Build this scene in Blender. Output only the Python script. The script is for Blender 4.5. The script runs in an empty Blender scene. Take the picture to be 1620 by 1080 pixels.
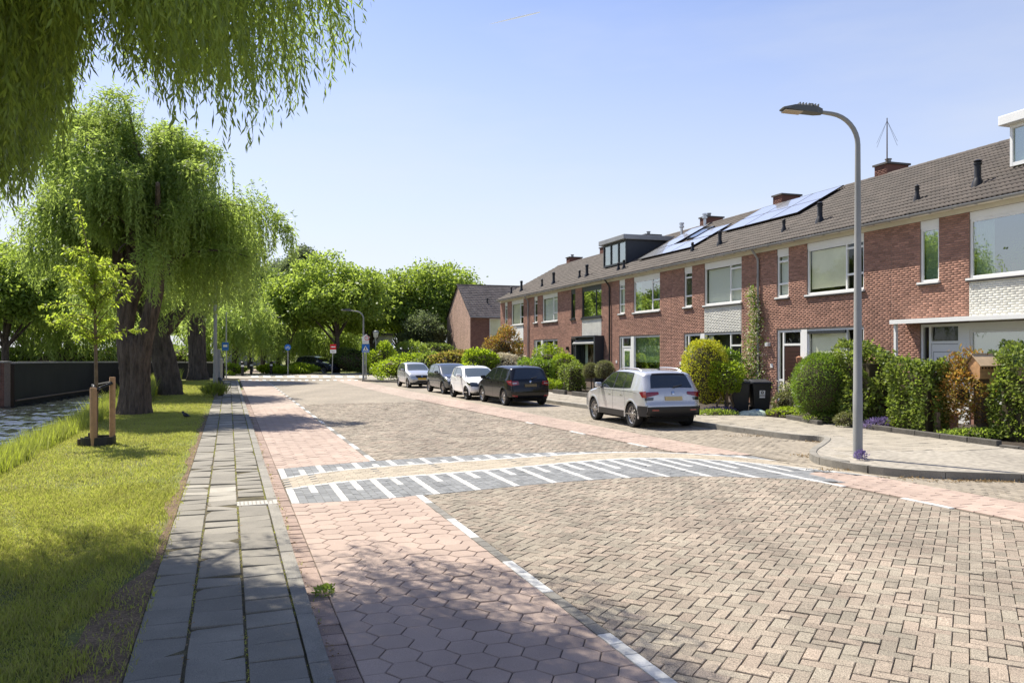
import bpy, math, random
import numpy as np
from mathutils import Vector, Matrix, Euler

random.seed(7)
RNG = np.random.default_rng(7)
S = bpy.context.scene
COL = S.collection
R = math.radians

# ------------------------------------------------------------------ camera, sky, sun, exposure
FPX, CX, CY, EYE = 1280.0, 810.0, 557.0, 2.0     # focal length and horizon in photo pixels, eye height in metres
cam_d = bpy.data.cameras.new('camera')
cam = bpy.data.objects.new('camera', cam_d)
COL.objects.link(cam)
cam.location = (0, 0, EYE)
cam.rotation_euler = (R(90), 0, 0)
cam_d.sensor_width = 36
cam_d.lens = FPX / 1620 * 36
cam_d.shift_y = (CY - 540) / 1620
cam_d.clip_start = 0.1
cam_d.clip_end = 3000
S.camera = cam

SUN_AZ, SUN_EL = R(-45), R(56)                    # azimuth measured from +Y towards +X
sun_dir = Vector((math.sin(SUN_AZ) * math.cos(SUN_EL), math.cos(SUN_AZ) * math.cos(SUN_EL), math.sin(SUN_EL)))
sun_d = bpy.data.lights.new('sun', 'SUN')
sun_d.energy = 5.0
sun_d.angle = R(0.53)
sun_d.color = (1.0, 0.94, 0.83)
sun = bpy.data.objects.new('sun', sun_d)
COL.objects.link(sun)
sun.location = (-30, 40, 60)
sun.rotation_euler = sun_dir.to_track_quat('Z', 'Y').to_euler()

world = bpy.data.worlds.new('World')
S.world = world
world.use_nodes = True
wn, wl = world.node_tree.nodes, world.node_tree.links
wn.clear()
wo = wn.new('ShaderNodeOutputWorld')
bg = wn.new('ShaderNodeBackground')
sky = wn.new('ShaderNodeTexSky')
sky.sky_type = 'NISHITA'
sky.sun_disc = False
sky.sun_elevation = SUN_EL
sky.sun_rotation = SUN_AZ
sky.altitude = 0
sky.air_density = 1.0
sky.dust_density = 0.6
sky.ozone_density = 1.6
bg.inputs['Strength'].default_value = 0.088
# a thin veil of high cloud, whiter towards the horizon
tc = wn.new('ShaderNodeTexCoord')
sep = wn.new('ShaderNodeSeparateXYZ')
wl.new(tc.outputs['Generated'], sep.inputs[0])
mp = wn.new('ShaderNodeMapping')
mp.inputs['Scale'].default_value = (1.0, 1.4, 4.5)
mp.inputs['Rotation'].default_value = (0.1, 0.25, 0.3)
wl.new(tc.outputs['Generated'], mp.inputs[0])
nz = wn.new('ShaderNodeTexNoise')
nz.inputs['Scale'].default_value = 2.2
nz.inputs['Detail'].default_value = 7
nz.inputs['Roughness'].default_value = 0.55
wl.new(mp.outputs[0], nz.inputs['Vector'])
rmp = wn.new('ShaderNodeMapRange')
rmp.inputs['From Min'].default_value = 0.42
rmp.inputs['From Max'].default_value = 0.75
rmp.inputs['To Min'].default_value = 0.0
rmp.inputs['To Max'].default_value = 0.55
wl.new(nz.outputs['Fac'], rmp.inputs['Value'])
hor = wn.new('ShaderNodeMapRange')
hor.inputs['From Min'].default_value = 0.0
hor.inputs['From Max'].default_value = 0.46
hor.inputs['To Min'].default_value = 0.88
hor.inputs['To Max'].default_value = -0.08
wl.new(sep.outputs['Z'], hor.inputs['Value'])
mx = wn.new('ShaderNodeMath')
mx.operation = 'MAXIMUM'
mul = wn.new('ShaderNodeMath')
mul.operation = 'MULTIPLY_ADD'
wl.new(rmp.outputs[0], mul.inputs[0])
mul.inputs[1].default_value = 0.42
wl.new(hor.outputs[0], mul.inputs[2])
mul.use_clamp = True
mixc = wn.new('ShaderNodeMix')
mixc.data_type = 'RGBA'
wl.new(mul.outputs[0], mixc.inputs['Factor'])
tint = wn.new('ShaderNodeMix')
tint.data_type = 'RGBA'
tint.blend_type = 'MULTIPLY'
tint.inputs['Factor'].default_value = 1.0
wl.new(sky.outputs[0], tint.inputs['A'])
tint.inputs['B'].default_value = (1.14, 1.06, 1.20, 1)
wl.new(tint.outputs['Result'], mixc.inputs['A'])
mixc.inputs['B'].default_value = (5.3, 5.5, 5.75, 1)
wl.new(mixc.outputs['Result'], bg.inputs['Color'])
wl.new(bg.outputs[0], wo.inputs[0])

S.view_settings.view_transform = 'Standard'
S.view_settings.look = 'None'
S.view_settings.exposure = 0.85
S.view_settings.gamma = 1.0
S.render.engine = 'CYCLES'
S.cycles.use_denoising = True
S.cycles.max_bounces = 8
S.cycles.transparent_max_bounces = 16

# ------------------------------------------------------------------ frames and helpers
SU = Vector((-0.3305, 0.9438, 0))      # along the street, away from the camera
SN = Vector((0.9438, 0.3305, 0))       # across the street, to the right
HU = Vector((-0.3084, 0.9512, 0))      # along the house row
HN = Vector((0.9512, 0.3084, 0))       # into the houses
HT = 18.1                              # distance of the facade line


def st(s, t, z=0.0):
    v = SU * s + SN * t
    return Vector((v.x, v.y, z))


def hs(s, t, z=0.0):
    v = HU * s + HN * t
    return Vector((v.x, v.y, z))


def ground_at(px, py, z=0.0):
    d = FPX * (EYE - z) / (py - CY)
    return Vector(((px - CX) / FPX * d, d, z))


def to_st(p):
    return p.x * SU.x + p.y * SU.y, p.x * SN.x + p.y * SN.y


def tag(o, label=None, cat=None, group=None, kind=None):
    if label: o['label'] = label
    if cat: o['category'] = cat
    if group: o['group'] = group
    if kind: o['kind'] = kind
    return o


def empty(name, loc=(0, 0, 0), rz=0.0):
    o = bpy.data.objects.new(name, None)
    o.empty_display_size = 0.3
    o.location = loc
    o.rotation_euler = (0, 0, rz)
    COL.objects.link(o)
    return o


def link(name, me, parent=None, loc=None, rot=None):
    o = bpy.data.objects.new(name, me)
    if loc is not None: o.location = loc
    if rot is not None: o.rotation_euler = rot
    if parent is not None: o.parent = parent
    COL.objects.link(o)
    return o


def copy_tree(o, parent=None):
    c = o.copy()
    COL.objects.link(c)
    c.parent = parent
    for ch in [x for x in o.children]:
        copy_tree(ch, c)
    return c


def mesh_np(name, V, Fq, mat, smooth=False):
    """V (N,3), Fq (M,k) with one k for all faces."""
    me = bpy.data.meshes.new(name)
    V = np.ascontiguousarray(V, dtype=np.float32)
    Fq = np.ascontiguousarray(Fq, dtype=np.int32)
    m, k = Fq.shape
    me.vertices.add(len(V))
    me.vertices.foreach_set('co', V.ravel())
    me.loops.add(m * k)
    me.loops.foreach_set('vertex_index', Fq.ravel())
    me.polygons.add(m)
    me.polygons.foreach_set('loop_start', np.arange(0, m * k, k, dtype=np.int32))
    me.polygons.foreach_set('loop_total', np.full(m, k, dtype=np.int32))
    if smooth:
        me.polygons.foreach_set('use_smooth', np.ones(m, dtype=bool))
    me.update(calc_edges=True)
    me.materials.append(mat)
    return me


class MB:
    def __init__(self):
        self.v, self.f, self.mi = [], [], []
        self.mat = 0

    def add(self, verts, faces):
        b = len(self.v)
        self.v += [tuple(p) for p in verts]
        for f in faces:
            self.f.append([i + b for i in f])
            self.mi.append(self.mat)

    def box(self, x0, x1, y0, y1, z0, z1, M=None):
        vs = [Vector((x, y, z)) for z in (z0, z1) for y in (y0, y1) for x in (x0, x1)]
        if M is not None: vs = [M @ p for p in vs]
        self.add(vs, [(0, 2, 3, 1), (4, 5, 7, 6), (0, 1, 5, 4), (2, 6, 7, 3), (0, 4, 6, 2), (1, 3, 7, 5)])
        return self

    def quad(self, a, b, c, d):
        self.add([a, b, c, d], [(0, 1, 2, 3)])
        return self

    def tube(self, pts, rad, n=8, cap=True):
        pts = [Vector(p) for p in pts]
        if not isinstance(rad, (list, tuple)): rad = [rad] * len(pts)
        vs, fs = [], []
        up = None
        for i, p in enumerate(pts):
            a = pts[max(i - 1, 0)]; b = pts[min(i + 1, len(pts) - 1)]
            d = (b - a).normalized()
            if up is None:
                up = d.orthogonal().normalized()
            side = d.cross(up)
            if side.length < 1e-6: side = d.orthogonal()
            side.normalize()
            up = side.cross(d).normalized()
            for k in range(n):
                an = 2 * math.pi * k / n
                vs.append(p + (side * math.cos(an) + up * math.sin(an)) * rad[i])
        for i in range(len(pts) - 1):
            for k in range(n):
                k2 = (k + 1) % n
                fs.append((i * n + k, i * n + k2, (i + 1) * n + k2, (i + 1) * n + k))
        if cap:
            fs.append(tuple(reversed(range(n))))
            fs.append(tuple(range((len(pts) - 1) * n, len(pts) * n)))
        self.add(vs, fs)
        return self

    def lathe(self, prof, n=16, c=(0, 0, 0), axis='z'):
        vs, fs = [], []
        for r, h in prof:
            for k in range(n):
                a = 2 * math.pi * k / n
                if axis == 'z': vs.append((c[0] + r * math.cos(a), c[1] + r * math.sin(a), c[2] + h))
                elif axis == 'y': vs.append((c[0] + r * math.cos(a), c[1] + h, c[2] + r * math.sin(a)))
                else: vs.append((c[0] + h, c[1] + r * math.cos(a), c[2] + r * math.sin(a)))
        for i in range(len(prof) - 1):
            for k in range(n):
                k2 = (k + 1) % n
                fs.append((i * n + k, i * n + k2, (i + 1) * n + k2, (i + 1) * n + k))
        fs.append(tuple(reversed(range(n))))
        fs.append(tuple(range((len(prof) - 1) * n, len(prof) * n)))
        self.add(vs, fs)
        return self

    def mesh(self, name, mats, smooth=False):
        me = bpy.data.meshes.new(name)
        me.from_pydata(self.v, [], self.f)
        if not isinstance(mats, (list, tuple)): mats = [mats]
        for m in mats: me.materials.append(m)
        if len(mats) > 1: me.polygons.foreach_set('material_index', self.mi)
        if smooth: me.polygons.foreach_set('use_smooth', [True] * len(me.polygons))
        me.update()
        return me

    def build(self, name, mats, parent=None, smooth=False, bevel=0.0, loc=None, rot=None, sub=0):
        o = link(name, self.mesh(name, mats, smooth), parent, loc, rot)
        if bevel:
            b = o.modifiers.new('bevel', 'BEVEL'); b.width = bevel; b.segments = 2; b.limit_method = 'ANGLE'
        if smooth and not sub:
            e = o.modifiers.new('edges', 'EDGE_SPLIT'); e.split_angle = R(40)
        if sub:
            e = o.modifiers.new('sub', 'SUBSURF'); e.levels = sub; e.render_levels = sub
        return o


# ------------------------------------------------------------------ materials
MATS = {}


def mat(name, col, rough=0.7, isl=0.0, noise=None, bump=None, metal=0.0, spec=0.4, coat=0.0, col2=None, speck=None, coord='pos', hue=0.0, streak=0.0, stretch=0.0):
    """Principled with per-piece value variation (isl), large soft stains (noise = (scale, amount)), a speckle (scale, amount),
    and fine relief (bump = (scale, strength, distance))."""
    m = bpy.data.materials.new(name)
    m.use_nodes = True
    nt = m.node_tree; N, L = nt.nodes, nt.links
    p = N['Principled BSDF']
    p.inputs['Roughness'].default_value = rough
    p.inputs['Metallic'].default_value = metal
    p.inputs['Specular IOR Level'].default_value = spec
    p.inputs['Coat Weight'].default_value = coat
    p.inputs['Coat Roughness'].default_value = 0.04
    geo = N.new('ShaderNodeNewGeometry')
    if coord == 'pos':
        vec = geo.outputs['Position']
    else:
        t = N.new('ShaderNodeTexCoord'); vec = t.outputs['Object']
    if stretch:
        mps = N.new('ShaderNodeMapping'); mps.inputs['Scale'].default_value = (1, 1, stretch); L.new(vec, mps.inputs[0]); vec = mps.outputs[0]
    cur = None
    rgb = N.new('ShaderNodeRGB'); rgb.outputs[0].default_value = (*col, 1)
    cur = rgb.outputs[0]

    def rnd():
        oi = N.new('ShaderNodeObjectInfo')
        a = N.new('ShaderNodeMath'); a.operation = 'ADD'
        L.new(geo.outputs['Random Per Island'], a.inputs[0]); L.new(oi.outputs['Random'], a.inputs[1])
        fr = N.new('ShaderNodeMath'); fr.operation = 'FRACT'; L.new(a.outputs[0], fr.inputs[0])
        return fr.outputs[0]
    rv = rnd() if (isl or col2 or hue) else None
    if col2:
        mm = N.new('ShaderNodeMix'); mm.data_type = 'RGBA'
        rr = N.new('ShaderNodeMath'); rr.operation = 'MULTIPLY'; rr.inputs[1].default_value = 7.31
        L.new(rv, rr.inputs[0])
        ff = N.new('ShaderNodeMath'); ff.operation = 'FRACT'; L.new(rr.outputs[0], ff.inputs[0])
        L.new(ff.outputs[0], mm.inputs['Factor'])
        L.new(cur, mm.inputs['A']); mm.inputs['B'].default_value = (*col2, 1)
        cur = mm.outputs['Result']

    def scale_by(sock, lo, hi, fmin=0.0, fmax=1.0):
        nonlocal cur
        mr = N.new('ShaderNodeMapRange')
        mr.inputs['From Min'].default_value = fmin; mr.inputs['From Max'].default_value = fmax
        mr.inputs['To Min'].default_value = lo; mr.inputs['To Max'].default_value = hi
        L.new(sock, mr.inputs['Value'])
        mm = N.new('ShaderNodeMix'); mm.data_type = 'RGBA'; mm.blend_type = 'MULTIPLY'
        mm.inputs['Factor'].default_value = 1
        L.new(cur, mm.inputs['A']); L.new(mr.outputs[0], mm.inputs['B'])
        cur = mm.outputs['Result']
    if isl: scale_by(rv, 1 - isl, 1 + isl)
    if noise:
        n = N.new('ShaderNodeTexNoise'); n.inputs['Scale'].default_value = noise[0]; n.inputs['Detail'].default_value = 5
        n.inputs['Roughness'].default_value = 0.6
        L.new(vec, n.inputs['Vector'])
        scale_by(n.outputs['Fac'], 1 - noise[1], 1 + noise[1], 0.3, 0.7)
    if streak:                                            # wheel-worn bands along the street
        mpg = N.new('ShaderNodeMapping'); mpg.vector_type = 'POINT'; mpg.inputs['Rotation'].default_value = (0, 0, R(-19.3)); mpg.inputs['Scale'].default_value = (1.0, 0.07, 1)
        L.new(vec, mpg.inputs[0])
        n = N.new('ShaderNodeTexNoise'); n.inputs['Scale'].default_value = 0.9; n.inputs['Detail'].default_value = 3
        L.new(mpg.outputs[0], n.inputs['Vector'])
        scale_by(n.outputs['Fac'], 1 - streak, 1 + streak, 0.3, 0.7)
    if speck:
        n = N.new('ShaderNodeTexNoise'); n.inputs['Scale'].default_value = speck[0]; n.inputs['Detail'].default_value = 2
        L.new(vec, n.inputs['Vector'])
        scale_by(n.outputs['Fac'], 1 - speck[1], 1 + speck[1], 0.3, 0.7)
    L.new(cur, p.inputs['Base Color'])
    if bump:
        n = N.new('ShaderNodeTexNoise'); n.inputs['Scale'].default_value = bump[0]; n.inputs['Detail'].default_value = 4
        L.new(vec, n.inputs['Vector'])
        b = N.new('ShaderNodeBump'); b.inputs['Strength'].default_value = bump[1]; b.inputs['Distance'].default_value = bump[2] if len(bump) > 2 else 0.01
        L.new(n.outputs['Fac'], b.inputs['Height']); L.new(b.outputs[0], p.inputs['Normal'])
    MATS[name] = m
    return m


def leaf_mat(name, col, tr, var=0.35, tfac=0.45, col2=None):
    m = bpy.data.materials.new(name)
    m.use_nodes = True
    nt = m.node_tree; N, L = nt.nodes, nt.links
    N.clear()
    out = N.new('ShaderNodeOutputMaterial')
    geo = N.new('ShaderNodeNewGeometry')
    oi = N.new('ShaderNodeObjectInfo')
    n = N.new('ShaderNodeTexNoise'); n.inputs['Scale'].default_value = 0.9; n.inputs['Detail'].default_value = 2
    L.new(geo.outputs['Position'], n.inputs['Vector'])
    ad = N.new('ShaderNodeMath'); ad.operation = 'MULTIPLY_ADD'
    L.new(geo.outputs['Random Per Island'], ad.inputs[0]); ad.inputs[1].default_value = 0.7
    sb = N.new('ShaderNodeMath'); sb.operation = 'MULTIPLY_ADD'
    L.new(n.outputs['Fac'], sb.inputs[0]); sb.inputs[1].default_value = 0.9; sb.inputs[2].default_value = -0.3
    L.new(sb.outputs[0], ad.inputs[2])
    mr = N.new('ShaderNodeMapRange'); mr.inputs['To Min'].default_value = 1 - var; mr.inputs['To Max'].default_value = 1 + var
    L.new(ad.outputs[0], mr.inputs['Value'])

    def tinted(c, c2):
        r = N.new('ShaderNodeRGB'); r.outputs[0].default_value = (*c, 1)
        cur = r.outputs[0]
        if c2:
            mm = N.new('ShaderNodeMix'); mm.data_type = 'RGBA'
            fr = N.new('ShaderNodeMath'); fr.operation = 'MULTIPLY'; fr.inputs[1].default_value = 5.7
            L.new(geo.outputs['Random Per Island'], fr.inputs[0])
            f2 = N.new('ShaderNodeMath'); f2.operation = 'FRACT'; L.new(fr.outputs[0], f2.inputs[0])
            L.new(f2.outputs[0], mm.inputs['Factor']); L.new(cur, mm.inputs['A']); mm.inputs['B'].default_value = (*c2, 1)
            cur = mm.outputs['Result']
        mm = N.new('ShaderNodeMix'); mm.data_type = 'RGBA'; mm.blend_type = 'MULTIPLY'; mm.inputs['Factor'].default_value = 1
        L.new(cur, mm.inputs['A']); L.new(mr.outputs[0], mm.inputs['B'])
        return mm.outputs['Result']
    d = N.new('ShaderNodeBsdfPrincipled'); d.inputs['Roughness'].default_value = 0.5; d.inputs['Specular IOR Level'].default_value = 0.3
    t = N.new('ShaderNodeBsdfTranslucent')
    L.new(tinted(col, col2), d.inputs['Base Color'])
    L.new(tinted(tr, tuple(min(1, x * 2.2) for x in col2) if col2 else None), t.inputs['Color'])
    ms = N.new('ShaderNodeMixShader'); ms.inputs[0].default_value = tfac
    L.new(d.outputs[0], ms.inputs[1]); L.new(t.outputs[0], ms.inputs[2])
    L.new(ms.outputs[0], out.inputs[0])
    MATS[name] = m
    return m


def glass_mat(name, tintc=(0.75, 0.85, 0.8), refl=0.12, rough=0.01):
    m = bpy.data.materials.new(name)
    m.use_nodes = True
    nt = m.node_tree; N, L = nt.nodes, nt.links
    N.clear()
    out = N.new('ShaderNodeOutputMaterial')
    tr = N.new('ShaderNodeBsdfTransparent'); tr.inputs[0].default_value = (*tintc, 1)
    gl = N.new('ShaderNodeBsdfGlossy'); gl.inputs['Roughness'].default_value = rough; gl.inputs['Color'].default_value = (0.95, 1, 0.97, 1)
    fr = N.new('ShaderNodeFresnel'); fr.inputs['IOR'].default_value = 1.55
    ad = N.new('ShaderNodeMath'); ad.operation = 'ADD'; ad.inputs[1].default_value = refl; ad.use_clamp = True
    L.new(fr.outputs[0], ad.inputs[0])
    gb_ = N.new('ShaderNodeNewGeometry')
    iv = N.new('ShaderNodeMath'); iv.operation = 'SUBTRACT'; iv.inputs[0].default_value = 1.0; L.new(gb_.outputs['Backfacing'], iv.inputs[1])
    ml = N.new('ShaderNodeMath'); ml.operation = 'MULTIPLY'; L.new(ad.outputs[0], ml.inputs[0]); L.new(iv.outputs[0], ml.inputs[1])
    ms = N.new('ShaderNodeMixShader')
    L.new(ml.outputs[0], ms.inputs[0]); L.new(tr.outputs[0], ms.inputs[1]); L.new(gl.outputs[0], ms.inputs[2])
    L.new(ms.outputs[0], out.inputs[0])
    MATS[name] = m
    return m


mat('soil_sand', (0.105, 0.086, 0.062), 0.95, noise=(3, 0.35), speck=(90, 0.5))
mat('joint_moss', (0.075, 0.062, 0.03), 0.95, noise=(6, 0.5), speck=(120, 0.6))
mat('paver', (0.232, 0.203, 0.156), 0.88, isl=0.17, noise=(1.0, 0.16), speck=(120, 0.6), streak=0.16, bump=(160, 0.5, 0.004), col2=(0.255, 0.205, 0.158))
mat('parking_paver', (0.25, 0.215, 0.165), 0.85, isl=0.14, noise=(1.1, 0.14), speck=(150, 0.35), bump=(160, 0.4, 0.004))
mat('red_hex', (0.345, 0.262, 0.212), 0.85, streak=0.10, isl=0.08, noise=(1.6, 0.10), speck=(190, 0.2), bump=(200, 0.3, 0.003))
mat('clinker', (0.27, 0.195, 0.155), 0.85, isl=0.16, noise=(4, 0.15), speck=(140, 0.3), bump=(120, 0.4, 0.004))
mat('slab', (0.205, 0.188, 0.155), 0.88, isl=0.12, noise=(2.2, 0.16), speck=(170, 0.28), bump=(150, 0.5, 0.003))
mat('slab_pale', (0.32, 0.295, 0.245), 0.88, isl=0.12, noise=(4, 0.12), speck=(170, 0.2), bump=(150, 0.4, 0.003))
mat('right_slab', (0.29, 0.258, 0.205), 0.88, isl=0.10, noise=(0.8, 0.16), speck=(120, 0.2), bump=(120, 0.4, 0.003))
mat('kerb', (0.215, 0.20, 0.17), 0.88, isl=0.12, noise=(3, 0.22), speck=(120, 0.3), bump=(90, 0.5, 0.004))
mat('white_stone', (0.47, 0.465, 0.44), 0.75, isl=0.10, noise=(4, 0.16), speck=(90, 0.08), bump=(120, 0.3, 0.003))
mat('grey_stone', (0.175, 0.18, 0.18), 0.8, isl=0.14, noise=(3, 0.12), speck=(150, 0.2), bump=(120, 0.4, 0.003))
mat('grey_edge_stone', (0.165, 0.155, 0.135), 0.85, isl=0.1, noise=(3, 0.12), speck=(160, 0.35), bump=(120, 0.4, 0.003))
mat('tan_stone', (0.355, 0.305, 0.23), 0.85, isl=0.08, noise=(2, 0.08), speck=(170, 0.18), bump=(120, 0.4, 0.003))
mat('steel_grey', (0.33, 0.335, 0.33), 0.42, noise=(3, 0.08), metal=0.35, bump=(60, 0.05))
mat('lamp_post_grey', (0.27, 0.27, 0.255), 0.5, noise=(1.2, 0.12), metal=0.1)
mat('lamp_head_grey', (0.10, 0.105, 0.10), 0.5)
mat('lamp_glass', (0.45, 0.38, 0.28), 0.2, spec=0.6)
mat('brick', (0.285, 0.150, 0.106), 0.9, isl=0.22, noise=(0.45, 0.22), speck=(60, 0.18), bump=(60, 0.5, 0.006), col2=(0.36, 0.195, 0.14), coord='obj')
mat('mortar', (0.21, 0.155, 0.125), 0.95, noise=(8, 0.15), bump=(80, 0.3))
mat('painted_brick', (0.60, 0.585, 0.52), 0.75, isl=0.07, noise=(1.6, 0.08), bump=(35, 0.6, 0.008), coord='obj')
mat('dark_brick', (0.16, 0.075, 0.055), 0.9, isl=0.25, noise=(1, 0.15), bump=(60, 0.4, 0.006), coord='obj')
mat('sunlit_gable_brick', (0.55, 0.37, 0.29), 0.9, isl=0.2, noise=(1, 0.12), bump=(60, 0.4, 0.006), coord='obj')  # gable brick lightened, sunlight put into its colour
mat('roof_tile', (0.058, 0.045, 0.036), 0.75, isl=0.22, noise=(0.7, 0.18), speck=(25, 0.15), bump=(40, 0.35, 0.006), col2=(0.076, 0.060, 0.049), coord='obj')
mat('far_roof_tile', (0.25, 0.205, 0.17), 0.75, isl=0.2, noise=(0.7, 0.15), coord='obj')
mat('roof_under', (0.04, 0.035, 0.03), 0.9)
mat('white_paint', (0.78, 0.775, 0.74), 0.35, noise=(2.5, 0.03), spec=0.5)
mat('cream_paint', (0.64, 0.60, 0.50), 0.5, noise=(2.5, 0.06))
mat('dark_paint', (0.030, 0.033, 0.036), 0.4, noise=(3, 0.1))
mat('dark_cladding', (0.035, 0.040, 0.048), 0.45, noise=(2, 0.08))
mat('sill_stone', (0.10, 0.09, 0.08), 0.6)
mat('blind_green', (0.80, 0.79, 0.62), 0.8, noise=(1.4, 0.08))
mat('net_curtain', (0.74, 0.77, 0.74), 0.85)
mat('room_dark', (0.055, 0.055, 0.05), 0.9)
mat('door_brown', (0.045, 0.018, 0.013), 0.4)
mat('black_plastic', (0.014, 0.014, 0.015), 0.45)
mat('bin_plastic', (0.020, 0.021, 0.024), 0.5, noise=(5, 0.2))
mat('zinc', (0.30, 0.30, 0.295), 0.5, noise=(2, 0.15), metal=0.4)
mat('solar_cell', (0.62, 0.63, 0.64), 0.25, spec=1.0, coat=1.0, metal=0.6)  # pale metallic base puts the sky's glare into the cell colour
mat('aluminium', (0.55, 0.55, 0.55), 0.3, metal=0.9)
mat('pine_wood', (0.42, 0.24, 0.115), 0.7, isl=0.1, noise=(9, 0.2), bump=(40, 0.3, 0.004), coord='obj')
mat('weathered_wood', (0.15, 0.105, 0.07), 0.85, isl=0.1, noise=(7, 0.25), bump=(40, 0.5, 0.006), coord='obj')
mat('pale_wood', (0.52, 0.38, 0.24), 0.7, isl=0.08, noise=(9, 0.12), coord='obj')
mat('soil', (0.045, 0.033, 0.022), 0.95, noise=(3, 0.4), bump=(30, 0.8, 0.03))
mat('garden_edge', (0.085, 0.078, 0.066), 0.9, isl=0.15, noise=(5, 0.25), speck=(80, 0.3), bump=(50, 0.7, 0.01))
mat('black_wall', (0.016, 0.0145, 0.0135), 0.7, noise=(0.8, 0.35), bump=(20, 0.3, 0.01))
mat('wall_cap', (0.30, 0.285, 0.25), 0.8, isl=0.1, noise=(2, 0.15))
mat('iron', (0.06, 0.06, 0.06), 0.6, metal=0.5)
mat('grate_pale', (0.36, 0.345, 0.31), 0.7, noise=(20, 0.15))
mat('tyre', (0.013, 0.013, 0.013), 0.75)
mat('rim', (0.42, 0.41, 0.40), 0.3, metal=0.85)
mat('car_glass', (0.012, 0.016, 0.017), 0.03, spec=0.9, coat=0.6)
mat('car_glass_clear', (0.05, 0.065, 0.06), 0.03, spec=0.9, coat=0.6)
mat('tail_red', (0.20, 0.004, 0.008), 0.12, spec=0.8, coat=0.7)
mat('lamp_clear', (0.42, 0.44, 0.46), 0.08, spec=0.9, metal=0.4, coat=0.5)
mat('plate_yellow', (0.72, 0.46, 0.05), 0.45)
mat('plate_faded', (0.50, 0.40, 0.20), 0.45)
mat('plate_dim', (0.16, 0.12, 0.05), 0.45)
mat('paint_silver_white', (0.56, 0.56, 0.555), 0.26, metal=0.5, coat=0.9)
mat('paint_black', (0.006, 0.006, 0.007), 0.22, coat=0.45, spec=0.3)
mat('paint_white', (0.80, 0.80, 0.79), 0.25, coat=0.9)
mat('paint_dark_grey', (0.035, 0.040, 0.045), 0.22, metal=0.4, coat=1.0)
mat('paint_silver', (0.52, 0.53, 0.54), 0.26, metal=0.45, coat=0.9)
mat('paint_navy', (0.02, 0.025, 0.045), 0.22, metal=0.2, coat=1.0)
mat('chrome', (0.6, 0.6, 0.6), 0.12, metal=1.0)
mat('gap', (0.006, 0.006, 0.006), 0.8)
mat('sign_blue', (0.015, 0.13, 0.46), 0.35)
mat('sign_red', (0.55, 0.012, 0.02), 0.35)
mat('sign_white', (0.78, 0.78, 0.76), 0.35)
mat('sign_black', (0.012, 0.012, 0.012), 0.5)
mat('bark', (0.112, 0.083, 0.060), 0.95, noise=(11, 0.55), bump=(12, 1.0, 0.12), stretch=0.16)
mat('bark_grey', (0.088, 0.070, 0.054), 0.95, noise=(9, 0.5), bump=(10, 1.0, 0.10), stretch=0.18)
mat('bark_young', (0.16, 0.11, 0.065), 0.85, noise=(9, 0.3), bump=(30, 0.4, 0.01))
mat('twig', (0.06, 0.048, 0.025), 0.9)
mat('bird_black', (0.012, 0.012, 0.014), 0.5)
mat('bag_film', (0.42, 0.50, 0.42), 0.35, noise=(7, 0.4))
mat('lantern_glass', (0.55, 0.56, 0.48), 0.3)
mat('terracotta', (0.32, 0.15, 0.08), 0.8)
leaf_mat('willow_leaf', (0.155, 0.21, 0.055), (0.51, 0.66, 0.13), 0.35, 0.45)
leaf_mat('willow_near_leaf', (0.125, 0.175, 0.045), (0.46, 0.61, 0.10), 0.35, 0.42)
leaf_mat('young_leaf', (0.17, 0.25, 0.03), (0.62, 0.80, 0.07), 0.3, 0.5, col2=(0.20, 0.23, 0.035))
leaf_mat('plane_leaf', (0.145, 0.205, 0.038), (0.48, 0.62, 0.09), 0.35, 0.45)
leaf_mat('dark_leaf', (0.075, 0.11, 0.03), (0.26, 0.36, 0.06), 0.35, 0.4)
leaf_mat('mid_leaf', (0.125, 0.185, 0.036), (0.46, 0.60, 0.08), 0.35, 0.42)
leaf_mat('grey_leaf', (0.10, 0.13, 0.065), (0.25, 0.32, 0.12), 0.35, 0.4)
leaf_mat('hedge_leaf', (0.08, 0.145, 0.02), (0.32, 0.48, 0.04), 0.4, 0.35)
leaf_mat('ivy_leaf', (0.075, 0.12, 0.022), (0.30, 0.42, 0.04), 0.45, 0.38, col2=(0.15, 0.18, 0.04))
leaf_mat('bright_leaf', (0.15, 0.22, 0.018), (0.52, 0.68, 0.04), 0.3, 0.4)
leaf_mat('gold_leaf', (0.50, 0.45, 0.02), (0.75, 0.68, 0.04), 0.3, 0.4, col2=(0.22, 0.27, 0.025))
leaf_mat('photinia_leaf', (0.26, 0.12, 0.035), (0.60, 0.27, 0.06), 0.4, 0.4, col2=(0.20, 0.20, 0.035))
leaf_mat('tip_leaf', (0.17, 0.19, 0.03), (0.45, 0.5, 0.06), 0.4, 0.4, col2=(0.24, 0.15, 0.05))
leaf_mat('topiary_leaf', (0.20, 0.20, 0.085), (0.25, 0.28, 0.08), 0.4, 0.3)
leaf_mat('white_petal', (0.68, 0.62, 0.47), (0.6, 0.55, 0.4), 0.25, 0.3)
leaf_mat('purple_petal', (0.17, 0.14, 0.27), (0.3, 0.22, 0.5), 0.3, 0.3)
leaf_mat('lawn_blade', (0.25, 0.28, 0.042), (0.60, 0.69, 0.08), 0.35, 0.4, col2=(0.26, 0.24, 0.08))
leaf_mat('bank_blade', (0.19, 0.25, 0.03), (0.60, 0.70, 0.06), 0.35, 0.45, col2=(0.14, 0.15, 0.05))
leaf_mat('dry_leaf', (0.30, 0.21, 0.10), (0.3, 0.2, 0.08), 0.4, 0.2)
glass_mat('window_glass', (0.93, 0.94, 0.91), 0.0)
glass_mat('window_glass_strong', (0.62, 0.70, 0.66), 0.30)

# ------------------------------------------------------------------ ground, lawn, canal
BANK = -3.75                                     # street coordinate t of the top of the bank


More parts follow.
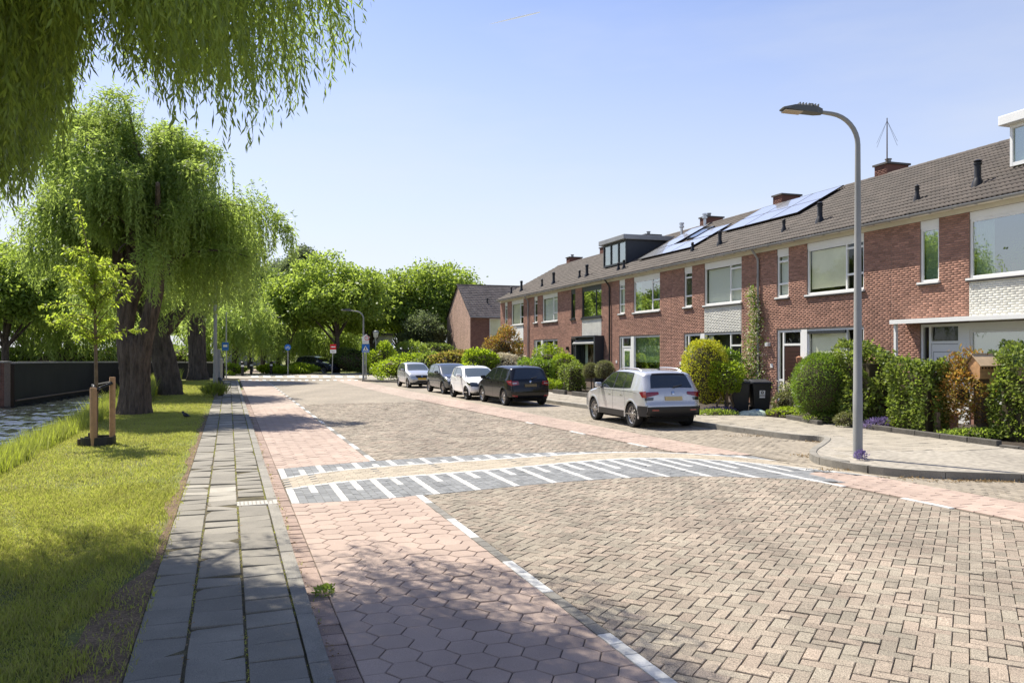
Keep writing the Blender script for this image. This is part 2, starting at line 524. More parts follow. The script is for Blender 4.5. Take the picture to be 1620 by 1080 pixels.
def cross_section_sheet(name, ts, zs, s0, s1, m, ns=2):
    V, Fq = [], []
    for i in range(ns):
        s = s0 + (s1 - s0) * i / (ns - 1)
        for t, z in zip(ts, zs): V.append(tuple(st(s, t, z)))
    k = len(ts)
    for i in range(ns - 1):
        for j in range(k - 1): Fq.append((i * k + j, i * k + j + 1, (i + 1) * k + j + 1, (i + 1) * k + j))
    return link(name, mesh_np(name, np.array(V), np.array(Fq), m))


def lawn_material():
    m = mat('lawn_soil', (0.14, 0.155, 0.035), 0.95, noise=(1.1, 0.25), speck=(40, 0.35), bump=(30, 0.9, 0.03))
    nt = m.node_tree; N, L = nt.nodes, nt.links
    p = N['Principled BSDF']
    src = p.inputs['Base Color'].links[0].from_socket
    geo = N.new('ShaderNodeNewGeometry')
    n = N.new('ShaderNodeTexNoise'); n.inputs['Scale'].default_value = 0.8; n.inputs['Detail'].default_value = 6
    L.new(geo.outputs['Position'], n.inputs['Vector'])
    r = N.new('ShaderNodeMapRange'); r.inputs['From Min'].default_value = 0.5; r.inputs['From Max'].default_value = 0.68
    L.new(n.outputs['Fac'], r.inputs['Value'])
    mm = N.new('ShaderNodeMix'); mm.data_type = 'RGBA'
    L.new(r.outputs[0], mm.inputs['Factor']); L.new(src, mm.inputs['A']); mm.inputs['B'].default_value = (0.13, 0.115, 0.045, 1)
    L.new(mm.outputs['Result'], p.inputs['Base Color'])
    return m


lawn_m = lawn_material()
g = cross_section_sheet('ground', [-900, -24.5, -22.5, -7.0, -5.4, BANK - 0.25, BANK, -0.75, 900],
                        [0.1, 0.1, -1.6, -1.6, -1.15, -0.25, -0.06, -0.07, -0.07], -60, 1400, lawn_m)
tag(g, kind='structure')
lawn = cross_section_sheet('lawn', [BANK - 1.9, BANK - 0.9, BANK - 0.25, BANK, BANK + 0.4, -1.6, -0.9, -0.605],
                           [-0.98, -0.55, -0.18, -0.02, 0.03, 0.055, 0.06, 0.045], -8, 62, lawn_m, 30)
tag(lawn, kind='structure')
dirt_m = mat('bare_earth', (0.17, 0.115, 0.068), 0.98, noise=(5, 0.35), speck=(60, 0.5), bump=(40, 1.0, 0.03))
V, Fq = [], []
K = 60
for i in range(K + 1):
    s = 0.5 + 26 * i / K
    w = 0.08 + 0.30 * max(0, 1 - abs(s - 5.8) / 2.8) + 0.10 * math.sin(s * 2.1) * math.sin(s * 0.9 + 1)
    V += [tuple(st(s, -0.60, 0.052)), tuple(st(s, -0.60 - max(0.05, w), 0.066))]
Fq = [(2 * i, 2 * i + 2, 2 * i + 3, 2 * i + 1) for i in range(K)]
tag(link('bare_earth', mesh_np('bare_earth', np.array(V), np.array(Fq), dirt_m)), kind='structure')

wm = mat('canal_water', (0.022, 0.026, 0.022), 0.02, spec=0.8)
nt = wm.node_tree
tcn = nt.nodes.new('ShaderNodeTexCoord')
mpn = nt.nodes.new('ShaderNodeMapping'); mpn.inputs['Scale'].default_value = (1.7, 0.62, 1); mpn.inputs['Rotation'].default_value = (0, 0, R(19))
nn = nt.nodes.new('ShaderNodeTexNoise'); nn.inputs['Scale'].default_value = 6.0; nn.inputs['Detail'].default_value = 4
bb = nt.nodes.new('ShaderNodeBump'); bb.inputs['Strength'].default_value = 0.25; bb.inputs['Distance'].default_value = 0.05
nt.links.new(tcn.outputs['Object'], mpn.inputs[0]); nt.links.new(mpn.outputs[0], nn.inputs['Vector'])
nt.links.new(nn.outputs['Fac'], bb.inputs['Height']); nt.links.new(bb.outputs[0], nt.nodes['Principled BSDF'].inputs['Normal'])
rgw = np.random.default_rng(77)
sg_, tg_ = np.arange(14, 70, 0.11), np.arange(-24, -4.5, 0.10)
SS, TT = np.meshgrid(sg_, tg_, indexing='ij')
ZZ = np.full(SS.shape, -0.9)
for k in range(16):
    wl_ = rgw.uniform(0.35, 1.05); an_ = rgw.normal(0.35, 0.55); ph_ = rgw.uniform(0, 6.28)
    ZZ += 0.0115 * wl_ * np.sin(2 * np.pi / wl_ * (np.cos(an_) * SS + np.sin(an_) * TT) + ph_ + 0.6 * np.sin(SS * 0.3 + TT * 0.5 + k))
n1_, n2_ = SS.shape
idx_ = np.arange(n1_ * n2_).reshape(n1_, n2_)
Fw = np.stack([idx_[:-1, :-1], idx_[:-1, 1:], idx_[1:, 1:], idx_[1:, :-1]], -1).reshape(-1, 4)
Vw = np.stack([SU.x * SS + SN.x * TT, SU.y * SS + SN.y * TT, ZZ], -1).reshape(-1, 3)
water = link('water', mesh_np('water', Vw, Fw, wm, smooth=True))
tag(cross_section_sheet('far_water', [-24, -14, -4.6], [-0.93, -0.93, -0.93], -50, 14.1, wm), kind='structure')
tag(cross_section_sheet('far_water', [-24, -14, -4.6], [-0.93, -0.93, -0.93], 69.7, 120, wm), kind='structure')
tag(water, kind='structure')

# ------------------------------------------------------------------ paving
def clip_half(poly, f):
    out = []
    for i in range(len(poly)):
        a, b = poly[i], poly[(i + 1) % len(poly)]
        fa, fb = f(a), f(b)
        if fa >= 0: out.append(a)
        if fa * fb < 0:
            k = fa / (fa - fb)
            out.append((a[0] + (b[0] - a[0]) * k, a[1] + (b[1] - a[1]) * k))
    return out


class Paving:
    """pieces: polygons in (s, t) with a top height; each becomes a block whose upper edge is chamfered."""
    def __init__(self): self.p = []

    def rect(self, s0, s1, t0, t1, z, gap=0.004, dz=0.002, clips=()):
        poly = [(s0 + gap, t0 + gap), (s1 - gap, t0 + gap), (s1 - gap, t1 - gap), (s0 + gap, t1 - gap)]
        self.poly(poly, z, dz, clips)

    def poly(self, poly, z, dz=0.002, clips=()):
        for c in clips:
            poly = clip_half(poly, c)
            if len(poly) < 3: return
        a = 0
        for i in range(len(poly)):
            x, y = poly[i], poly[(i + 1) % len(poly)]
            a += x[0] * y[1] - y[0] * x[1]
        if abs(a) < 0.0006: return
        self.p.append((poly, z + random.uniform(-dz, dz), random.uniform(-dz, dz) * 1.2, random.uniform(-dz, dz) * 1.2))

    @staticmethod
    def geom(poly, z, tx, ty, ch=0.006, depth=0.03):
        n = len(poly)
        if sum(poly[k][0] * poly[(k + 1) % n][1] - poly[(k + 1) % n][0] * poly[k][1] for k in range(n)) < 0: poly = poly[::-1]
        cs = sum(p[0] for p in poly) / n; ct = sum(p[1] for p in poly) / n
        ext = max(max(abs(p[0] - cs), abs(p[1] - ct)) for p in poly)
        c = st(cs, ct)
        top, mid, bot = [], [], []
        for s, t in poly:
            r = math.hypot(s - cs, t - ct)
            k = 1 - ch / max(r, 0.02)
            h = z + ((s - cs) * tx + (t - ct) * ty) / max(ext, 0.05)
            top.append(st(cs + (s - cs) * k, ct + (t - ct) * k, h))
            mid.append(st(s, t, h - ch * 0.8))
            bot.append(st(s, t, h - depth))
        fs = [tuple(range(n))]
        for i in range(n):
            j = (i + 1) % n
            fs.append((n + i, n + j, j, i))
            fs.append((2 * n + i, 2 * n + j, n + j, n + i))
        # st() maps (s, t) with a flip of handedness, so reverse for outward normals
        return c, top + mid + bot, [tuple(reversed(f)) for f in fs]

    def build(self, parent, piece, field, m, limit=300, near=None, dist=(0, 0), ch=0.006):
        P = sorted(self.p, key=lambda q: (q[0][0][0] * SU.x + q[0][0][1] * SN.x) ** 2 + (q[0][0][0] * SU.y + q[0][0][1] * SN.y) ** 2)
        # pieces in view come first
        def inview(q):
            v = st(q[0][0][0], q[0][0][1])
            return v.y > 4.6 and abs(v.x) < v.y * 0.68
        vis = [q for q in P if inview(q)]
        rest = [q for q in P if not inview(q)]
        ind, mass = vis[:limit], vis[limit:] + rest
        for q in ind:
            c, vs, fs = self.geom(*q, ch=ch)
            me = bpy.data.meshes.new(piece)
            me.from_pydata([tuple(v - c) for v in vs], [], fs)
            me.materials.append(m)
            link(piece, me, parent, c)
        if mass:
            b = MB()
            for q in mass:
                c, vs, fs = self.geom(*q, ch=ch)
                b.add(vs, fs)
            tag(b.build(field, m, parent), kind='stuff')


def curve_fit(pts, deg):
    ss, tt = [], []
    for x, y in pts:
        s, t = to_st(ground_at(x, y)); ss.append(s); tt.append(t)
    return np.poly1d(np.polyfit(tt, ss, deg))


cA = curve_fit([(455, 772), (600, 759), (750, 741), (900, 731), (1000, 727), (1150, 728), (1300, 741), (1410, 758)], 4)     # lower edge of the tan band
cB = curve_fit([(465, 796), (640, 787), (800, 770), (950, 757), (1060, 754), (1180, 755), (1300, 760)], 3)                 # lower edge of the toothed ramp
cC = curve_fit([(450, 757), (600, 740), (800, 724), (1000, 718), (1150, 720), (1280, 735)], 4)                             # upper edge of the tan band
cD = curve_fit([(450, 741), (640, 726), (850, 716), (1020, 715), (1200, 722)], 4)                                          # upper edge of the far teeth
_tr = np.array([(8.95, 3.5), (8.77, 6.94), (8.53, 9.68), (8.42, 15.76), (8.2, 18.8), (7.74, 23.9), (7.5, 29.3), (7.3, 41.9), (7.25, 62)])
pR = np.poly1d(np.polyfit(_tr[:, 1], _tr[:, 0], 3))


def ramp_low(t):
    if t <= 9.0: return float(cB(t))
    return max(float(cB(9.0)) - (t - 9.0) * 0.2, float(cA(t)) - 0.85 * (9.95 - t))


def tR(s): return float(pR(min(max(s, 3), 60)))      # boundary roadway / right-hand cycle lane


def tQ(s): return tR(s) + (1.25 if s < 14 else 1.25 + min(0.35, (s - 14) * 0.02))   # outer edge of that lane


T0, T1, T2, T3, T4, TL, TW = -0.602, -0.262, 0.109, 0.467, 0.601, 0.773, 2.57        # slab columns, kerb, brick row, lane, white line
ZP = 0.055                                                                           # height of the left pavement


def sheet(name, pts, z, m, kind='structure', parent=None):
    b = MB(); b.add([(p.x, p.y, z) for p in pts], [tuple(range(len(pts)))])
    me = b.mesh(name, m)
    if me.polygons[0].normal.z < 0: me.flip_normals()
    o = link(name, me, parent)
    if kind: o['kind'] = kind
    return o


# far paving: same stones, too small to tell apart, drawn by the material
def far_paving(name, base, like=(0.34, 0.28, 0.22)):
    m = mat(base, like, 0.85, noise=(0.5, 0.12), speck=(9, 0.28), streak=0.14, bump=(50, 0.3, 0.01))
    return m


far_m = far_paving('far', 'far_paving', (0.232, 0.198, 0.152))
side_m = far_paving('side', 'side_paving', (0.25, 0.215, 0.165))
farred_m = far_paving('farred', 'far_lane', (0.335, 0.265, 0.215))
kl_m = far_paving('kl', 'far_slab', (0.29, 0.262, 0.215))

road = sheet('road', [st(-10, TL - 0.05), st(-10, 60), st(66, 60), st(66, TL - 0.05)], -0.012, MATS['soil_sand'])
pav = sheet('pavement', [st(-8, T0 - 0.02), st(-8, T3), st(62, T3), st(62, T0 - 0.02)], ZP - 0.010, MATS['joint_moss'])
lane = sheet('cycle_lane', [st(-8, TL), st(-8, TW), st(66, TW), st(66, TL)], -0.008, MATS['soil_sand'])

# left pavement: three columns of slabs, a kerb and a row of clinkers
pv, pale, kb, ck = Paving(), Paving(), Paving(), Paving()
for ci, (ta, tb) in enumerate(((T0, T1), (T1, T2), (T2, T3))):
    s = 1.5 + (0.0, 0.14, 0.05)[ci]
    while s < 58:
        ln = 0.343 if ci != 1 else 0.345
        g_in = 0.010 if s < 30 else 0.012
        poly = [(s + 0.0055, ta + g_in), (s + ln - 0.0055, ta + g_in), (s + ln - 0.0055, tb - g_in), (s + 0.0055, tb - g_in)]
        ap = 11.1 < s < 11.9 and ci < 2 and random.random() < 0.5 or random.random() < 0.02
        if ci == 2 and 10.75 < s < 11.2:
            s += ln; continue
        (pale if ap else pv).poly(poly, ZP, 0.006)
        s += ln
s = 1.2
while s < 60:
    kb.rect(s, s + 0.995, T3 + 0.004, T4, ZP + 0.004, 0.003, 0.003)
    s += 1.0
s = 1.0
while s < 45:
    ck.rect(s, s + 0.206, T4 + 0.006, TL, 0.004, 0.004, 0.003)
    s += 0.21
pv.build(pav, 'slab', 'slab_field', MATS['slab'], 260)
pale.build(pav, 'pale_slab', 'pale_slab_field', MATS['slab_pale'], 40)
kb.build(pav, 'kerb_stone', 'kerb_stone_field', MATS['kerb'], 60)
ck.build(road, 'clinker', 'clinker_field', MATS['clinker'], 150)
# kerb body under the stones and the gully grate set in it
gr = empty('gully_grate', st(10.98, 0.30, ZP - 0.004), math.atan2(SN.y, SN.x))
tag(gr, 'pale slotted drain grate set in the left pavement beside the kerb', 'drain grate')
b = MB().box(-0.20, 0.30, -0.15, 0.15, -0.02, 0.006)
b.build('frame', MATS['grate_pale'], gr, bevel=0.004)
for i in range(9):
    MB().box(-0.17 + i * 0.05, -0.155 + i * 0.05, -0.11, 0.11, 0.0062, 0.0085).build('slot', MATS['kerb'], gr)

# cycle lane of hexagons
hx = Paving()
Rh = 0.150; Fh = Rh * math.sqrt(3)
ncol = int((TW - 0.11 - TL) / (1.5 * Rh)) + 2
in_lane = [lambda p: p[1] - (TL + 0.004), lambda p: (TW - 0.112) - p[1]]


def table_clips(s, t):
    e = 0.02
    sb, sd = float(cB(t)) - 0.005, float(cD(t)) + 0.005
    kb_, kd = (float(cB(t + e)) - float(cB(t - e))) / (2 * e), (float(cD(t + e)) - float(cD(t - e))) / (2 * e)
    if s < (sb + sd) / 2: return [lambda p: (sb + kb_ * (p[1] - t)) - p[0]]
    return [lambda p: p[0] - (sd + kd * (p[1] - t))]


for c in range(ncol):
    tc_ = TL + 0.075 + c * 1.5 * Rh
    k = 0
    s = 1.0 + (Fh / 2 if c % 2 else 0)
    while s < 30:
        poly = [(s + (Rh - 0.0045) * math.sin(a), tc_ + (Rh - 0.0045) * math.cos(a)) for a in [R(60 * i) for i in range(6)]]
        cl = list(in_lane)
        if 9.5 < s < 16: cl += table_clips(s, min(max(tc_, 0.8), 9))
        hx.poly(poly, 0.003, 0.0025, cl)
        s += Fh
hx.build(lane, 'hexagon_tile', 'hexagon_tile_field', MATS['red_hex'], 300)
sheet('far_hexagon_field', [st(29.8, TL + 0.01), st(29.8, TW - 0.11), st(62, TW - 0.11), st(62, TL + 0.01)], 0.001, farred_m, 'stuff', lane)

# white dashes and grey stones along the lane
wd, gd = Paving(), Paving()
s, i = 2.05, 0
while s < 60:
    white = (i // 5) % 2 == 0
    L_ = 0.211
    if not (float(cB(2.5)) - 0.02 < s + L_ / 2 < float(cD(2.5)) + 0.02):
        if s < 34 or white: (wd if white else gd).rect(s, s + L_, TW - 0.108, TW, 0.004, 0.003, 0.001)
    s += L_; i += 1
wd.build(lane, 'white_line_stone', 'white_line_stone_field', MATS['white_stone'], 120)
gd.build(lane, 'grey_line_stone', 'grey_line_stone_field', MATS['grey_edge_stone'], 90)

# roadway in herringbone stones
rp = Paving()
c = 0.1065
PA, PB = Vector((math.sin(R(29.5)), math.cos(R(29.5)), 0)), Vector((-math.cos(R(29.5)), math.sin(R(29.5)), 0))
lane_clip = [lambda p: p[1] - (TW + 0.004)]
for i in range(int(-4 / c), int(34 / c)):
    for j in range(int(-10 / c), int(34 / c)):
        r_ = (i + j) % 4
        if r_ == 0: di, dj = 2, 1
        elif r_ == 2: di, dj = 1, 2
        else: continue
        v = PA * ((i + di / 2) * c) + PB * ((j + dj / 2) * c)
        if v.y < 3.9 or v.y > 36 or abs(v.x) > v.y * 0.70 + 0.6: continue
        sm, tm = to_st(v)
        if tm < TW - 0.1 or tm > tR(sm) + 0.12 or sm > 32: continue
        near = 9.6 < sm < 16 and tm < 9.6
        if near and float(cB(tm)) + 0.13 < sm < float(cD(tm)) - 0.13: continue
        g_ = 0.0032
        poly = []
        for (a_, b_) in ((0, 0), (di, 0), (di, dj), (0, dj)):
            w_ = PA * ((i + a_) * c + (g_ if a_ == 0 else -g_)) + PB * ((j + b_) * c + (g_ if b_ == 0 else -g_))
            poly.append(to_st(w_))
        cl = []
        if tm < TW + 0.15: cl += lane_clip
        if tm > tR(sm) - 0.15: cl.append(lambda p, sm=sm: tR(sm) - 0.004 - p[1])
        if near and (abs(sm - float(cB(tm))) < 0.3 or abs(sm - float(cD(tm))) < 0.3): cl += table_clips(sm, tm)
        rp.poly(poly, 0.002, 0.0035, cl)
rp.build(road, 'paver', 'paver_field', MATS['paver'], 300)
sheet('far_paver_field', [st(31.9, TW)] + [st(s, tR(s)) for s in np.linspace(31.9, 62, 12)] + [st(62, TW)], -0.002, far_m, 'stuff', road)

# right-hand cycle lane: bands of red slabs, white stones on its inner edge
rl, wl2 = Paving(), Paving()
s = 3.0
while s < 34:
    dt = 0.30
    n = 5
    for k in range(n):
        ta = tR(s) + 0.11 + k * (tQ(s) - tR(s) - 0.11) / n; tb = tR(s) + 0.11 + (k + 1) * (tQ(s) - tR(s) - 0.11) / n
        tm = (ta + tb) / 2; off = 0.13 * (k % 2)
        if ramp_low(tm) - 0.12 < s + off + 0.13 < float(cD(min(tm, 9.5))) + 0.1: continue
        rl.rect(s + off, s + off + 0.26, ta, tb, 0.003, 0.0035, 0.002)
    if not (float(cB(8.6)) - 0.1 < s < float(cD(8.6))):
        wl2_on = any(a < s < b_ for a, b_ in ((7.7, 8.6), (9.7, 10.4), (15.2, 15.9), (18.0, 18.7), (21.0, 21.6)))
        if wl2_on: wl2.rect(s, s + 0.26, tR(s) + 0.01, tR(s) + 0.105, 0.004, 0.002, 0.001)
    s += 0.26
rl.build(lane, 'red_slab', 'red_slab_field', MATS['red_hex'], 100)
wl2.build(lane, 'white_line_stone', 'white_line_stone_field', MATS['white_stone'], 60)
sheet('far_red_slab_field', [st(s, tR(s)) for s in np.linspace(33.8, 62, 8)] + [st(s, tQ(s)) for s in np.linspace(62, 33.8, 8)], -0.001, farred_m, 'stuff', lane)

# speed table: toothed ramp, tan band, far teeth
table = sheet('speed_table', [st(ramp_low(t), t) for t in np.linspace(0.8, 9.9, 30)] + [st(float(cC(t)), t) for t in np.linspace(9.75, 9.5, 3)] + [st(float(cD(t)), t) for t in np.linspace(9.4, 0.8, 24)], -0.004, MATS['grey_stone'])
wt, gt, tt_, ft_w, ft_g = Paving(), Paving(), Paving(), Paving(), Paving()
c = 0.108
k = 0
t = TL + 0.012
while t < 9.85:
    tm = t + c / 2
    sa = float(cA(tm)); sb = ramp_low(tm)
    sc = float(cC(min(tm, 9.7))); sd = float(cD(min(tm, 9.5)))
    e = 0.02
    ka = (float(cA(tm + e)) - float(cA(tm - e))) / (2 * e); kb2 = (float(cB(min(tm, 9) + e)) - float(cB(min(tm, 9) - e))) / (2 * e)
    clipA = lambda p, sa=sa, ka=ka, tm=tm: (sa - 0.11 + ka * (p[1] - tm)) - p[0]
    clipB = lambda p, sb=sb, kb2=kb2, tm=tm: p[0] - (sb + kb2 * (p[1] - tm))
    ph = k % 6
    top = sa - 0.11
    # white border strip along the band
    wt.poly([(sa - 0.105 - ka * c / 2, t + 0.002), (sa - 0.003 - ka * c / 2, t + 0.002), (sa - 0.003 + ka * c / 2, t + c - 0.002), (sa - 0.105 + ka * c / 2, t + c - 0.002)], 0.005, 0.001)
    ss = sb - 0.35 + (0.105 if k % 2 else 0)
    while ss < top + 0.3:
        half = (ss + 0.105) > (sb + top) / 2 + 0.1
        white = ph == 0 or (ph == 3 and half)
        if ph in (2, 5) and not white and (int(ss / 0.21) % 2):
            for q in range(2):
                gt.rect(ss + q * 0.105, ss + (q + 1) * 0.105, t, t + c, 0.003, 0.0035, 0.002, [clipA, clipB])
        else:
            (wt if white else gt).rect(ss, ss + 0.21, t, t + c, 0.004, 0.003, 0.0015, [clipA, clipB])
        ss += 0.21
    # far teeth
    kd = (float(cD(min(tm, 9.4) + e)) - float(cD(min(tm, 9.4) - e))) / (2 * e); kc = (float(cC(min(tm, 9.6) + e)) - float(cC(min(tm, 9.6) - e))) / (2 * e)
    if tm < 9.55:
        ft_w.poly([(sc + 0.003 - kc * c / 2, t + 0.002), (sc + 0.105 - kc * c / 2, t + 0.002), (sc + 0.105 + kc * c / 2, t + c - 0.002), (sc + 0.003 + kc * c / 2, t + c - 0.002)], 0.005, 0.001)
        clipC = lambda p, sc=sc, kc=kc, tm=tm: p[0] - (sc + 0.11 + kc * (p[1] - tm))
        clipD = lambda p, sd=sd, kd=kd, tm=tm: (sd + kd * (p[1] - tm)) - p[0]
        ss = sc - 0.2
        while ss < sd + 0.2:
            half = (ss + 0.1) < (sc + sd) / 2 + 0.05
            white = ph == 0 or (ph == 3 and half)
            (ft_w if white else ft_g).rect(ss, ss + 0.21, t, t + c, 0.004, 0.003, 0.0015, [clipC, clipD])
            ss += 0.21
    # tan band, stones laid across in a running bond of pairs
    if k % 2 == 0:
        w2 = 2 * c
        tm2 = t + c
        sa2, sc2 = float(cA(min(tm2, 9.85))), float(cC(min(tm2, 9.75)))
        if sc2 - sa2 > 0.1:
            n = max(1, int((sc2 - sa2) / 0.105))
            ka2 = (float(cA(tm2 + e)) - float(cA(tm2 - e))) / (2 * e); kc2 = (float(cC(tm2 + e)) - float(cC(tm2 - e))) / (2 * e)
            for q in range(n):
                f0, f1 = q / n, (q + 1) / n
                a0, a1 = sa2 + (sc2 - sa2) * f0, sa2 + (sc2 - sa2) * f1
                k0, k1 = ka2 + (kc2 - ka2) * f0, ka2 + (kc2 - ka2) * f1
                sh = c if q % 2 else 0
                tt_.poly([(a0 + 0.003 - k0 * c + k0 * sh, t + sh + 0.002), (a1 - 0.003 - k1 * c + k1 * sh, t + sh + 0.002), (a1 - 0.003 + k1 * c + k1 * sh, t + sh + w2 - 0.002), (a0 + 0.003 + k0 * c + k0 * sh, t + sh + w2 - 0.002)], 0.003, 0.0015)
    t += c; k += 1
wt.build(table, 'white_stone', 'white_stone_field', MATS['white_stone'], 150)
gt.build(table, 'grey_stone', 'grey_stone_field', MATS['grey_stone'], 220)
tt_.build(table, 'tan_stone', 'tan_stone_field', MATS['tan_stone'], 220)
ft_w.build(table, 'white_stone', 'white_stone_field', MATS['white_stone'], 80)
ft_g.build(table, 'grey_stone', 'grey_stone_field', MATS['grey_stone'], 120)

# parking strip and side street on the right
kerb_px = [(575, 603), (640, 605.5), (700, 611), (780, 622), (866, 637), (929, 645), (1126, 677), (1200, 687), (1268, 696), (1302, 697.5), (1318, 701), (1308, 711), (1291, 722), (1296, 731), (1329, 740), (1413, 752), (1520, 757), (1640, 761), (1800, 764)]
kpts = [ground_at(x, y) for x, y in kerb_px]


def resample(pts, step):
    out = [pts[0].copy()]
    for a, b in zip(pts, pts[1:]):
        n = max(1, int((b - a).length / step))
        for i in range(1, n + 1): out.append(a.lerp(b, i / n))
    return out


def smooth_line(pts, it=2):
    for _ in range(it):
        q = [pts[0]]
        for a, b in zip(pts, pts[1:]): q += [a.lerp(b, 0.25), a.lerp(b, 0.75)]
        pts = q + [pts[-1]]
    return pts


ksm = resample(smooth_line(kpts, 2), 1.0)
park = sheet('parking_strip', [st(s, tQ(s)) for s in np.linspace(3, 58, 30)] + [p + SN * 0.2 for p in ksm if to_st(p)[0] > 13.5] + [p + Vector((0, 0.3, 0)) for p in ksm if to_st(p)[0] <= 13.5] + [Vector((30, 12.5, 0)), Vector((30, 2, 0))], -0.006, side_m)
pk = Paving()
c = 0.21
for i in range(int(4 / c), int(26 / c)):
    for j in range(int(9.6 / 0.105), int(14.5 / 0.105)):
        s0 = i * c + (0.105 if j % 2 else 0); t0 = j * 0.105
        sm, tm = s0 + 0.1, t0 + 0.05
        if t0 < tQ(sm) + 0.01: continue
        if tm < 10.1 and ramp_low(min(tm, 9.94)) - 0.1 < sm < float(cC(9.7)) + 0.05: continue
        v = st(sm, tm)
        if v.y < 7 or v.x > v.y * 0.66: continue
        # inside the kerb line only
        best = min(ksm, key=lambda p: (p.x - v.x) ** 2 + (p.y - v.y) ** 2)
        bs, bt = to_st(best)
        if v.y > 13.4 and tm > bt - 0.12: continue
        if v.y <= 13.4 and v.x > 5.2 and v.y > best.y - 0.12: continue
        if 13.4 < v.y < 18.5 and v.x > 5.6 and tm > 10.4: 
            if sm < 15.2 or tm > 12.3: continue
        pk.rect(s0, s0 + c, t0, t0 + 0.105, 0.001, 0.004, 0.003)
pk.build(park, 'parking_paver', 'parking_paver_field', MATS['parking_paver'], 120)

# right pavement with a concrete kerb
ZR = 0.12
gedge_px = [(640, 590), (700, 596), (790, 608), (904, 625.5), (1000, 636), (1130, 652), (1241, 662), (1342, 674), (1460, 689), (1576, 706), (1720, 724)]
gpts = [ground_at(x, y, 0.1) for x, y in gedge_px]
top_poly = [Vector((p.x, p.y, 0)) for p in ksm] + [Vector((26, 12.4, 0)), Vector((26, 15.3, 0))] + [Vector((p.x, p.y, 0)) for p in reversed(gpts)]
rpav = sheet('right_pavement', top_poly, ZR - 0.006, kl_m)
rpv = Paving()
gline = resample(gpts, 0.5)
for i in range(int(12 / 0.302), int(34 / 0.302)):
    for j in range(int(9.7 / 0.302), int(20 / 0.302)):
        s0 = i * 0.302; t0 = j * 0.302 + (0.151 if i % 2 else 0)
        v = st(s0 + 0.15, t0 + 0.15)
        if v.y < 12.6 or v.x > v.y * 0.68: continue
        kb_ = min(ksm, key=lambda p: (p.x - v.x) ** 2 + (p.y - v.y) ** 2)
        ge = min(gline, key=lambda p: (p.x - v.x) ** 2 + (p.y - v.y) ** 2)
        d1 = (Vector((v.x - kb_.x, v.y - kb_.y))).length
        if to_st(ge)[1] - t0 < 0.42: continue
        kt = to_st(kb_)
        inside = (t0 > kt[1] + 0.16) if kb_.y > 15.0 or v.x < 5.6 else (v.y > kb_.y + 0.18 and v.x > kb_.x - 0.05 or t0 > kt[1] + 0.2)
        if v.x > 6.2 and v.y < 15.5: inside = v.y > kb_.y + 0.24
        if 15.3 < v.y < 18.6 and v.x < 7.3: inside = inside and d1 > 0.2 and (v.y < 15.9 or t0 > 12.5 or (t0 > 10.95 and s0 < 14.1))
        if not inside: continue
        rpv.rect(s0, s0 + 0.302, t0, t0 + 0.302, ZR, 0.003, 0.003)
rpv.build(rpav, 'slab', 'slab_field', MATS['right_slab'], 200)
klen = [0.0]
for a, b_ in zip(ksm, ksm[1:]): klen.append(klen[-1] + (b_ - a).length)


def kerb_run(parent, pts, name, m, w, zlo, zhi, seg, limit=200, side=1):
    dense = resample(pts, 0.1)
    acc, cur, cnt = 0.0, [dense[0]], 0
    for a, b_ in zip(dense, dense[1:]):
        acc += (b_ - a).length; cur.append(b_)
        if acc >= seg:
            mb = MB()
            n = len(cur)
            L_, R_ = [], []
            for i, p in enumerate(cur):
                d = (cur[min(i + 1, n - 1)] - cur[max(i - 1, 0)]).normalized()
                nrm = Vector((d.y, -d.x, 0)) * side
                tr_ = 0.004 if i == 0 else (-0.004 if i == n - 1 else 0)
                q = p + d * tr_
                L_.append(q); R_.append(q - nrm * w)
            vs = []
            ch = 0.02
            for l, r in zip(L_, R_):
                mid = (l + (r - l).normalized() * ch)
                vs += [(l.x, l.y, zlo), (l.x, l.y, zhi - ch), (mid.x, mid.y, zhi), (r.x, r.y, zhi), (r.x, r.y, zlo)]
            fs = []
            for i in range(n - 1):
                for k in range(4): fs.append((i * 5 + k, i * 5 + k + 1, (i + 1) * 5 + k + 1, (i + 1) * 5 + k))
            fs += [(4, 3, 2, 1, 0), tuple((n - 1) * 5 + k for k in range(5))]
            mb.add(vs, fs)
            mb.build(name, m, parent)
            cnt += 1
            acc, cur = 0.0, [b_]


kerb_run(rpav, [p for p in ksm], 'kerb_stone', MATS['kerb'], -0.14, -0.05, ZR + 0.006, 0.98)

# storm-drain inlet in the corner kerb
p0 = ground_at(1296, 733); p1 = ground_at(1332, 741.5)
gi = empty('kerb_inlet', (p0 + p1) / 2, math.atan2((p1 - p0).y, (p1 - p0).x))
tag(gi, 'cast kerb inlet with three square openings at the rounded corner', 'drain')
wdt = (p1 - p0).length / 2
b = MB().box(-wdt, wdt, -0.03, 0.15, ZR - 0.025, ZR + 0.012).box(-wdt, wdt, -0.03, 0.0, -0.01, 0.025)
for i in range(4): b.box(-wdt + i * (2 * wdt - 0.03) / 3, -wdt + 0.03 + i * (2 * wdt - 0.03) / 3, -0.028, 0.0, 0.025, ZR - 0.025)
b.build('frame', MATS['kerb'], gi)
MB().box(-wdt + 0.004, wdt - 0.004, -0.012, -0.008, 0.0, ZR - 0.02).build('opening', MATS['gap'], gi)

# ------------------------------------------------------------------ the row of houses
HW = 6.55                                   # width of one house
EAVE_O, EAVE_Z, SLOPE, RIDGE_O = -0.36, 5.84, 0.5485, 4.7
RIDGE_Z = EAVE_Z + (RIDGE_O - EAVE_O) * SLOPE
RANG = math.atan(SLOPE)
HROT = math.atan2(-HU.y, -HU.x)


def roof_z(o): return EAVE_Z + (o - EAVE_O) * SLOPE


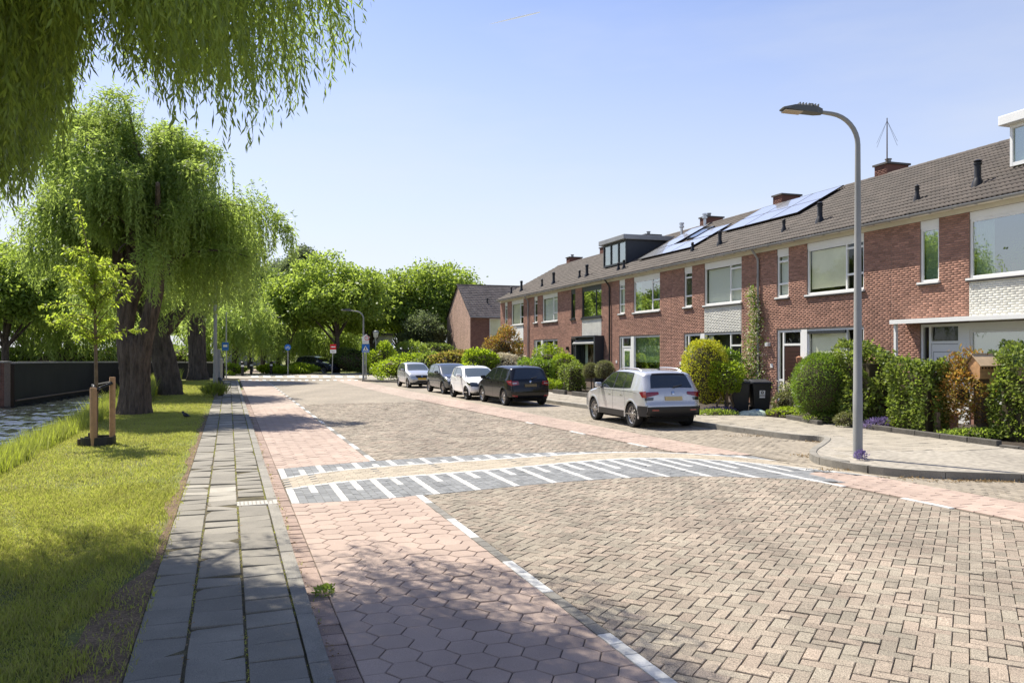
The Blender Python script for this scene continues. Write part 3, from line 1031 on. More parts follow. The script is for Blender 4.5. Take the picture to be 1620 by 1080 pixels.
def brick_frusta(rects, proud=0.007, ch=0.004):
    """rects (x0, x1, z0, z1) on the plane y=0 facing -y."""
    a = np.array(rects, dtype=np.float64)
    n = len(a)
    jit = RNG.uniform(-0.002, 0.002, n)
    V = np.zeros((n, 8, 3))
    xs = [a[:, 0], a[:, 1], a[:, 1], a[:, 0]]; zs = [a[:, 2], a[:, 2], a[:, 3], a[:, 3]]
    sx = [1, -1, -1, 1]; sz = [1, 1, -1, -1]
    for k in range(4):
        V[:, k, 0] = xs[k]; V[:, k, 2] = zs[k]; V[:, k, 1] = 0.002
        V[:, 4 + k, 0] = xs[k] + sx[k] * ch; V[:, 4 + k, 2] = zs[k] + sz[k] * ch; V[:, 4 + k, 1] = -proud + jit
    f = np.array([(4, 5, 6, 7), (0, 1, 5, 4), (1, 2, 6, 5), (2, 3, 7, 6), (3, 0, 4, 7)])
    Fq = (f[None] + (np.arange(n) * 8)[:, None, None]).reshape(-1, 4)
    return V.reshape(-1, 3), Fq


def wall_bricks(x0, x1, z0, z1, holes, mod=0.214, course=0.0625, joint=0.0095):
    out = []
    r = 0
    z = z0
    while z < z1 - 0.02:
        zt = min(z + course, z1)
        cuts = sorted([(h[0], h[1]) for h in holes if h[2] < zt - 0.008 and h[3] > z + 0.008])
        free, cur = [], x0
        for a, b in cuts:
            if a > cur: free.append((cur, a))
            cur = max(cur, b)
        if cur < x1: free.append((cur, x1))
        off = (r % 2) * mod / 2 + (0.03 if r % 4 == 2 else 0)
        for fa, fb in free:
            k = math.floor((fa - off) / mod)
            while k * mod + off < fb:
                a, b = max(fa, k * mod + off + joint / 2), min(fb, (k + 1) * mod + off - joint / 2)
                if b - a > 0.025: out.append((a, b, z + joint / 2, zt - joint / 2))
                k += 1
        z += course; r += 1
    return out


def wall_sheet(x0, x1, z0, z1, holes, y=0.0, rev=0.13):
    xs = sorted({x0, x1, *[h[0] for h in holes], *[h[1] for h in holes]})
    zs = sorted({z0, z1, *[h[2] for h in holes], *[h[3] for h in holes]})
    b = MB()
    for i in range(len(xs) - 1):
        for j in range(len(zs) - 1):
            cx_, cz_ = (xs[i] + xs[i + 1]) / 2, (zs[j] + zs[j + 1]) / 2
            if any(h[0] < cx_ < h[1] and h[2] < cz_ < h[3] for h in holes): continue
            b.quad((xs[i], y, zs[j]), (xs[i + 1], y, zs[j]), (xs[i + 1], y, zs[j + 1]), (xs[i], y, zs[j + 1]))
    for h in holes:
        a0, a1, c0, c1 = h[:4]
        b.quad((a0, y, c0), (a0, y, c1), (a0, y + rev, c1), (a0, y + rev, c0))
        b.quad((a1, y, c1), (a1, y, c0), (a1, y + rev, c0), (a1, y + rev, c1))
        b.quad((a0, y, c1), (a1, y, c1), (a1, y + rev, c1), (a0, y + rev, c1))
        b.quad((a1, y, c0), (a0, y, c0), (a0, y + rev, c0), (a1, y + rev, c0))
    return b


def frame_bars(b, x0, x1, z0, z1, w=0.065, y0=0.035, y1=0.10, vbars=(), hbars=()):
    b.box(x0, x0 + w, y0, y1, z0, z1); b.box(x1 - w, x1, y0, y1, z0, z1)
    b.box(x0 + w, x1 - w, y0 + 0.002, y1 - 0.002, z0, z0 + w); b.box(x0 + w, x1 - w, y0 + 0.002, y1 - 0.002, z1 - w, z1)
    for v in vbars: b.box(v - w / 2, v + w / 2, y0 + 0.003, y1 - 0.003, z0 + w, z1 - w)
    for (a, c, z) in hbars: b.box(a, c, y0 + 0.005, y1 - 0.005, z - w / 2, z + w / 2)


def window(h, x0, x1, z0, z1, fm, vbars=(), hbars=(), panes=None, back='blind_green', backs=None, sill=True, glass='window_glass', depth=0.45, name='window', w=0.065):
    b = MB()
    frame_bars(b, x0, x1, z0, z1, w, vbars=vbars, hbars=hbars)
    fr = b.build(name, MATS[fm], h)
    xs = [x0 + w] + [v for v in vbars] + [x1 - w]
    cells = panes or [(xs[i], xs[i + 1], z0 + w, z1 - w) for i in range(len(xs) - 1)]
    for c_ in cells:
        MB().box(c_[0] - 0.004, c_[1] + 0.004, 0.066, 0.074, c_[2] - 0.004, c_[3] + 0.004).build('pane', MATS[glass], fr)
    # what stands behind the glass
    rb = MB()
    yb = 0.11 + depth
    X0, X1, Z0, Z1, Y0 = x0 + 0.01, x1 - 0.01, z0 + 0.01, z1 - 0.01, 0.101
    rb.quad((X0, yb, Z0), (X1, yb, Z0), (X1, yb, Z1), (X0, yb, Z1))
    rb.quad((X0, Y0, Z0), (X0, yb, Z0), (X0, yb, Z1), (X0, Y0, Z1)); rb.quad((X1, yb, Z0), (X1, Y0, Z0), (X1, Y0, Z1), (X1, yb, Z1))
    rb.quad((X0, Y0, Z0), (X1, Y0, Z0), (X1, yb, Z0), (X0, yb, Z0)); rb.quad((X0, yb, Z1), (X1, yb, Z1), (X1, Y0, Z1), (X0, Y0, Z1))
    rb.build('interior', MATS['room_dark'], fr)
    for (a, c2, zb, zt, mname, wavy) in (backs or ([(x0 + w, x1 - w, z0 + w, z1 - w, back, False)] if back else [])):
        cb = MB()
        n = int(max(2, (c2 - a) / 0.045)) if wavy else 1
        for i in range(n):
            xa, xb_ = a + (c2 - a) * i / n, a + (c2 - a) * (i + 1) / n
            ya, yb2 = (0.17 + 0.02 * (i % 2), 0.17 + 0.02 * ((i + 1) % 2)) if wavy else (0.15, 0.15)
            cb.quad((xa, ya, zb), (xb_, yb2, zb), (xb_, yb2, zt), (xa, ya, zt))
        cb.build('curtain' if wavy else 'blind', MATS[mname], fr)  # a room_dark sheet is no blind: it paints the room's darkness
    if sill:
        MB().box(x0 - 0.05, x1 + 0.05, -0.085, 0.04, z0 - 0.055, z0 - 0.002).build('sill', MATS['white_paint' if fm == 'white_paint' else 'dark_paint'], fr)
        MB().box(x0 - 0.06, x1 + 0.06, -0.072, 0.03, z0 - 0.095, z0 - 0.057).build('drip_edge', MATS['sill_stone'], fr)
    return fr


# one pantile, seen from above: a wave across, laid up the slope
TW_, TE = 0.2977, 0.345


def tile_mesh_arrays():
    xs = np.array([0, 0.037, 0.078, 0.115, 0.15, 0.187, 0.228, 0.265, 0.303]); hs_ = np.array([0.030, 0.045, 0.012, 0.0, 0.030, 0.045, 0.012, 0.0, 0.030])
    L_ = TE + 0.05
    V, Fq = [], []
    for (y, dz) in ((0.0, 0.0), (L_, -0.028)):
        for x, h in zip(xs, hs_): V.append((x, y, h + dz + 0.03))
    for x, h in zip(xs, hs_): V.append((x, 0.0, h - 0.002))
    n = len(xs)
    for i in range(n - 1): Fq.append((i, i + 1, n + i + 1, n + i))
    for i in range(n - 1): Fq.append((2 * n + i, 2 * n + i + 1, i + 1, i))
    return np.array(V), np.array(Fq)


TILE_V, TILE_F = tile_mesh_arrays()
TILE_ME = mesh_np('roof_tile', TILE_V, TILE_F, MATS['roof_tile'])
ROOF_ROT = Euler((RANG, 0, 0)).to_matrix()


def roof_tiles(parent, width, slope_len, indiv, m, rot=ROOF_ROT, org=Vector((0, EAVE_O, EAVE_Z)), skip=None, tile_me=TILE_ME, cols_from_right=True):
    nc = int(round(width / TW_)); nr = int(slope_len / TE) + 1
    sx = width / (nc * TW_)
    spots = []
    for r_ in range(nr):
        for c_ in range(nc):
            x = c_ * TW_ * sx; y = r_ * TE
            if y > slope_len - 0.1: continue
            if skip and any(a < x + 0.15 < b and q < y + 0.17 < w_ for a, b, q, w_ in skip): continue
            spots.append((x, y))
    spots.sort(key=lambda p: -p[0])
    Rm = np.array(rot)
    for (x, y) in spots[:indiv]:
        o = link('roof_tile', tile_me, parent)
        p = org + rot @ Vector((x + random.uniform(-.003, .003), y + random.uniform(-.006, .006), 0.012))
        o.location = p; o.rotation_euler = (RANG + random.uniform(-.008, .008), random.uniform(-.01, .01), random.uniform(-.006, .006))
    rest = spots[indiv:]
    if rest:
        V, Fq = [], []
        for i, (x, y) in enumerate(rest):
            v = TILE_V.copy(); v[:, 0] += x + random.uniform(-.004, .004); v[:, 1] += y + random.uniform(-.01, .01); v[:, 2] += 0.012 + random.uniform(-.003, .003)
            V.append(v @ Rm.T + np.array(org)); Fq.append(TILE_F + i * len(TILE_V))
        tag(link('roof_tile_field', mesh_np('roof_tile_field', np.concatenate(V), np.concatenate(Fq), m), parent), kind='stuff')


def chimney(roof, x, flue=True):
    b = MB()
    z0, z1 = RIDGE_Z - 0.5, RIDGE_Z + 0.42
    b.box(x - 0.32, x + 0.32, RIDGE_O - 0.1, RIDGE_O + 0.9, z0, z1)
    ch = b.build('chimney', MATS['dark_brick'], roof)
    MB().box(x - 0.38, x + 0.38, RIDGE_O - 0.16, RIDGE_O + 0.96, z1, z1 + 0.07).build('chimney_cap', MATS['sill_stone'], roof)
    rects = wall_bricks(x - 0.32, x + 0.32, z0, z1, [])
    V, Fq = brick_frusta(rects); V[:, 1] += RIDGE_O - 0.101
    tag(link('chimney_brick', mesh_np('chimney_brick', V, Fq, MATS['dark_brick']), roof), kind='stuff')
    if flue:
        MB().lathe([(0.10, 0), (0.10, 0.16), (0.13, 0.17), (0.13, 0.2)], 10, (x, RIDGE_O + 0.25, z1 + 0.07)).build('flue', MATS['zinc'], roof)
    return ch


def vent(roof, x, o, r, h):
    z = roof_z(o)
    b = MB()
    b.lathe([(r * 2.1, -0.10), (r * 1.75, 0.10), (r * 1.15, 0.22), (r, 0.26), (r, h - 0.12), (r * 1.25, h - 0.11), (r * 1.25, h - 0.06), (r * 0.9, h - 0.05), (r * 1.35, h - 0.01), (r * 0.5, h + 0.03)], 14, (x, o, z))
    return b.build('vent_pipe', MATS['black_plastic'], roof, smooth=True)


def solar(roof, x0, x1, o0, o1, nx, ny):
    w = (x1 - x0) / nx
    sl = (o1 - o0) / math.cos(RANG); h = sl / ny
    for i in range(nx):
        for j in range(ny):
            org = Vector((x0 + i * w, o0, roof_z(o0))) + ROOF_ROT @ Vector((0, j * h, 0.14))
            p = empty('solar_panel', org)
            p.rotation_euler = (RANG, 0, 0)
            p.parent = roof
            MB().box(0.008, w - 0.008, 0.008, h - 0.008, 0, 0.035).build('cells', MATS['solar_cell'], p)
            b = MB(); b.box(0, 0.022, 0, h, -0.004, 0.040); b.box(w - 0.022, w, 0, h, -0.004, 0.040)
            b.box(0.022, w - 0.022, 0, 0.022, -0.003, 0.039); b.box(0.022, w - 0.022, h - 0.022, h, -0.003, 0.039)
            b.build('rim', MATS['aluminium'] if False else MATS['black_plastic'], p)


def dormer(roof, x0, x1, o0, z0, z1, dm, fm, npane):
    back = (z1 - EAVE_Z) / SLOPE + EAVE_O + 0.1
    b = MB().box(x0, x1, o0 + 0.12, back, z0 - 0.1, z1)
    d = b.build('dormer', MATS[dm], roof)
    MB().box(x0 - 0.18, x1 + 0.18, o0 - 0.22, back + 0.15, z1, z1 + 0.26).build('dormer_roof', MATS['zinc' if dm == 'dark_cladding' else 'white_paint'], roof, bevel=0.02)
    b = MB()
    n = npane
    xs = [x0 + (x1 - x0) * i / n for i in range(n + 1)]
    b2 = MB()
    b2.box(x0, x0 + 0.08, o0, o0 + 0.12, z0, z1); b2.box(x1 - 0.08, x1, o0, o0 + 0.12, z0, z1)
    b2.box(x0 + 0.08, x1 - 0.08, o0 + 0.002, o0 + 0.12, z0, z0 + 0.1); b2.box(x0 + 0.08, x1 - 0.08, o0 + 0.002, o0 + 0.12, z1 - 0.1, z1)
    for v in xs[1:-1]: b2.box(v - 0.05, v + 0.05, o0 + 0.004, o0 + 0.118, z0 + 0.1, z1 - 0.1)
    b2.build('dormer_window', MATS[fm], roof)
    for i in range(n):
        MB().box(xs[i] + 0.04, xs[i + 1] - 0.04, o0 + 0.05, o0 + 0.06, z0 + 0.08, z1 - 0.08).build('dormer_pane', MATS['window_glass_strong'], roof)
        MB().box(xs[i] + 0.03, xs[i + 1] - 0.03, o0 + 0.113, o0 + 0.117, z0 + 0.05, z1 - 0.05).build('dormer_curtain', MATS['net_curtain'], roof)
    return d


WX = dict(n0=1.08, n1=1.74, b0=2.73, b1=5.42)
BRICK_COUNT = 0


def house(idx, s_left, label, fm='white_paint', lower='brick', ground='window', blind='blind_green', narrow='white_paint', far=False, indiv_tiles=0, indiv_bricks=0, canopy=False, pipe='left_grey'):
    h = empty('terraced_house', hs(s_left, HT, 0.02), HROT)
    tag(h, label, 'house', 'terraced houses of the brick row')
    n0, n1, b0, b1 = WX['n0'], WX['n1'], WX['b0'], WX['b1']
    zc = EAVE_Z - 0.16
    holes = [(n0, n1, 3.95, zc), (b0, b1, 3.93, zc), (n0, b1, 0.05, 2.78)]
    if lower != 'brick': holes_b = holes + [(b0 - 0.001, b1 + 0.001, 2.78, 3.93)]
    else: holes_b = holes
    wall = wall_sheet(0, HW, 0, EAVE_Z + 0.1, holes).build('wall', MATS['mortar'], h)
    rects = wall_bricks(0, HW, 0.0, zc, holes_b)
    rects.sort(key=lambda r_: -r_[0])
    if indiv_bricks:
        vis = [r_ for r_ in rects if 2.9 < r_[2] and r_[0] < 3.2][:indiv_bricks]
        sel = set(vis)
        for r_ in vis:
            V, Fq = brick_frusta([r_]); cx_, cz_ = (r_[0] + r_[1]) / 2, (r_[2] + r_[3]) / 2
            V = V - np.array([cx_, 0, cz_])
            link('brick', mesh_np('brick', V, Fq, MATS['brick']), wall, (cx_, 0, cz_))
        rects = [r_ for r_ in rects if r_ not in sel]
    V, Fq = brick_frusta(rects)
    tag(link('brick_field', mesh_np('brick_field', V, Fq, MATS['brick']), wall), kind='stuff')
    if lower == 'painted':
        rr = wall_bricks(b0 + 0.01, b1 - 0.01, 2.79, 3.83, [])
        V, Fq = brick_frusta(rr, 0.012, 0.008)
        MB().quad((b0, -0.003, 2.78), (b1, -0.003, 2.78), (b1, -0.003, 3.84), (b0, -0.003, 3.84)).build('painted_panel', MATS['painted_brick'], h)
        tag(link('painted_brick_field', mesh_np('painted_brick_field', V, Fq, MATS['painted_brick']), wall), kind='stuff')
    elif lower == 'panel':
        MB().box(b0, b1, -0.02, 0.02, 2.80, 3.84).build('white_panel', MATS['white_paint'], h)
    # body of the house behind the front
    b = MB()
    D = 9.4
    b.quad((0, D, 0), (0, D, EAVE_Z), (HW, D, EAVE_Z), (HW, D, 0))
    b.add([(0.0, 0.005, 0), (0.0, D, 0), (0.0, D, EAVE_Z), (0.0, RIDGE_O, RIDGE_Z - 0.05), (0.0, 0.005, EAVE_Z)], [(0, 4, 3, 2, 1)])
    b.add([(HW, 0.005, 0), (HW, D, 0), (HW, D, EAVE_Z), (HW, RIDGE_O, RIDGE_Z - 0.05), (HW, 0.005, EAVE_Z)], [(0, 1, 2, 3, 4)])
    b.build('rear_wall', MATS['dark_brick'], h)
    MB().box(0, HW, -0.035, -0.012, zc + 0.002, EAVE_Z - 0.04).build('fascia', MATS['cream_paint'], h)
    MB().box(0, HW, EAVE_O + 0.09, -0.036, EAVE_Z - 0.035, EAVE_Z - 0.012).build('soffit', MATS['cream_paint'], h)
    # gutter with its brackets
    gb = MB()
    prof = [(EAVE_O + 0.055 * math.cos(a) - 0.01, EAVE_Z - 0.0 + 0.06 * math.sin(a)) for a in [math.pi + math.pi * i / 6 for i in range(7)]]
    vs = [(x, y, z) for x in (0.002, HW - 0.002) for (y, z) in prof]
    gb.add(vs, [(i, i + 1, 8 + i, 7 + i) for i in range(6)])
    gb.box(0.002, HW - 0.002, EAVE_O - 0.073, EAVE_O - 0.066, EAVE_Z - 0.012, EAVE_Z + 0.008)
    for k in range(9): gb.box(0.3 + k * 0.74, 0.325 + k * 0.74, EAVE_O - 0.07, EAVE_O + 0.03, EAVE_Z - 0.075, EAVE_Z - 0.06)
    gb.build('gutter', MATS['zinc'], h)
    if pipe:
        pm = MATS['black_plastic'] if 'black' in pipe else MATS['zinc']
        MB().tube([(0.03, EAVE_O + 0.02, EAVE_Z - 0.05), (0.03, -0.10, EAVE_Z - 0.35), (0.03, -0.07, EAVE_Z - 0.5), (0.03, -0.07, 0.05)], 0.045, 8).build('drainpipe', pm, h, smooth=True)
    # roof
    rb = MB()
    so = Vector((0, 0, 0))
    z_e, z_r = roof_z(EAVE_O + 0.03) - 0.01, roof_z(RIDGE_O) - 0.01
    rb.quad((0, EAVE_O + 0.03, z_e), (HW, EAVE_O + 0.03, z_e), (HW, RIDGE_O, z_r), (0, RIDGE_O, z_r))
    rb.quad((0, RIDGE_O, z_r), (HW, RIDGE_O, z_r), (HW, 9.8, EAVE_Z), (0, 9.8, EAVE_Z))
    roof = rb.build('roof', MATS['roof_under'], h)
    sl = (RIDGE_O - EAVE_O) / math.cos(RANG)
    roof_tiles(roof, HW, sl, indiv_tiles, MATS['roof_tile'])
    nridge = int(HW / 0.4)
    rv = []
    for i in range(nridge):
        x = i * HW / nridge
        rm = MB()
        pr = [(0.13 * math.cos(a), 0.11 * math.sin(a)) for a in [math.pi * k / 6 for k in range(7)]]
        vs = [(xx, RIDGE_O + y * (1 + 0.08 * e), RIDGE_Z - 0.02 + z * (1 + 0.08 * e)) for xx, e in ((x, 1), (x + HW / nridge + 0.03, 0)) for (y, z) in pr]
        rm.add(vs, [(k, 7 + k, 8 + k, k + 1) for k in range(6)])
        rm.build('ridge_tile', MATS['roof_tile'], roof)
    # upper windows
    white = fm == 'white_paint'
    head = 0.22
    hb = MB().box(n0, n1, 0.02, 0.09, zc - head, zc - 0.002).build('head_panel', MATS[narrow], h)
    window(h, n0, n1, 3.95, zc - head - 0.002, narrow, glass='window_glass_strong' if idx == 6 else 'window_glass', hbars=[(n0 + 0.06, n1 - 0.06, 4.42), (n0 + 0.06, n1 - 0.06, 5.22)] if white and idx != 6 else [], backs=[(n0 + 0.06, n1 - 0.06, 4.0, 5.4, 'net_curtain', False)] if idx in (0, 3, 5, 6) else None, back='room_dark')
    MB().box(b0, b1, 0.02, 0.09, zc - 0.20, zc - 0.002).build('head_panel', MATS[fm], h)
    vb = b0 + (b1 - b0) * 0.70
    if idx == 6:
        window(h, b0, b1, 3.93, zc - 0.202, fm, back=None, backs=[(b0 + 0.07, b0 + 0.62, 4.0, 5.4, 'net_curtain', True)], glass='window_glass_strong', depth=1.2)
    elif idx == 2:
        window(h, b0, b1, 3.93, zc - 0.202, fm, vbars=[vb], back='room_dark', glass='window_glass_strong')
    else:
        bk = {'blind': [(b0 + 0.07, vb - 0.02, 4.02 if idx != 5 else 4.12, zc - 0.28, 'blind_green', False)],
              'curtain': [(b0 + 0.07, b1 - 0.07, 4.0, zc - 0.28, 'net_curtain', True)],
              'dark': [(b0 + 0.07, b0 + 0.5, 4.0, zc - 0.28, 'net_curtain', True), (b1 - 0.5, b1 - 0.07, 4.0, zc - 0.28, 'net_curtain', True)]}[blind]
        window(h, b0, b1, 3.93, zc - 0.202, fm, vbars=[vb], hbars=[(vb + 0.03, b1 - 0.06, 4.45), (vb + 0.03, b1 - 0.06, 5.28)], back=None, backs=bk, glass='window_glass' if blind != 'dark' else 'window_glass_strong')
    # ground floor: door part, post, window part
    db, dw = n0, 2.42
    pm = MATS[fm]
    fb = MB()
    frame_bars(fb, db, dw, 0.07, 2.76, 0.075, 0.03, 0.11, vbars=[1.40], hbars=[(1.44, dw - 0.07, 2.25)])
    if idx != 6: fb.box(db + 0.07, 1.37, 0.034, 0.106, 0.95, 1.02)
    door = fb.build('front_door', pm, h)
    MB().box(db + 0.06, 1.38, 0.066, 0.072, 0.13, 2.70).build('pane', MATS['window_glass'], door)
    MB().box(1.42, dw - 0.06, 0.066, 0.072, 2.28, 2.70).build('pane', MATS['window_glass'], door)
    leaf_m = {5: 'door_brown', 6: 'white_paint', 3: 'white_paint', 2: 'dark_paint'}.get(idx, 'white_paint')
    lf = MB().box(1.445, dw - 0.08, 0.05, 0.095, 0.09, 2.20).build('door_leaf', MATS[leaf_m], door)
    if idx == 5:
        for k in range(14): MB().box(1.62, dw - 0.12, 0.038, 0.049, 0.25 + k * 0.135, 0.25 + k * 0.135 + 0.115).build('slat', MATS['door_brown'], door)
    elif idx == 6:
        b = MB(); b.add([(1.62, 0.046, 1.35), (1.62, 0.046, 1.85), (2.12, 0.046, 1.35)], [(0, 2, 1)]); b.build('triangular_pane', MATS['car_glass'], door)
        MB().box(1.50, dw - 0.13, 0.045, 0.049, 1.98, 2.0).box(1.50, 1.515, 0.045, 0.049, 0.3, 1.98).build('groove', MATS['zinc'], door)
    else:
        MB().box(1.60, dw - 0.22, 0.044, 0.049, 0.9, 2.05).build('pane', MATS['window_glass_strong'], door)
    MB().tube([(1.52, 0.03, 1.0), (1.52, -0.01, 1.0), (1.52, -0.01, 1.35), (1.52, 0.03, 1.35)], 0.012, 6).build('handle', MATS['aluminium'], door)
    MB().box(db, dw, -0.12, 0.14, 0.0, 0.068).build('threshold', MATS['sill_stone'], h)
    rb = MB().quad((db, 0.45, 0.07), (dw, 0.45, 0.07), (dw, 0.45, 2.76), (db, 0.45, 2.76)); rb.build('hall', MATS['room_dark'], h)
    MB().box(dw + 0.002, b0 - 0.002, 0.0, 0.12, 0.06, 2.76).build('post', pm, h)
    zb = 0.72
    bk = {'blind': [(b0 + 0.07, vb, 0.82, 2.66, 'blind_green', False)], 'curtain': [(b0 + 0.07, b1 - 0.07, 0.8, 2.66, 'net_curtain', True)], 'dark': [(b0 + 0.07, b0 + 0.45, 0.8, 2.66, 'net_curtain', True)]}
    key = {5: 'blind', 6: 'blind', 3: 'blind', 4: 'dark'}.get(idx, 'dark')
    if idx == 6:
        window(h, b0, b1, zb, 2.56, fm, back=None, backs=[(b0 + 0.07, b1 - 0.07, 0.8, 2.5, 'blind_green', False)], glass='window_glass_strong')
        MB().box(b0, b1, 0.0, 0.11, 2.562, 2.76).build('shutter_box', pm, h)
    elif idx == 3:
        window(h, b0, b1, zb, 2.76, fm, back=None, backs=[(b0 + 0.07, b1 - 0.07, 1.5, 2.70, 'blind_green', False)], glass='window_glass_strong')
    else:
        window(h, b0, b1, zb, 2.76, fm, vbars=[vb], hbars=[(vb + 0.03, b1 - 0.06, 2.25)], back=None, backs=bk[key])
    MB().box(b0, b1, 0.02, 0.11, 0.06, zb - 0.10).build('apron', MATS['mortar'] if idx != 6 else MATS['brick'], h)
    if idx == 5:
        MB().box(b0 + 0.05, vb, -0.03, 0.03, 2.60, 2.70).build('shutter_box', MATS['dark_paint'], h)
    # small fittings on the wall
    MB().box(0.72, 0.86, -0.03, -0.008, 1.42, 1.56).build('house_number', MATS['sign_white'], h)
    return h, roof


LBL = {
    0: 'far-end brick terraced house with smooth white panel under its upper window',
    1: 'second brick house from the far end, white frames and red brick below both windows',
    2: 'brick terraced house with dark window frames, dark dormer and dark awning box',
    3: 'brick terraced house behind the silver car with L-shaped solar panels on its roof',
    4: 'brick terraced house with grey painted brick panel and a big rectangle of solar panels',
    5: 'brick terraced house with brown front door behind the street lamp and wheelie bins',
    6: 'brick terraced house with flat white canopy, white door and white dormer behind the nest box',
}
HOUSES, ROOFS = [], []
spec = [dict(lower='panel', blind='blind', pipe=None), dict(blind='curtain', pipe='grey'), dict(fm='dark_paint', narrow='dark_paint', lower='painted', blind='dark', pipe=None),
        dict(blind='dark', pipe='black'), dict(lower='painted', blind='curtain', pipe=None), dict(blind='blind', indiv_tiles=300, pipe='grey'),
        dict(lower='painted', blind='dark', indiv_tiles=300, indiv_bricks=300, canopy=True, pipe=None)]
for i, sp in enumerate(spec):
    hh, rr = house(i, 58.65 - i * HW, LBL[i], **sp)
    HOUSES.append(hh); ROOFS.append(rr)


def on_row(s):
    i = min(6, max(0, int((58.65 - s) / HW)))
    return i, 58.65 - i * HW - s


for s_, o_, r_, hgt in [(29.7, 0.73, 0.075, 0.62), (25.25, 0.61, 0.055, 0.48), (23.43, 0.74, 0.085, 0.72), (31.88, 0.71, 0.055, 0.44), (19.1, 0.71, 0.055, 0.48), (17.11, 0.83, 0.085, 0.72), (55.19, 0.51, 0.085, 0.78),
                        (57.34, 0.44, 0.06, 0.55), (50.82, 0.49, 0.06, 0.55), (48.78, 0.54, 0.085, 0.78), (44.45, 0.53, 0.06, 0.5), (43.35, 0.53, 0.085, 0.72), (38.75, 0.35, 0.06, 0.45), (38.2, 0.4, 0.06, 0.5)]:
    i, a = on_row(s_); vent(ROOFS[i], a, o_, r_, hgt)
for s_ in (31.1, 37.4, 24.8, 56.4, 44.2, 50.3):
    i, a = on_row(s_); chimney(ROOFS[i], a, s_ != 31.1)
i, a = on_row(38.4)
for dx, o_ in ((0.1, 3.9), (1.6, 4.4)):
    MB().lathe([(0.07, -0.2), (0.07, 0.45), (0.13, 0.47), (0.13, 0.55), (0.08, 0.57), (0.08, 0.62), (0.13, 0.64), (0.13, 0.72), (0.05, 0.75)], 12, (a + dx - 0.1, o_, roof_z(o_))).build('flue', MATS['aluminium'], ROOFS[i], smooth=True)
solar(ROOFS[4], 0.62, 5.95, 2.23, 4.42, 3, 2)
solar(ROOFS[3], 1.25, 6.5, 1.02, 2.10, 3, 1)
solar(ROOFS[3], 4.75, 6.5, 2.13, 3.2, 1, 1)
solar(ROOFS[3], 1.25, 3.0, 2.13, 4.2, 1, 2)
rwb = MB().box(3.5, 4.4, 0, 0, 0, 0)
rw = MB(); rw.box(0, 0.9, 0, 1.2, 0.05, 0.16)
o = rw.build('roof_window', MATS['car_glass'], ROOFS[3], loc=(3.45, 2.6, roof_z(2.6))); o.rotation_euler = (RANG, 0, 0)
i, a = on_row(42.1)
dormer(ROOFS[2], a, a + 2.9, 1.0, 6.75, 8.0, 'dark_cladding', 'dark_paint', 3)
i, a = on_row(16.3)
dormer(ROOFS[6], a - 0.4, a + 2.6, 1.5, 7.0, 8.12, 'cream_paint', 'white_paint', 3)
# canopy on the nearest house
h6 = HOUSES[6]
MB().box(0.55, HW, -0.55, -0.012, 2.80, 2.86).box(0.55, HW, -0.59, -0.555, 2.78, 2.90).build('canopy', MATS['white_paint'], h6, bevel=0.006)
MB().box(0.62, 0.70, -0.5, -0.42, 0.02, 2.79).build('canopy_post', MATS['white_paint'], h6)
MB().box(2.46, 2.62, -0.14, -0.02, 1.72, 1.84).build('wall_lamp', MATS['black_plastic'], h6, bevel=0.01)
# awning box and side screens on the dark-framed house
h2 = HOUSES[2]
b = MB().box(2.45, 5.75, -0.55, -0.012, 2.80, 2.88).box(5.6, 5.75, -0.55, -0.012, 0.05, 2.80).box(2.45, 2.55, -0.30, -0.012, 0.05, 2.80)
b.build('awning_frame', MATS['dark_cladding'], h2)
b = MB(); b.quad((2.56, -0.12, 2.78), (5.59, -0.12, 2.78), (5.59, -0.52, 2.50), (2.56, -0.52, 2.50)); b.box(2.56, 5.59, -0.54, -0.515, 2.42, 2.50)
b.build('awning', MATS['zinc'], h2)
MB().box(0.62, 0.72, -0.16, -0.01, 2.1, 2.3).build('wall_lamp', MATS['black_plastic'], h2)
# lantern and wall lamps elsewhere
MB().box(0.55, 0.70, -0.14, -0.01, 2.2, 2.34).build('wall_lamp', MATS['white_paint'], HOUSES[5])
MB().lathe([(0.02, 0), (0.09, 0.10), (0.11, 0.25), (0.03, 0.30)], 8, (2.5, -0.14, 1.55)).build('wall_lantern', MATS['terracotta'], HOUSES[5])
# window plants and can on the sill of the nearest big window
fr6 = [c for c in h6.children if c.name.startswith('window')]


def leaf_arrays(P, D, L_, W_, seed=0, bend=0.0):
    """diamond leaves; P base points, D unit directions."""
    rg = np.random.default_rng(seed)
    n = len(P)
    rv = rg.normal(size=(n, 3))
    side = np.cross(D, rv); side /= (np.linalg.norm(side, axis=1, keepdims=True) + 1e-9)
    L_ = np.broadcast_to(np.asarray(L_, dtype=float).reshape(-1, 1), (n, 1)); W_ = np.broadcast_to(np.asarray(W_, dtype=float).reshape(-1, 1), (n, 1))
    mid = P + D * L_ * 0.42
    tip = P + D * L_
    tip[:, 2] -= (bend * L_)[:, 0]
    V = np.stack([P, mid + side * W_ * 0.5, tip, mid - side * W_ * 0.5], axis=1).reshape(-1, 3)
    Fq = np.arange(n * 4).reshape(-1, 4)
    return V, Fq


def rand_dirs(n, rg):
    v = rg.normal(size=(n, 3)); return v / np.linalg.norm(v, axis=1, keepdims=True)


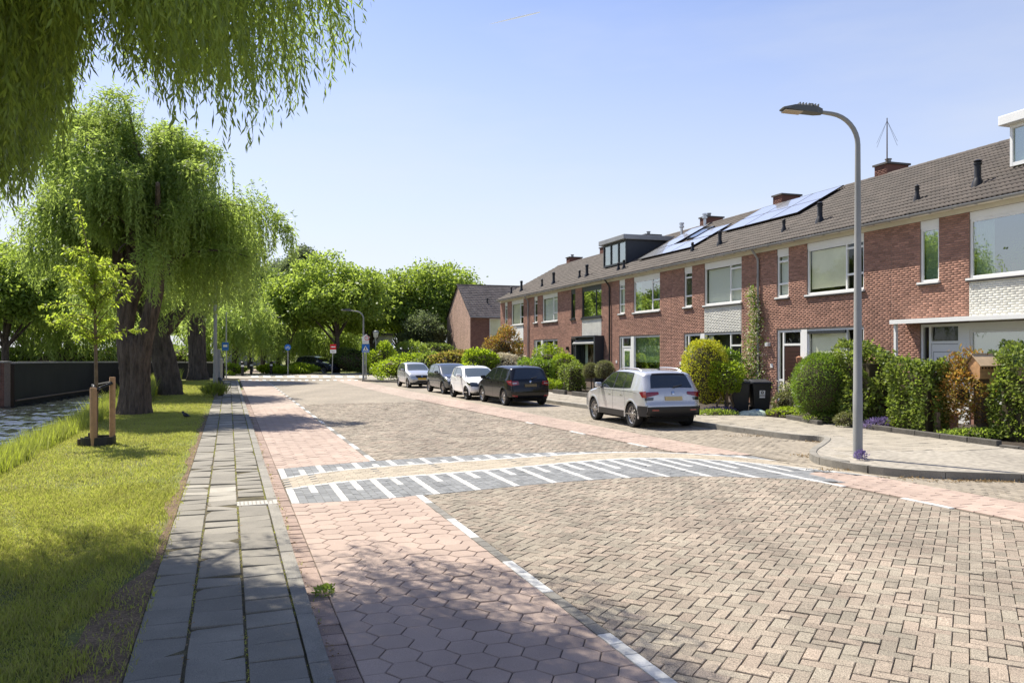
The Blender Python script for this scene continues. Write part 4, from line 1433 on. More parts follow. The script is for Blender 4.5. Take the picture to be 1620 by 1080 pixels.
rg = np.random.default_rng(3)
for (px_, w_, hgt, kind) in ((3.85, 0.26, 0.5, 1), (4.35, 0.24, 0.6, 1), (4.95, 0.24, 0.55, 1)):
    pot = MB().lathe([(0.09, 0), (0.13, 0.2), (0.13, 0.23), (0.11, 0.23)], 14, (px_, 0.33, 4.0)).build('plant_pot', MATS['terracotta'], h6, smooth=True)
    P = np.array([px_, 0.33, 4.25]) + rg.normal(size=(170, 3)) * np.array([0.17, 0.10, 0.20]) + np.array([0, 0, hgt * 0.35])
    V, Fq = leaf_arrays(P, rand_dirs(170, rg), 0.10, 0.06, 5)
    link('houseplant', mesh_np('houseplant', V, Fq, MATS['mid_leaf']), h6)
MB().lathe([(0.07, 0), (0.08, 0.13), (0.06, 0.15), (0.05, 0.15)], 12, (3.15, 0.2, 4.0)).tube([(3.22, 0.2, 4.03), (3.36, 0.2, 4.14)], 0.012, 6).build('watering_can', MATS['white_paint'], h6)

# wire aerial on the chimney of the brown-door house's neighbour
i, a = on_row(24.8)
ant = empty('roof_aerial', HOUSES[i].matrix_world @ Vector((0, 0, 0)))
bpy.context.view_layer.update()
ap = HOUSES[i].matrix_world @ Vector((a + 0.1, RIDGE_O + 0.1, RIDGE_Z + 0.45))
ant.location = ap
tag(ant, 'thin rusty mast aerial with drooping wires standing on the roof ridge', 'aerial')
MB().tube([(0, 0, -0.3), (0, 0, 1.75)], [0.028, 0.018], 6).build('mast', MATS['weathered_wood'], ant)
for k in range(4):
    an = R(20 + 90 * k)
    MB().tube([(0, 0, 1.65), (0.5 * math.cos(an), 0.5 * math.sin(an), 0.75)], 0.005, 4).build('wire', MATS['iron'], ant)

# gabled house beyond the end of the row
GU, GN_ = HU, HN
gb0 = Vector((-3.95, 76.8, 0.0))
gh = empty('gabled_house', gb0, math.atan2(HN.y, HN.x))       # local x runs to the right along the front, y away from the camera
tag(gh, 'gabled brick house end-on beyond the terraced row, gable coloured as sunlit, front as shaded', 'house')
WD, GL, GE, GR = 9.6, 14.0, 5.5, 8.7
win = [(1.9, 3.6, 3.1, 5.2), (1.9, 3.6, 0.5, 2.3), (6.5, 8.3, 3.1, 5.2), (6.5, 8.3, 0.5, 2.3)]
fw = wall_sheet(0, GL, 0, GE, win).build('front_wall', MATS['mortar'], gh)
V, Fq = brick_frusta(wall_bricks(0, GL, 0, GE, win)); tag(link('brick_field', mesh_np('brick_field', V, Fq, MATS['dark_brick']), fw), kind='stuff')  # darker than the gable: the front's shade put into the brick colour
b = MB(); b.add([(0, 0.002, 0), (0, WD, 0), (0, WD, GE), (0, WD / 2, GR), (0, 0.002, GE)], [(0, 4, 3, 2, 1)])
b.add([(GL, 0.002, 0), (GL, WD, 0), (GL, WD, GE), (GL, WD / 2, GR), (GL, 0.002, GE)], [(0, 1, 2, 3, 4)]); b.quad((0, WD, 0), (0, WD, GE), (GL, WD, GE), (GL, WD, 0))
gw = b.build('gable_wall', MATS['mortar'], gh)
rects = []
for r_ in wall_bricks(0.02, WD - 0.02, 0, GR - 0.15, []):
    zt = r_[3]
    lim = 0 if zt < GE else (zt - GE) / (GR - GE) * WD / 2
    a0, a1 = max(r_[0], lim + 0.02), min(r_[1], WD - lim - 0.02)
    if a1 - a0 > 0.03: rects.append((a0, a1, r_[2], r_[3]))
V, Fq = brick_frusta(rects)
V2 = np.stack([V[:, 1], WD - V[:, 0], V[:, 2]], axis=1)
tag(link('brick_field', mesh_np('brick_field', V2, Fq, MATS['sunlit_gable_brick']), gw), kind='stuff')
ang = math.atan2(GR - GE, WD / 2)
rb = MB()
zo = 0.04
rb.quad((-0.12, -0.3, GE - 0.22 + zo), (GL, -0.3, GE - 0.22 + zo), (GL, WD / 2, GR + zo), (-0.12, WD / 2, GR + zo))
rb.quad((-0.12, WD / 2, GR + zo), (GL, WD / 2, GR + zo), (GL, WD + 0.3, GE - 0.2 + zo), (-0.12, WD + 0.3, GE - 0.2 + zo))
grf = rb.build('roof', MATS['roof_under'], gh)
roof_tiles(grf, GL + 0.12, math.hypot(WD / 2 + 0.3, GR - GE + 0.2), 0, MATS['far_roof_tile'], rot=Euler((ang, 0, 0)).to_matrix(), org=Vector((-0.12, -0.3, GE - 0.17)))
b = MB(); b.box(-0.16, -0.122, 0, 0.0, 0, 0)
for k in range(36): MB().box(-0.12 + k * 0.39, 0.27 + k * 0.39, WD / 2 - 0.12, WD / 2 + 0.12, GR + 0.03, GR + 0.14).build('ridge_tile', MATS['far_roof_tile'], grf)
MB().box(-0.1, GL, -0.42, -0.31, GE - 0.22, GE - 0.12).build('gutter', MATS['zinc'], gh)
for w_ in win: window(gh, w_[0], w_[1], w_[2], w_[3], 'white_paint', vbars=[w_[0] + 1.15], hbars=[(w_[0] + 0.06, w_[1] - 0.06, w_[2] + 0.45)], back='blind_green')
for x_ in (4.2, 2.2): MB().lathe([(0.12, -0.1), (0.07, 0.2), (0.07, 0.55), (0.1, 0.56), (0.1, 0.62)], 10, (x_, 1.8, GE + 1.15)).build('vent_pipe', MATS['black_plastic'], grf)

# ------------------------------------------------------------------ cars
def chaikin(pts, it=2):
    for _ in range(it):
        q = []
        for i in range(len(pts)):
            a, b = np.array(pts[i]), np.array(pts[(i + 1) % len(pts)])
            q += [tuple(a * 0.75 + b * 0.25), tuple(a * 0.25 + b * 0.75)]
        pts = q
    return pts


class Car:
    """x runs from the rear bumper (0) to the nose (L), y to the car's left, z up."""
    def __init__(self, L_, W, prof, belt, tumble, wheels, wr, taper=(0.16, 0.14), inset=0.07, zlow=0.24):
        self.L, self.W, self.belt, self.tumble, self.wheels, self.wr, self.taper = L_, W, belt, tumble, wheels, wr, taper
        P = np.array(chaikin(prof, 2))
        n = len(P)
        seg = np.linalg.norm(np.roll(P, -1, 0) - P, axis=1)
        cum = np.concatenate([[0], np.cumsum(seg)])
        N = 260
        us = np.linspace(0, cum[-1], N, endpoint=False)
        PP = np.vstack([P, P[:1]])
        self.P = np.stack([np.interp(us, cum, PP[:, 0]), np.interp(us, cum, PP[:, 1])], 1)
        d = np.roll(self.P, -1, 0) - np.roll(self.P, 1, 0)
        d /= np.linalg.norm(d, axis=1, keepdims=True)
        self.Nn = np.stack([-d[:, 1], d[:, 0]], 1)              # outline runs clockwise (rear, roof, nose, floor): outward normal
        # smooth the normals a little
        for _ in range(2):
            self.Nn = (np.roll(self.Nn, 1, 0) + self.Nn + np.roll(self.Nn, -1, 0)); self.Nn /= np.linalg.norm(self.Nn, axis=1, keepdims=True)
        self.N = N
        self.inset = inset

    def w(self, x, z):
        L_, W = self.L, self.W
        e = 1.0
        dr, df = x / 0.75, (L_ - x) / 0.85
        if dr < 1: e -= self.taper[0] * (1 - max(dr, 0)) ** 2
        if df < 1: e -= self.taper[1] * (1 - max(df, 0)) ** 2
        hw = W / 2 * e
        if z > self.belt: hw -= (z - self.belt) * self.tumble + 0.015
        else:
            k = (self.belt - z) / self.belt
            hw -= 0.05 * abs(k - 0.35) ** 1.5
        return hw

    def bq(self, q):
        a = abs(q)
        t = max(0, (a - 0.80) / 0.20)
        return 0.035 * q * q + self.inset * (1 - math.sqrt(max(0, 1 - t * t)))

    def S(self, u, q, off=0.0):
        i = int(math.floor(u)) % self.N; f = u - math.floor(u); j = (i + 1) % self.N
        p = self.P[i] * (1 - f) + self.P[j] * f; n_ = self.Nn[i] * (1 - f) + self.Nn[j] * f
        b = self.bq(q) - off
        x, z = p[0] - n_[0] * b, p[1] - n_[1] * b
        return (x, q * self.w(x, z), z)

    def find(self, part, val):
        """outline index where the rear (by z), nose (by z) or top (by x) reaches val."""
        best, bi = 1e9, 0
        zm = self.P[:, 1].max() * 0.25
        for i in range(self.N):
            x, z = self.P[i]
            if part == 'rear' and x < self.L * 0.30: d = abs(z - val)
            elif part == 'nose' and x > self.L * 0.70 and z > 0.22: d = abs(z - val)
            elif part == 'top' and z > self.P[:, 1].max() * 0.48: d = abs(x - val)
            else: continue
            if part in ('rear', 'nose') and self.Nn[i][1] < -0.9: continue
            if d < best: best, bi = d, i
        return bi

    def shell(self):
        b = MB()
        qs = [-1, -0.985, -0.95, -0.9, -0.84, -0.78, -0.6, -0.4, -0.2, 0, 0.2, 0.4, 0.6, 0.78, 0.84, 0.9, 0.95, 0.985, 1]
        m = len(qs)
        vs = [self.S(i, q) for i in range(self.N) for q in qs]
        fs = []
        for i in range(self.N):
            i2 = (i + 1) % self.N
            for k in range(m - 1): fs.append((i * m + k, i * m + k + 1, i2 * m + k + 1, i2 * m + k))
        b.add(vs, fs)
        # sides, cut for the wheels
        tot = 0.035 + self.inset
        I = self.P - self.Nn * tot
        xs = np.linspace(I[:, 0].min() + 0.004, I[:, 0].max() - 0.004, 150)
        nz_ = 34
        for sgn in (1, -1):
            grid = []
            for x in xs:
                zs = []
                for i in range(self.N):
                    a, c_ = I[i], I[(i + 1) % self.N]
                    if (a[0] - x) * (c_[0] - x) <= 0 and a[0] != c_[0]:
                        zs.append(a[1] + (c_[1] - a[1]) * (x - a[0]) / (c_[0] - a[0]))
                lo, hi = (min(zs), max(zs)) if zs else (0.5, 0.6)
                col = []
                for k in range(nz_):
                    z = lo + (hi - lo) * k / (nz_ - 1)
                    xx, zz = x, z
                    for wx in self.wheels:
                        ra = self.wr + 0.055
                        dd = math.hypot(x - wx, z - self.wr)
                        if abs(dd - ra) < 0.03 and dd > 1e-6:
                            xx, zz = wx + (x - wx) * ra / dd, self.wr + (z - self.wr) * ra / dd
                    col.append((xx, sgn * self.w(xx, zz), zz))
                grid.append(col)
            base = len(b.v)
            vs = [p for col in grid for p in col]
            fs = []
            for i in range(len(xs) - 1):
                for k in range(nz_ - 1):
                    cx_ = (grid[i][k][0] + grid[i + 1][k + 1][0]) / 2; cz_ = (grid[i][k][2] + grid[i + 1][k + 1][2]) / 2
                    if any(math.hypot(cx_ - wx, cz_ - self.wr) < self.wr + 0.05 for wx in self.wheels): continue
                    q = (i * nz_ + k, (i + 1) * nz_ + k, (i + 1) * nz_ + k + 1, i * nz_ + k + 1)
                    fs.append(q if sgn < 0 else tuple(reversed(q)))
            b.add(vs, fs)
        return b

    def strip(self, b, corners, off=0.006, nu=10, nq=10):
        """corners: four (u, q); bilinear patch on the front, top or rear."""
        vs = []
        for i in range(nu + 1):
            for k in range(nq + 1):
                a, c_ = i / nu, k / nq
                u = (corners[0][0] * (1 - a) + corners[3][0] * a) * (1 - c_) + (corners[1][0] * (1 - a) + corners[2][0] * a) * c_
                q = (corners[0][1] * (1 - a) + corners[3][1] * a) * (1 - c_) + (corners[1][1] * (1 - a) + corners[2][1] * a) * c_
                vs.append(self.S(u, q, off))
        fs = [(i * (nq + 1) + k, i * (nq + 1) + k + 1, (i + 1) * (nq + 1) + k + 1, (i + 1) * (nq + 1) + k) for i in range(nu) for k in range(nq)]
        b.add(vs, fs)

    def side(self, b, top, bot, sgn, off=0.006, n=8, m=5):
        """loft on a flank between two polylines of (x, z)."""
        def along(pl, f):
            pl = np.array(pl); s_ = np.concatenate([[0], np.cumsum(np.linalg.norm(np.diff(pl, axis=0), axis=1))]); s_ /= s_[-1]
            return np.interp(f, s_, pl[:, 0]), np.interp(f, s_, pl[:, 1])
        vs = []
        for i in range(n + 1):
            xt, zt = along(top, i / n); xb, zb = along(bot, i / n)
            for k in range(m + 1):
                x, z = xb + (xt - xb) * k / m, zb + (zt - zb) * k / m
                vs.append((x, sgn * (self.w(x, z) + off), z))
        fs = [(i * (m + 1) + k, (i + 1) * (m + 1) + k, (i + 1) * (m + 1) + k + 1, i * (m + 1) + k + 1) for i in range(n) for k in range(m)]
        b.add(vs, [f if sgn < 0 else tuple(reversed(f)) for f in fs])


def wheel(parent, x, y, r, w_, sgn, nsp=10, rim_m='rim', two_tone=False):
    e = empty('wheel', (x, y, r)); e.parent = parent
    b = MB()
    pr = [(r * 0.70, -w_ / 2 + 0.02), (r * 0.93, -w_ / 2), (r, -w_ / 2 + 0.03), (r, w_ / 2 - 0.03), (r * 0.93, w_ / 2), (r * 0.70, w_ / 2 - 0.015), (r * 0.68, w_ / 2 - 0.05), (r * 0.68, -w_ / 2 + 0.05), (r * 0.70, -w_ / 2 + 0.02)]
    b.lathe(pr, 36, axis='y'); b.f = [f for f in b.f if len(f) == 4]; b.mi = b.mi[:len(b.f)]
    b.build('tyre', MATS['tyre'], e, smooth=True)
    rb = MB()
    ri = r * 0.695
    o = w_ / 2 - 0.03
    rb.lathe([(ri, sgn * o), (ri * 0.93, sgn * (o - 0.012)), (ri * 0.9, sgn * (o - 0.05)), (ri * 0.9, -sgn * 0.05)], 36, axis='y')
    rb.f = [f for f in rb.f if len(f) == 4]; rb.mi = rb.mi[:len(rb.f)]
    rb.lathe([(0.075, sgn * (o - 0.02)), (0.055, sgn * (o + 0.0)), (0.01, sgn * (o + 0.004))], 16, axis='y')
    for k in range(nsp):
        a = 2 * math.pi * k / nsp
        M = Matrix.Rotation(a, 4, 'Y')
        wd_ = 0.9 * ri / nsp
        y0, y1 = sorted((sgn * (o - 0.035), sgn * (o - 0.012)))
        vs = [M @ Vector(p) for p in [(-wd_ * 0.75, y0, 0.05), (wd_ * 0.75, y0, 0.05), (wd_, y0, ri * 0.93), (-wd_, y0, ri * 0.93), (-wd_ * 0.75, y1, 0.05), (wd_ * 0.75, y1, 0.05), (wd_ * 0.8, y1, ri * 0.93), (-wd_ * 0.8, y1, ri * 0.93)]]
        rb.add(vs, [(0, 1, 2, 3), (7, 6, 5, 4), (0, 4, 5, 1), (1, 5, 6, 2), (2, 6, 7, 3), (3, 7, 4, 0)])
    rb.build('rim', MATS[rim_m], e)
    MB().lathe([(ri * 0.88, sgn * 0.0), (ri * 0.88, sgn * 0.01)], 24, axis='y').build('brake_disc', MATS['iron'], e)
    return e


def make_car(name, label, cfg, pos, heading, sc=1.0, group='cars parked along the right-hand kerb'):
    c = Car(cfg['L'], cfg['W'], cfg['prof'], cfg['belt'], cfg['tumble'], cfg['wheels'], cfg['wr'], cfg.get('taper', (0.16, 0.14)), cfg.get('inset', 0.07))
    L_, W = cfg['L'], cfg['W']
    e = empty(name, pos, heading); e.scale = (sc, sc, sc)
    tag(e, label, 'car', group)
    # shift so that the Empty sits in the middle
    sh = empty('tmp')
    bpy.data.objects.remove(sh)
    off = Vector((-L_ / 2, 0, 0))

    def put(b, nm, m, smooth=False, bevel=0):
        b.v = [(v[0] + off.x, v[1], v[2]) for v in b.v]
        return b.build(nm, MATS[m], e, smooth=smooth, bevel=bevel)
    body = put(c.shell(), 'body', cfg['paint'], smooth=True)
    H = c.P[:, 1].max()
    # wheels and wells
    for wx in cfg['wheels']:
        for sg in (1, -1):
            wheel(e, wx + off.x, sg * (W / 2 - 0.125), cfg['wr'], 0.22, sg, cfg.get('spokes', 10), cfg.get('rim', 'rim'))
            b = MB()
            ra = cfg['wr'] + 0.075
            n = 14
            vs = []
            for yy in (W / 2 - 0.02, W / 2 - 0.40):
                for k in range(n + 1):
                    a = math.pi * k / n
                    vs.append((wx + ra * math.cos(a), sg * (min(yy, c.w(wx + ra * math.cos(a), cfg['wr'] + ra * math.sin(a)) - 0.006) if yy > W / 2 - 0.1 else yy), cfg['wr'] + ra * math.sin(a)))
            b.add(vs, [(k, k + 1, n + 2 + k, n + 1 + k) for k in range(n)])
            b.add([(wx - ra, sg * (W / 2 - 0.40), 0.2), (wx + ra, sg * (W / 2 - 0.40), 0.2), (wx + ra, sg * (W / 2 - 0.40), cfg['wr'] + ra), (wx - ra, sg * (W / 2 - 0.40), cfg['wr'] + ra)], [(0, 1, 2, 3)])
            put(b, 'wheel_well', 'gap')
            # lip round the arch
            b = MB(); vs = []
            n = 26
            for k in range(n + 1):
                a = math.pi * (-0.06 + 1.12 * k / n)
                for rr, of in ((cfg['wr'] + 0.038, -0.012), (cfg['wr'] + 0.045, 0.010), (cfg['wr'] + 0.085 + cfg.get('arch', 0), 0.010), (cfg['wr'] + 0.10 + cfg.get('arch', 0), 0.0)):
                    x, z = wx + rr * math.cos(a), cfg['wr'] + rr * math.sin(a)
                    vs.append((x, sg * (c.w(x, max(z, 0.2)) + of), z))
            fs = [(k * 4 + j, k * 4 + j + 1, (k + 1) * 4 + j + 1, (k + 1) * 4 + j) for k in range(n) for j in range(3)]
            b.add(vs, [f if sg > 0 else tuple(reversed(f)) for f in fs])
            put(b, 'wheel_arch', cfg.get('arch_m', cfg['paint']), smooth=True)
    b = MB().box(0.35, L_ - 0.35, -W / 2 + 0.30, W / 2 - 0.30, 0.17, 0.30); put(b, 'underbody', 'gap')
    # glass
    for gl in cfg['side_glass']:
        for sg in (1, -1):
            b = MB(); c.side(b, gl[0], gl[1], sg, 0.004, 10, 6); put(b, 'side_window', cfg.get('glass', 'car_glass'), smooth=True)
    for tr_ in cfg.get('dlo', []):
        for sg in (1, -1):
            b = MB(); c.side(b, tr_[0], tr_[1], sg, 0.0025, 12, 6); put(b, 'window_surround', 'black_plastic', smooth=True)
    (x0, x1, q0, q1) = cfg['windscreen']
    b = MB(); u0, u1 = c.find('top', x0), c.find('top', x1); c.strip(b, [(u0, -q0), (u0, q0), (u1, q1), (u1, -q1)], 0.005); put(b, 'windscreen', cfg.get('glass', 'car_glass'), smooth=True)
    (z0, z1, q0, q1) = cfg['rear_glass']
    b = MB(); u0, u1 = c.find('rear', z0), c.find('rear', z1); c.strip(b, [(u0, -q0), (u0, q0), (u1, q1), (u1, -q1)], 0.005); put(b, 'rear_window', 'car_glass', smooth=True)
    # panel gaps
    for (xa, za, xb, zb) in cfg['gaps']:
        for sg in (1, -1):
            b = MB(); c.side(b, [(xa + 0.004, za), (xb + 0.004, zb)], [(xa - 0.004, za), (xb - 0.004, zb)], sg, 0.002, 10, 1); put(b, 'door_gap', 'gap')
    for (xa, za) in cfg['handles']:
        for sg in (1, -1):
            b = MB(); c.side(b, [(xa, za + 0.035), (xa + 0.19, za + 0.04)], [(xa + 0.01, za), (xa + 0.18, za)], sg, 0.022, 4, 2)
            c.side(b, [(xa + 0.03, za - 0.01), (xa + 0.15, za - 0.01)], [(xa + 0.08, za - 0.06), (xa + 0.10, za - 0.06)], sg, 0.003, 2, 1)
            put(b, 'door_handle', cfg.get('handle_m', cfg['paint']))
    for (top, bot, m, of) in cfg.get('cladding', []):
        for sg in (1, -1):
            b = MB(); c.side(b, top, bot, sg, of, 14, 4); put(b, 'sill_cladding', m, smooth=True)
    # front, rear and top patches: (part name, material, which face, four (value, q), mirrored, offset)
    for (nm, m, face, cs, mirror, of) in cfg['patches']:
        for sg in ((1, -1) if mirror else (1,)):
            b = MB()
            c.strip(b, [(c.find(face, v), q * sg) for v, q in cs], of, 8, 44)
            put(b, nm, m, smooth=True)
    for (nm, m, top, bot, of) in cfg.get('side_patches', []):
        for sg in (1, -1):
            b = MB(); c.side(b, top, bot, sg, of, 8, 4); put(b, nm, m, smooth=True)
    # mirrors
    mx_, mz_ = cfg['mirror']
    for sg in (1, -1):
        y = c.w(mx_, mz_)
        b = MB(); b.box(mx_ - 0.06, mx_ + 0.10, min(sg * (y + 0.03), sg * (y + 0.22)), max(sg * (y + 0.03), sg * (y + 0.22)), mz_ - 0.02, mz_ + 0.13)
        o_ = put(b, 'wing_mirror', cfg.get('mirror_m', cfg['paint']), bevel=0.035)
        b = MB(); b.box(mx_, mx_ + 0.05, min(sg * (y - 0.03), sg * (y + 0.06)), max(sg * (y - 0.03), sg * (y + 0.06)), mz_ - 0.04, mz_ + 0.02); put(b, 'mirror_foot', 'black_plastic')
    # number plates
    for face, zc_, m in cfg['plates']:
        u = c.find(face, zc_)
        p = c.S(u, 0, 0.02)
        nrm = c.Nn[u]
        tx, tz = -nrm[1], nrm[0]
        b = MB(); vs = []
        for oo in (-0.012, 0.006):
            for (yy, k) in ((-0.26, -0.055), (0.26, -0.055), (0.26, 0.055), (-0.26, 0.055)):
                vs.append((p[0] + tx * k + nrm[0] * oo, yy, p[2] + tz * k + nrm[1] * oo))
        b.add(vs, [(0, 3, 2, 1), (4, 5, 6, 7), (0, 1, 5, 4), (1, 2, 6, 5), (2, 3, 7, 6), (3, 0, 4, 7)])
        put(b, 'number_plate', m)
    if cfg.get('rails'):
        xa, xb = cfg['rails']
        for sg in (1, -1):
            pts = []
            for k in range(13):
                x = xa + (xb - xa) * k / 12
                u = c.find('top', x); p = c.S(u, 0.86 * sg, 0.0)
                pts.append((p[0], p[1], p[2] + 0.05 * min(1, 6 * min(k, 12 - k) / 12)))
            put(MB().tube(pts, 0.018, 6), 'roof_rail', 'aluminium', smooth=True)
    if cfg.get('aerial'):
        u = c.find('top', cfg['aerial']); p = c.S(u, 0)
        b = MB(); b.add([(p[0] - 0.06, -0.015, p[2]), (p[0] + 0.09, -0.015, p[2]), (p[0] - 0.05, 0, p[2] + 0.07), (p[0] - 0.06, 0.015, p[2]), (p[0] + 0.09, 0.015, p[2])], [(0, 1, 2), (4, 3, 2), (3, 0, 2), (1, 4, 2)])
        put(b, 'aerial_fin', 'black_plastic')
    if cfg.get('wiper'):
        u = c.find('rear', cfg['wiper']); pa = c.S(u, -0.05, 0.025); u2 = c.find('rear', cfg['wiper'] + 0.06); pb = c.S(u2, -0.42, 0.02)
        put(MB().tube([pa, pb], [0.022, 0.010], 6), 'rear_wiper', 'black_plastic')
    if cfg.get('badge'):
        face, zc_ = cfg['badge']
        u = c.find(face, zc_); p = c.S(u, 0, 0.008); nrm = c.Nn[u]
        b = MB(); b.lathe([(0.05, 0), (0.05, 0.012), (0.035, 0.016)], 18, axis='x')
        a = math.atan2(nrm[1], nrm[0])
        M = Matrix.Translation(p) @ Matrix.Rotation(-a, 4, 'Y')
        b.v = [tuple(M @ Vector(v)) for v in b.v]
        put(b, 'badge', 'chrome', smooth=True)
    return e


suv = dict(L=4.38, W=1.84, wheels=(0.86, 3.50), wr=0.345, belt=1.02, tumble=0.36, paint='paint_silver_white', spokes=10,
    prof=[(0.20, 0.30), (0.06, 0.36), (0.0, 0.52), (0.02, 0.68), (0.07, 0.72), (0.10, 0.92), (0.15, 1.06), (0.36, 1.40), (0.40, 1.52), (0.62, 1.575), (1.2, 1.615), (1.9, 1.62), (2.35, 1.585), (2.75, 1.42), (3.15, 1.13), (3.30, 1.06), (3.85, 0.98), (4.18, 0.86), (4.32, 0.70), (4.38, 0.52), (4.33, 0.34), (4.15, 0.27), (2.2, 0.25)],
    side_glass=[([(1.02, 1.49), (1.42, 1.515)], [(0.98, 1.10), (1.40, 1.08)]), ([(1.46, 1.515), (1.98, 1.515)], [(1.45, 1.08), (2.03, 1.065)]), ([(2.07, 1.51), (2.40, 1.47), (2.95, 1.13)], [(2.10, 1.06), (2.60, 1.055), (2.95, 1.07)])],
    dlo=[([(0.98, 1.51), (1.42, 1.535), (2.1, 1.535), (2.42, 1.495), (3.02, 1.12)], [(0.93, 1.085), (1.40, 1.06), (2.1, 1.045), (2.6, 1.038), (3.02, 1.055)])],
    windscreen=(2.42, 3.22, 0.80, 0.88), rear_glass=(1.10, 1.45, 0.80, 0.76),
    gaps=[(2.06, 0.42, 2.06, 1.05), (3.05, 0.45, 3.05, 1.02), (1.22, 0.72, 1.35, 1.06), (1.25, 0.40, 1.22, 0.72)], handles=[(1.42, 0.90), (2.22, 0.89)],
    cladding=[([(1.28, 0.44), (3.08, 0.44)], [(1.28, 0.27), (3.08, 0.27)], 'black_plastic', 0.010), ([(0.06, 0.62), (0.46, 0.62)], [(0.10, 0.34), (0.52, 0.34)], 'black_plastic', 0.010)],
    patches=[('rear_bumper', 'black_plastic', 'rear', [(0.30, -1.0), (0.30, 1.0), (0.63, 1.0), (0.63, -1.0)], False, 0.010),
             ('tail_light', 'tail_red', 'rear', [(0.95, 0.54), (0.86, 1.0), (1.02, 1.0), (1.0, 0.54)], True, 0.012),
             ('tail_light_lens', 'car_glass', 'rear', [(0.80, 0.76), (0.78, 1.0), (0.86, 1.0), (0.87, 0.74)], True, 0.014),
             ('plate_recess', 'paint_silver', 'rear', [(0.76, -0.40), (0.76, 0.40), (0.93, 0.30), (0.93, -0.30)], False, 0.004),
             ('tailgate_gap', 'gap', 'rear', [(0.668, -0.86), (0.668, 0.86), (0.676, 0.86), (0.676, -0.86)], False, 0.006),
             ('bumper_reflector', 'tail_red', 'rear', [(0.49, 0.62), (0.49, 0.86), (0.535, 0.86), (0.535, 0.62)], True, 0.016),
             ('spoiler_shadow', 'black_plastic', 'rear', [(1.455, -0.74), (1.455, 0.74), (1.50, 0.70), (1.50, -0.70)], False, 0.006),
             ('headlight', 'lamp_clear', 'nose', [(0.78, 0.55), (0.78, 0.98), (0.88, 0.98), (0.86, 0.55)], True, 0.008),
             ('grille', 'black_plastic', 'nose', [(0.60, -0.45), (0.60, 0.45), (0.82, 0.48), (0.82, -0.48)], False, 0.006)],
    side_patches=[('tail_light', 'tail_red', [(0.13, 1.03), (0.40, 1.0)], [(0.10, 0.84), (0.27, 0.86)], 0.012), ('shoulder_line', 'gap', [(0.42, 0.995), (3.3, 1.0)], [(0.42, 0.988), (3.3, 0.993)], 0.003),
                  ('fuel_flap_line', 'gap', [(0.50, 0.96), (0.72, 0.96)], [(0.50, 0.955), (0.72, 0.955)], 0.002)],
    mirror=(2.86, 1.06), mirror_m='paint_silver_white', plates=[('rear', 0.845, 'plate_faded')], rails=(0.75, 2.25), aerial=0.95, wiper=1.11, badge=('rear', 0.985))
mpv = dict(L=4.38, W=1.83, wheels=(0.82, 3.47), wr=0.325, belt=1.0, tumble=0.37, paint='paint_black', spokes=10, rim='aluminium',
    prof=[(0.20, 0.28), (0.05, 0.34), (0.0, 0.52), (0.03, 0.70), (0.07, 0.86), (0.10, 1.04), (0.34, 1.42), (0.42, 1.53), (0.7, 1.58), (1.3, 1.62), (1.9, 1.615), (2.4, 1.56), (3.0, 1.28), (3.45, 1.04), (3.9, 0.92), (4.22, 0.76), (4.36, 0.58), (4.36, 0.38), (4.2, 0.24), (2.2, 0.22)],
    side_glass=[([(0.72, 1.44), (1.25, 1.50)], [(0.62, 1.16), (1.22, 1.09)]), ([(1.30, 1.505), (1.92, 1.51)], [(1.28, 1.08), (1.98, 1.05)]), ([(1.97, 1.505), (2.45, 1.45), (3.05, 1.13)], [(2.02, 1.05), (2.6, 1.04), (3.06, 1.05)])],
    dlo=[([(0.68, 1.455), (1.3, 1.525), (2.0, 1.53), (2.48, 1.475), (3.15, 1.10)], [(0.56, 1.17), (1.25, 1.07), (2.0, 1.03), (2.6, 1.02), (3.15, 1.04)])],
    windscreen=(2.50, 3.45, 0.80, 0.90), rear_glass=(1.08, 1.46, 0.90, 0.76),
    gaps=[(2.02, 0.35, 2.02, 1.02), (3.0, 0.4, 3.05, 1.02), (1.15, 0.7, 1.27, 1.06)], handles=[(1.36, 0.89), (2.2, 0.87)],
    patches=[('rear_bumper', 'paint_black', 'rear', [(0.34, -0.99), (0.34, 0.99), (0.60, 0.99), (0.60, -0.99)], False, 0.014),
             ('tail_light', 'tail_red', 'rear', [(0.84, 0.62), (0.82, 1.0), (1.02, 1.0), (1.0, 0.66)], True, 0.014),
             ('tail_light_lens', 'lamp_clear', 'rear', [(0.90, 0.74), (0.90, 0.96), (0.935, 0.96), (0.935, 0.74)], True, 0.017),
             ('bumper_reflector', 'tail_red', 'rear', [(0.36, 0.70), (0.36, 0.98), (0.43, 0.98), (0.43, 0.74)], True, 0.018),
             ('tailgate_gap', 'gap', 'rear', [(0.612, -0.8), (0.612, 0.8), (0.62, 0.8), (0.62, -0.8)], False, 0.006),
             ('headlight', 'lamp_clear', 'nose', [(0.74, 0.6), (0.74, 0.98), (0.86, 0.98), (0.82, 0.6)], True, 0.008)],
    side_patches=[('tail_light', 'tail_red', [(0.12, 1.03), (0.46, 1.0)], [(0.08, 0.82), (0.30, 0.86)], 0.012), ('window_trim', 'chrome', [(0.56, 1.165), (1.25, 1.065), (3.1, 1.035)], [(0.56, 1.15), (1.25, 1.05), (3.1, 1.02)], 0.006)],
    mirror=(2.95, 1.04), plates=[('rear', 0.80, 'plate_dim')], aerial=1.0, wiper=1.09, badge=('rear', 0.955))
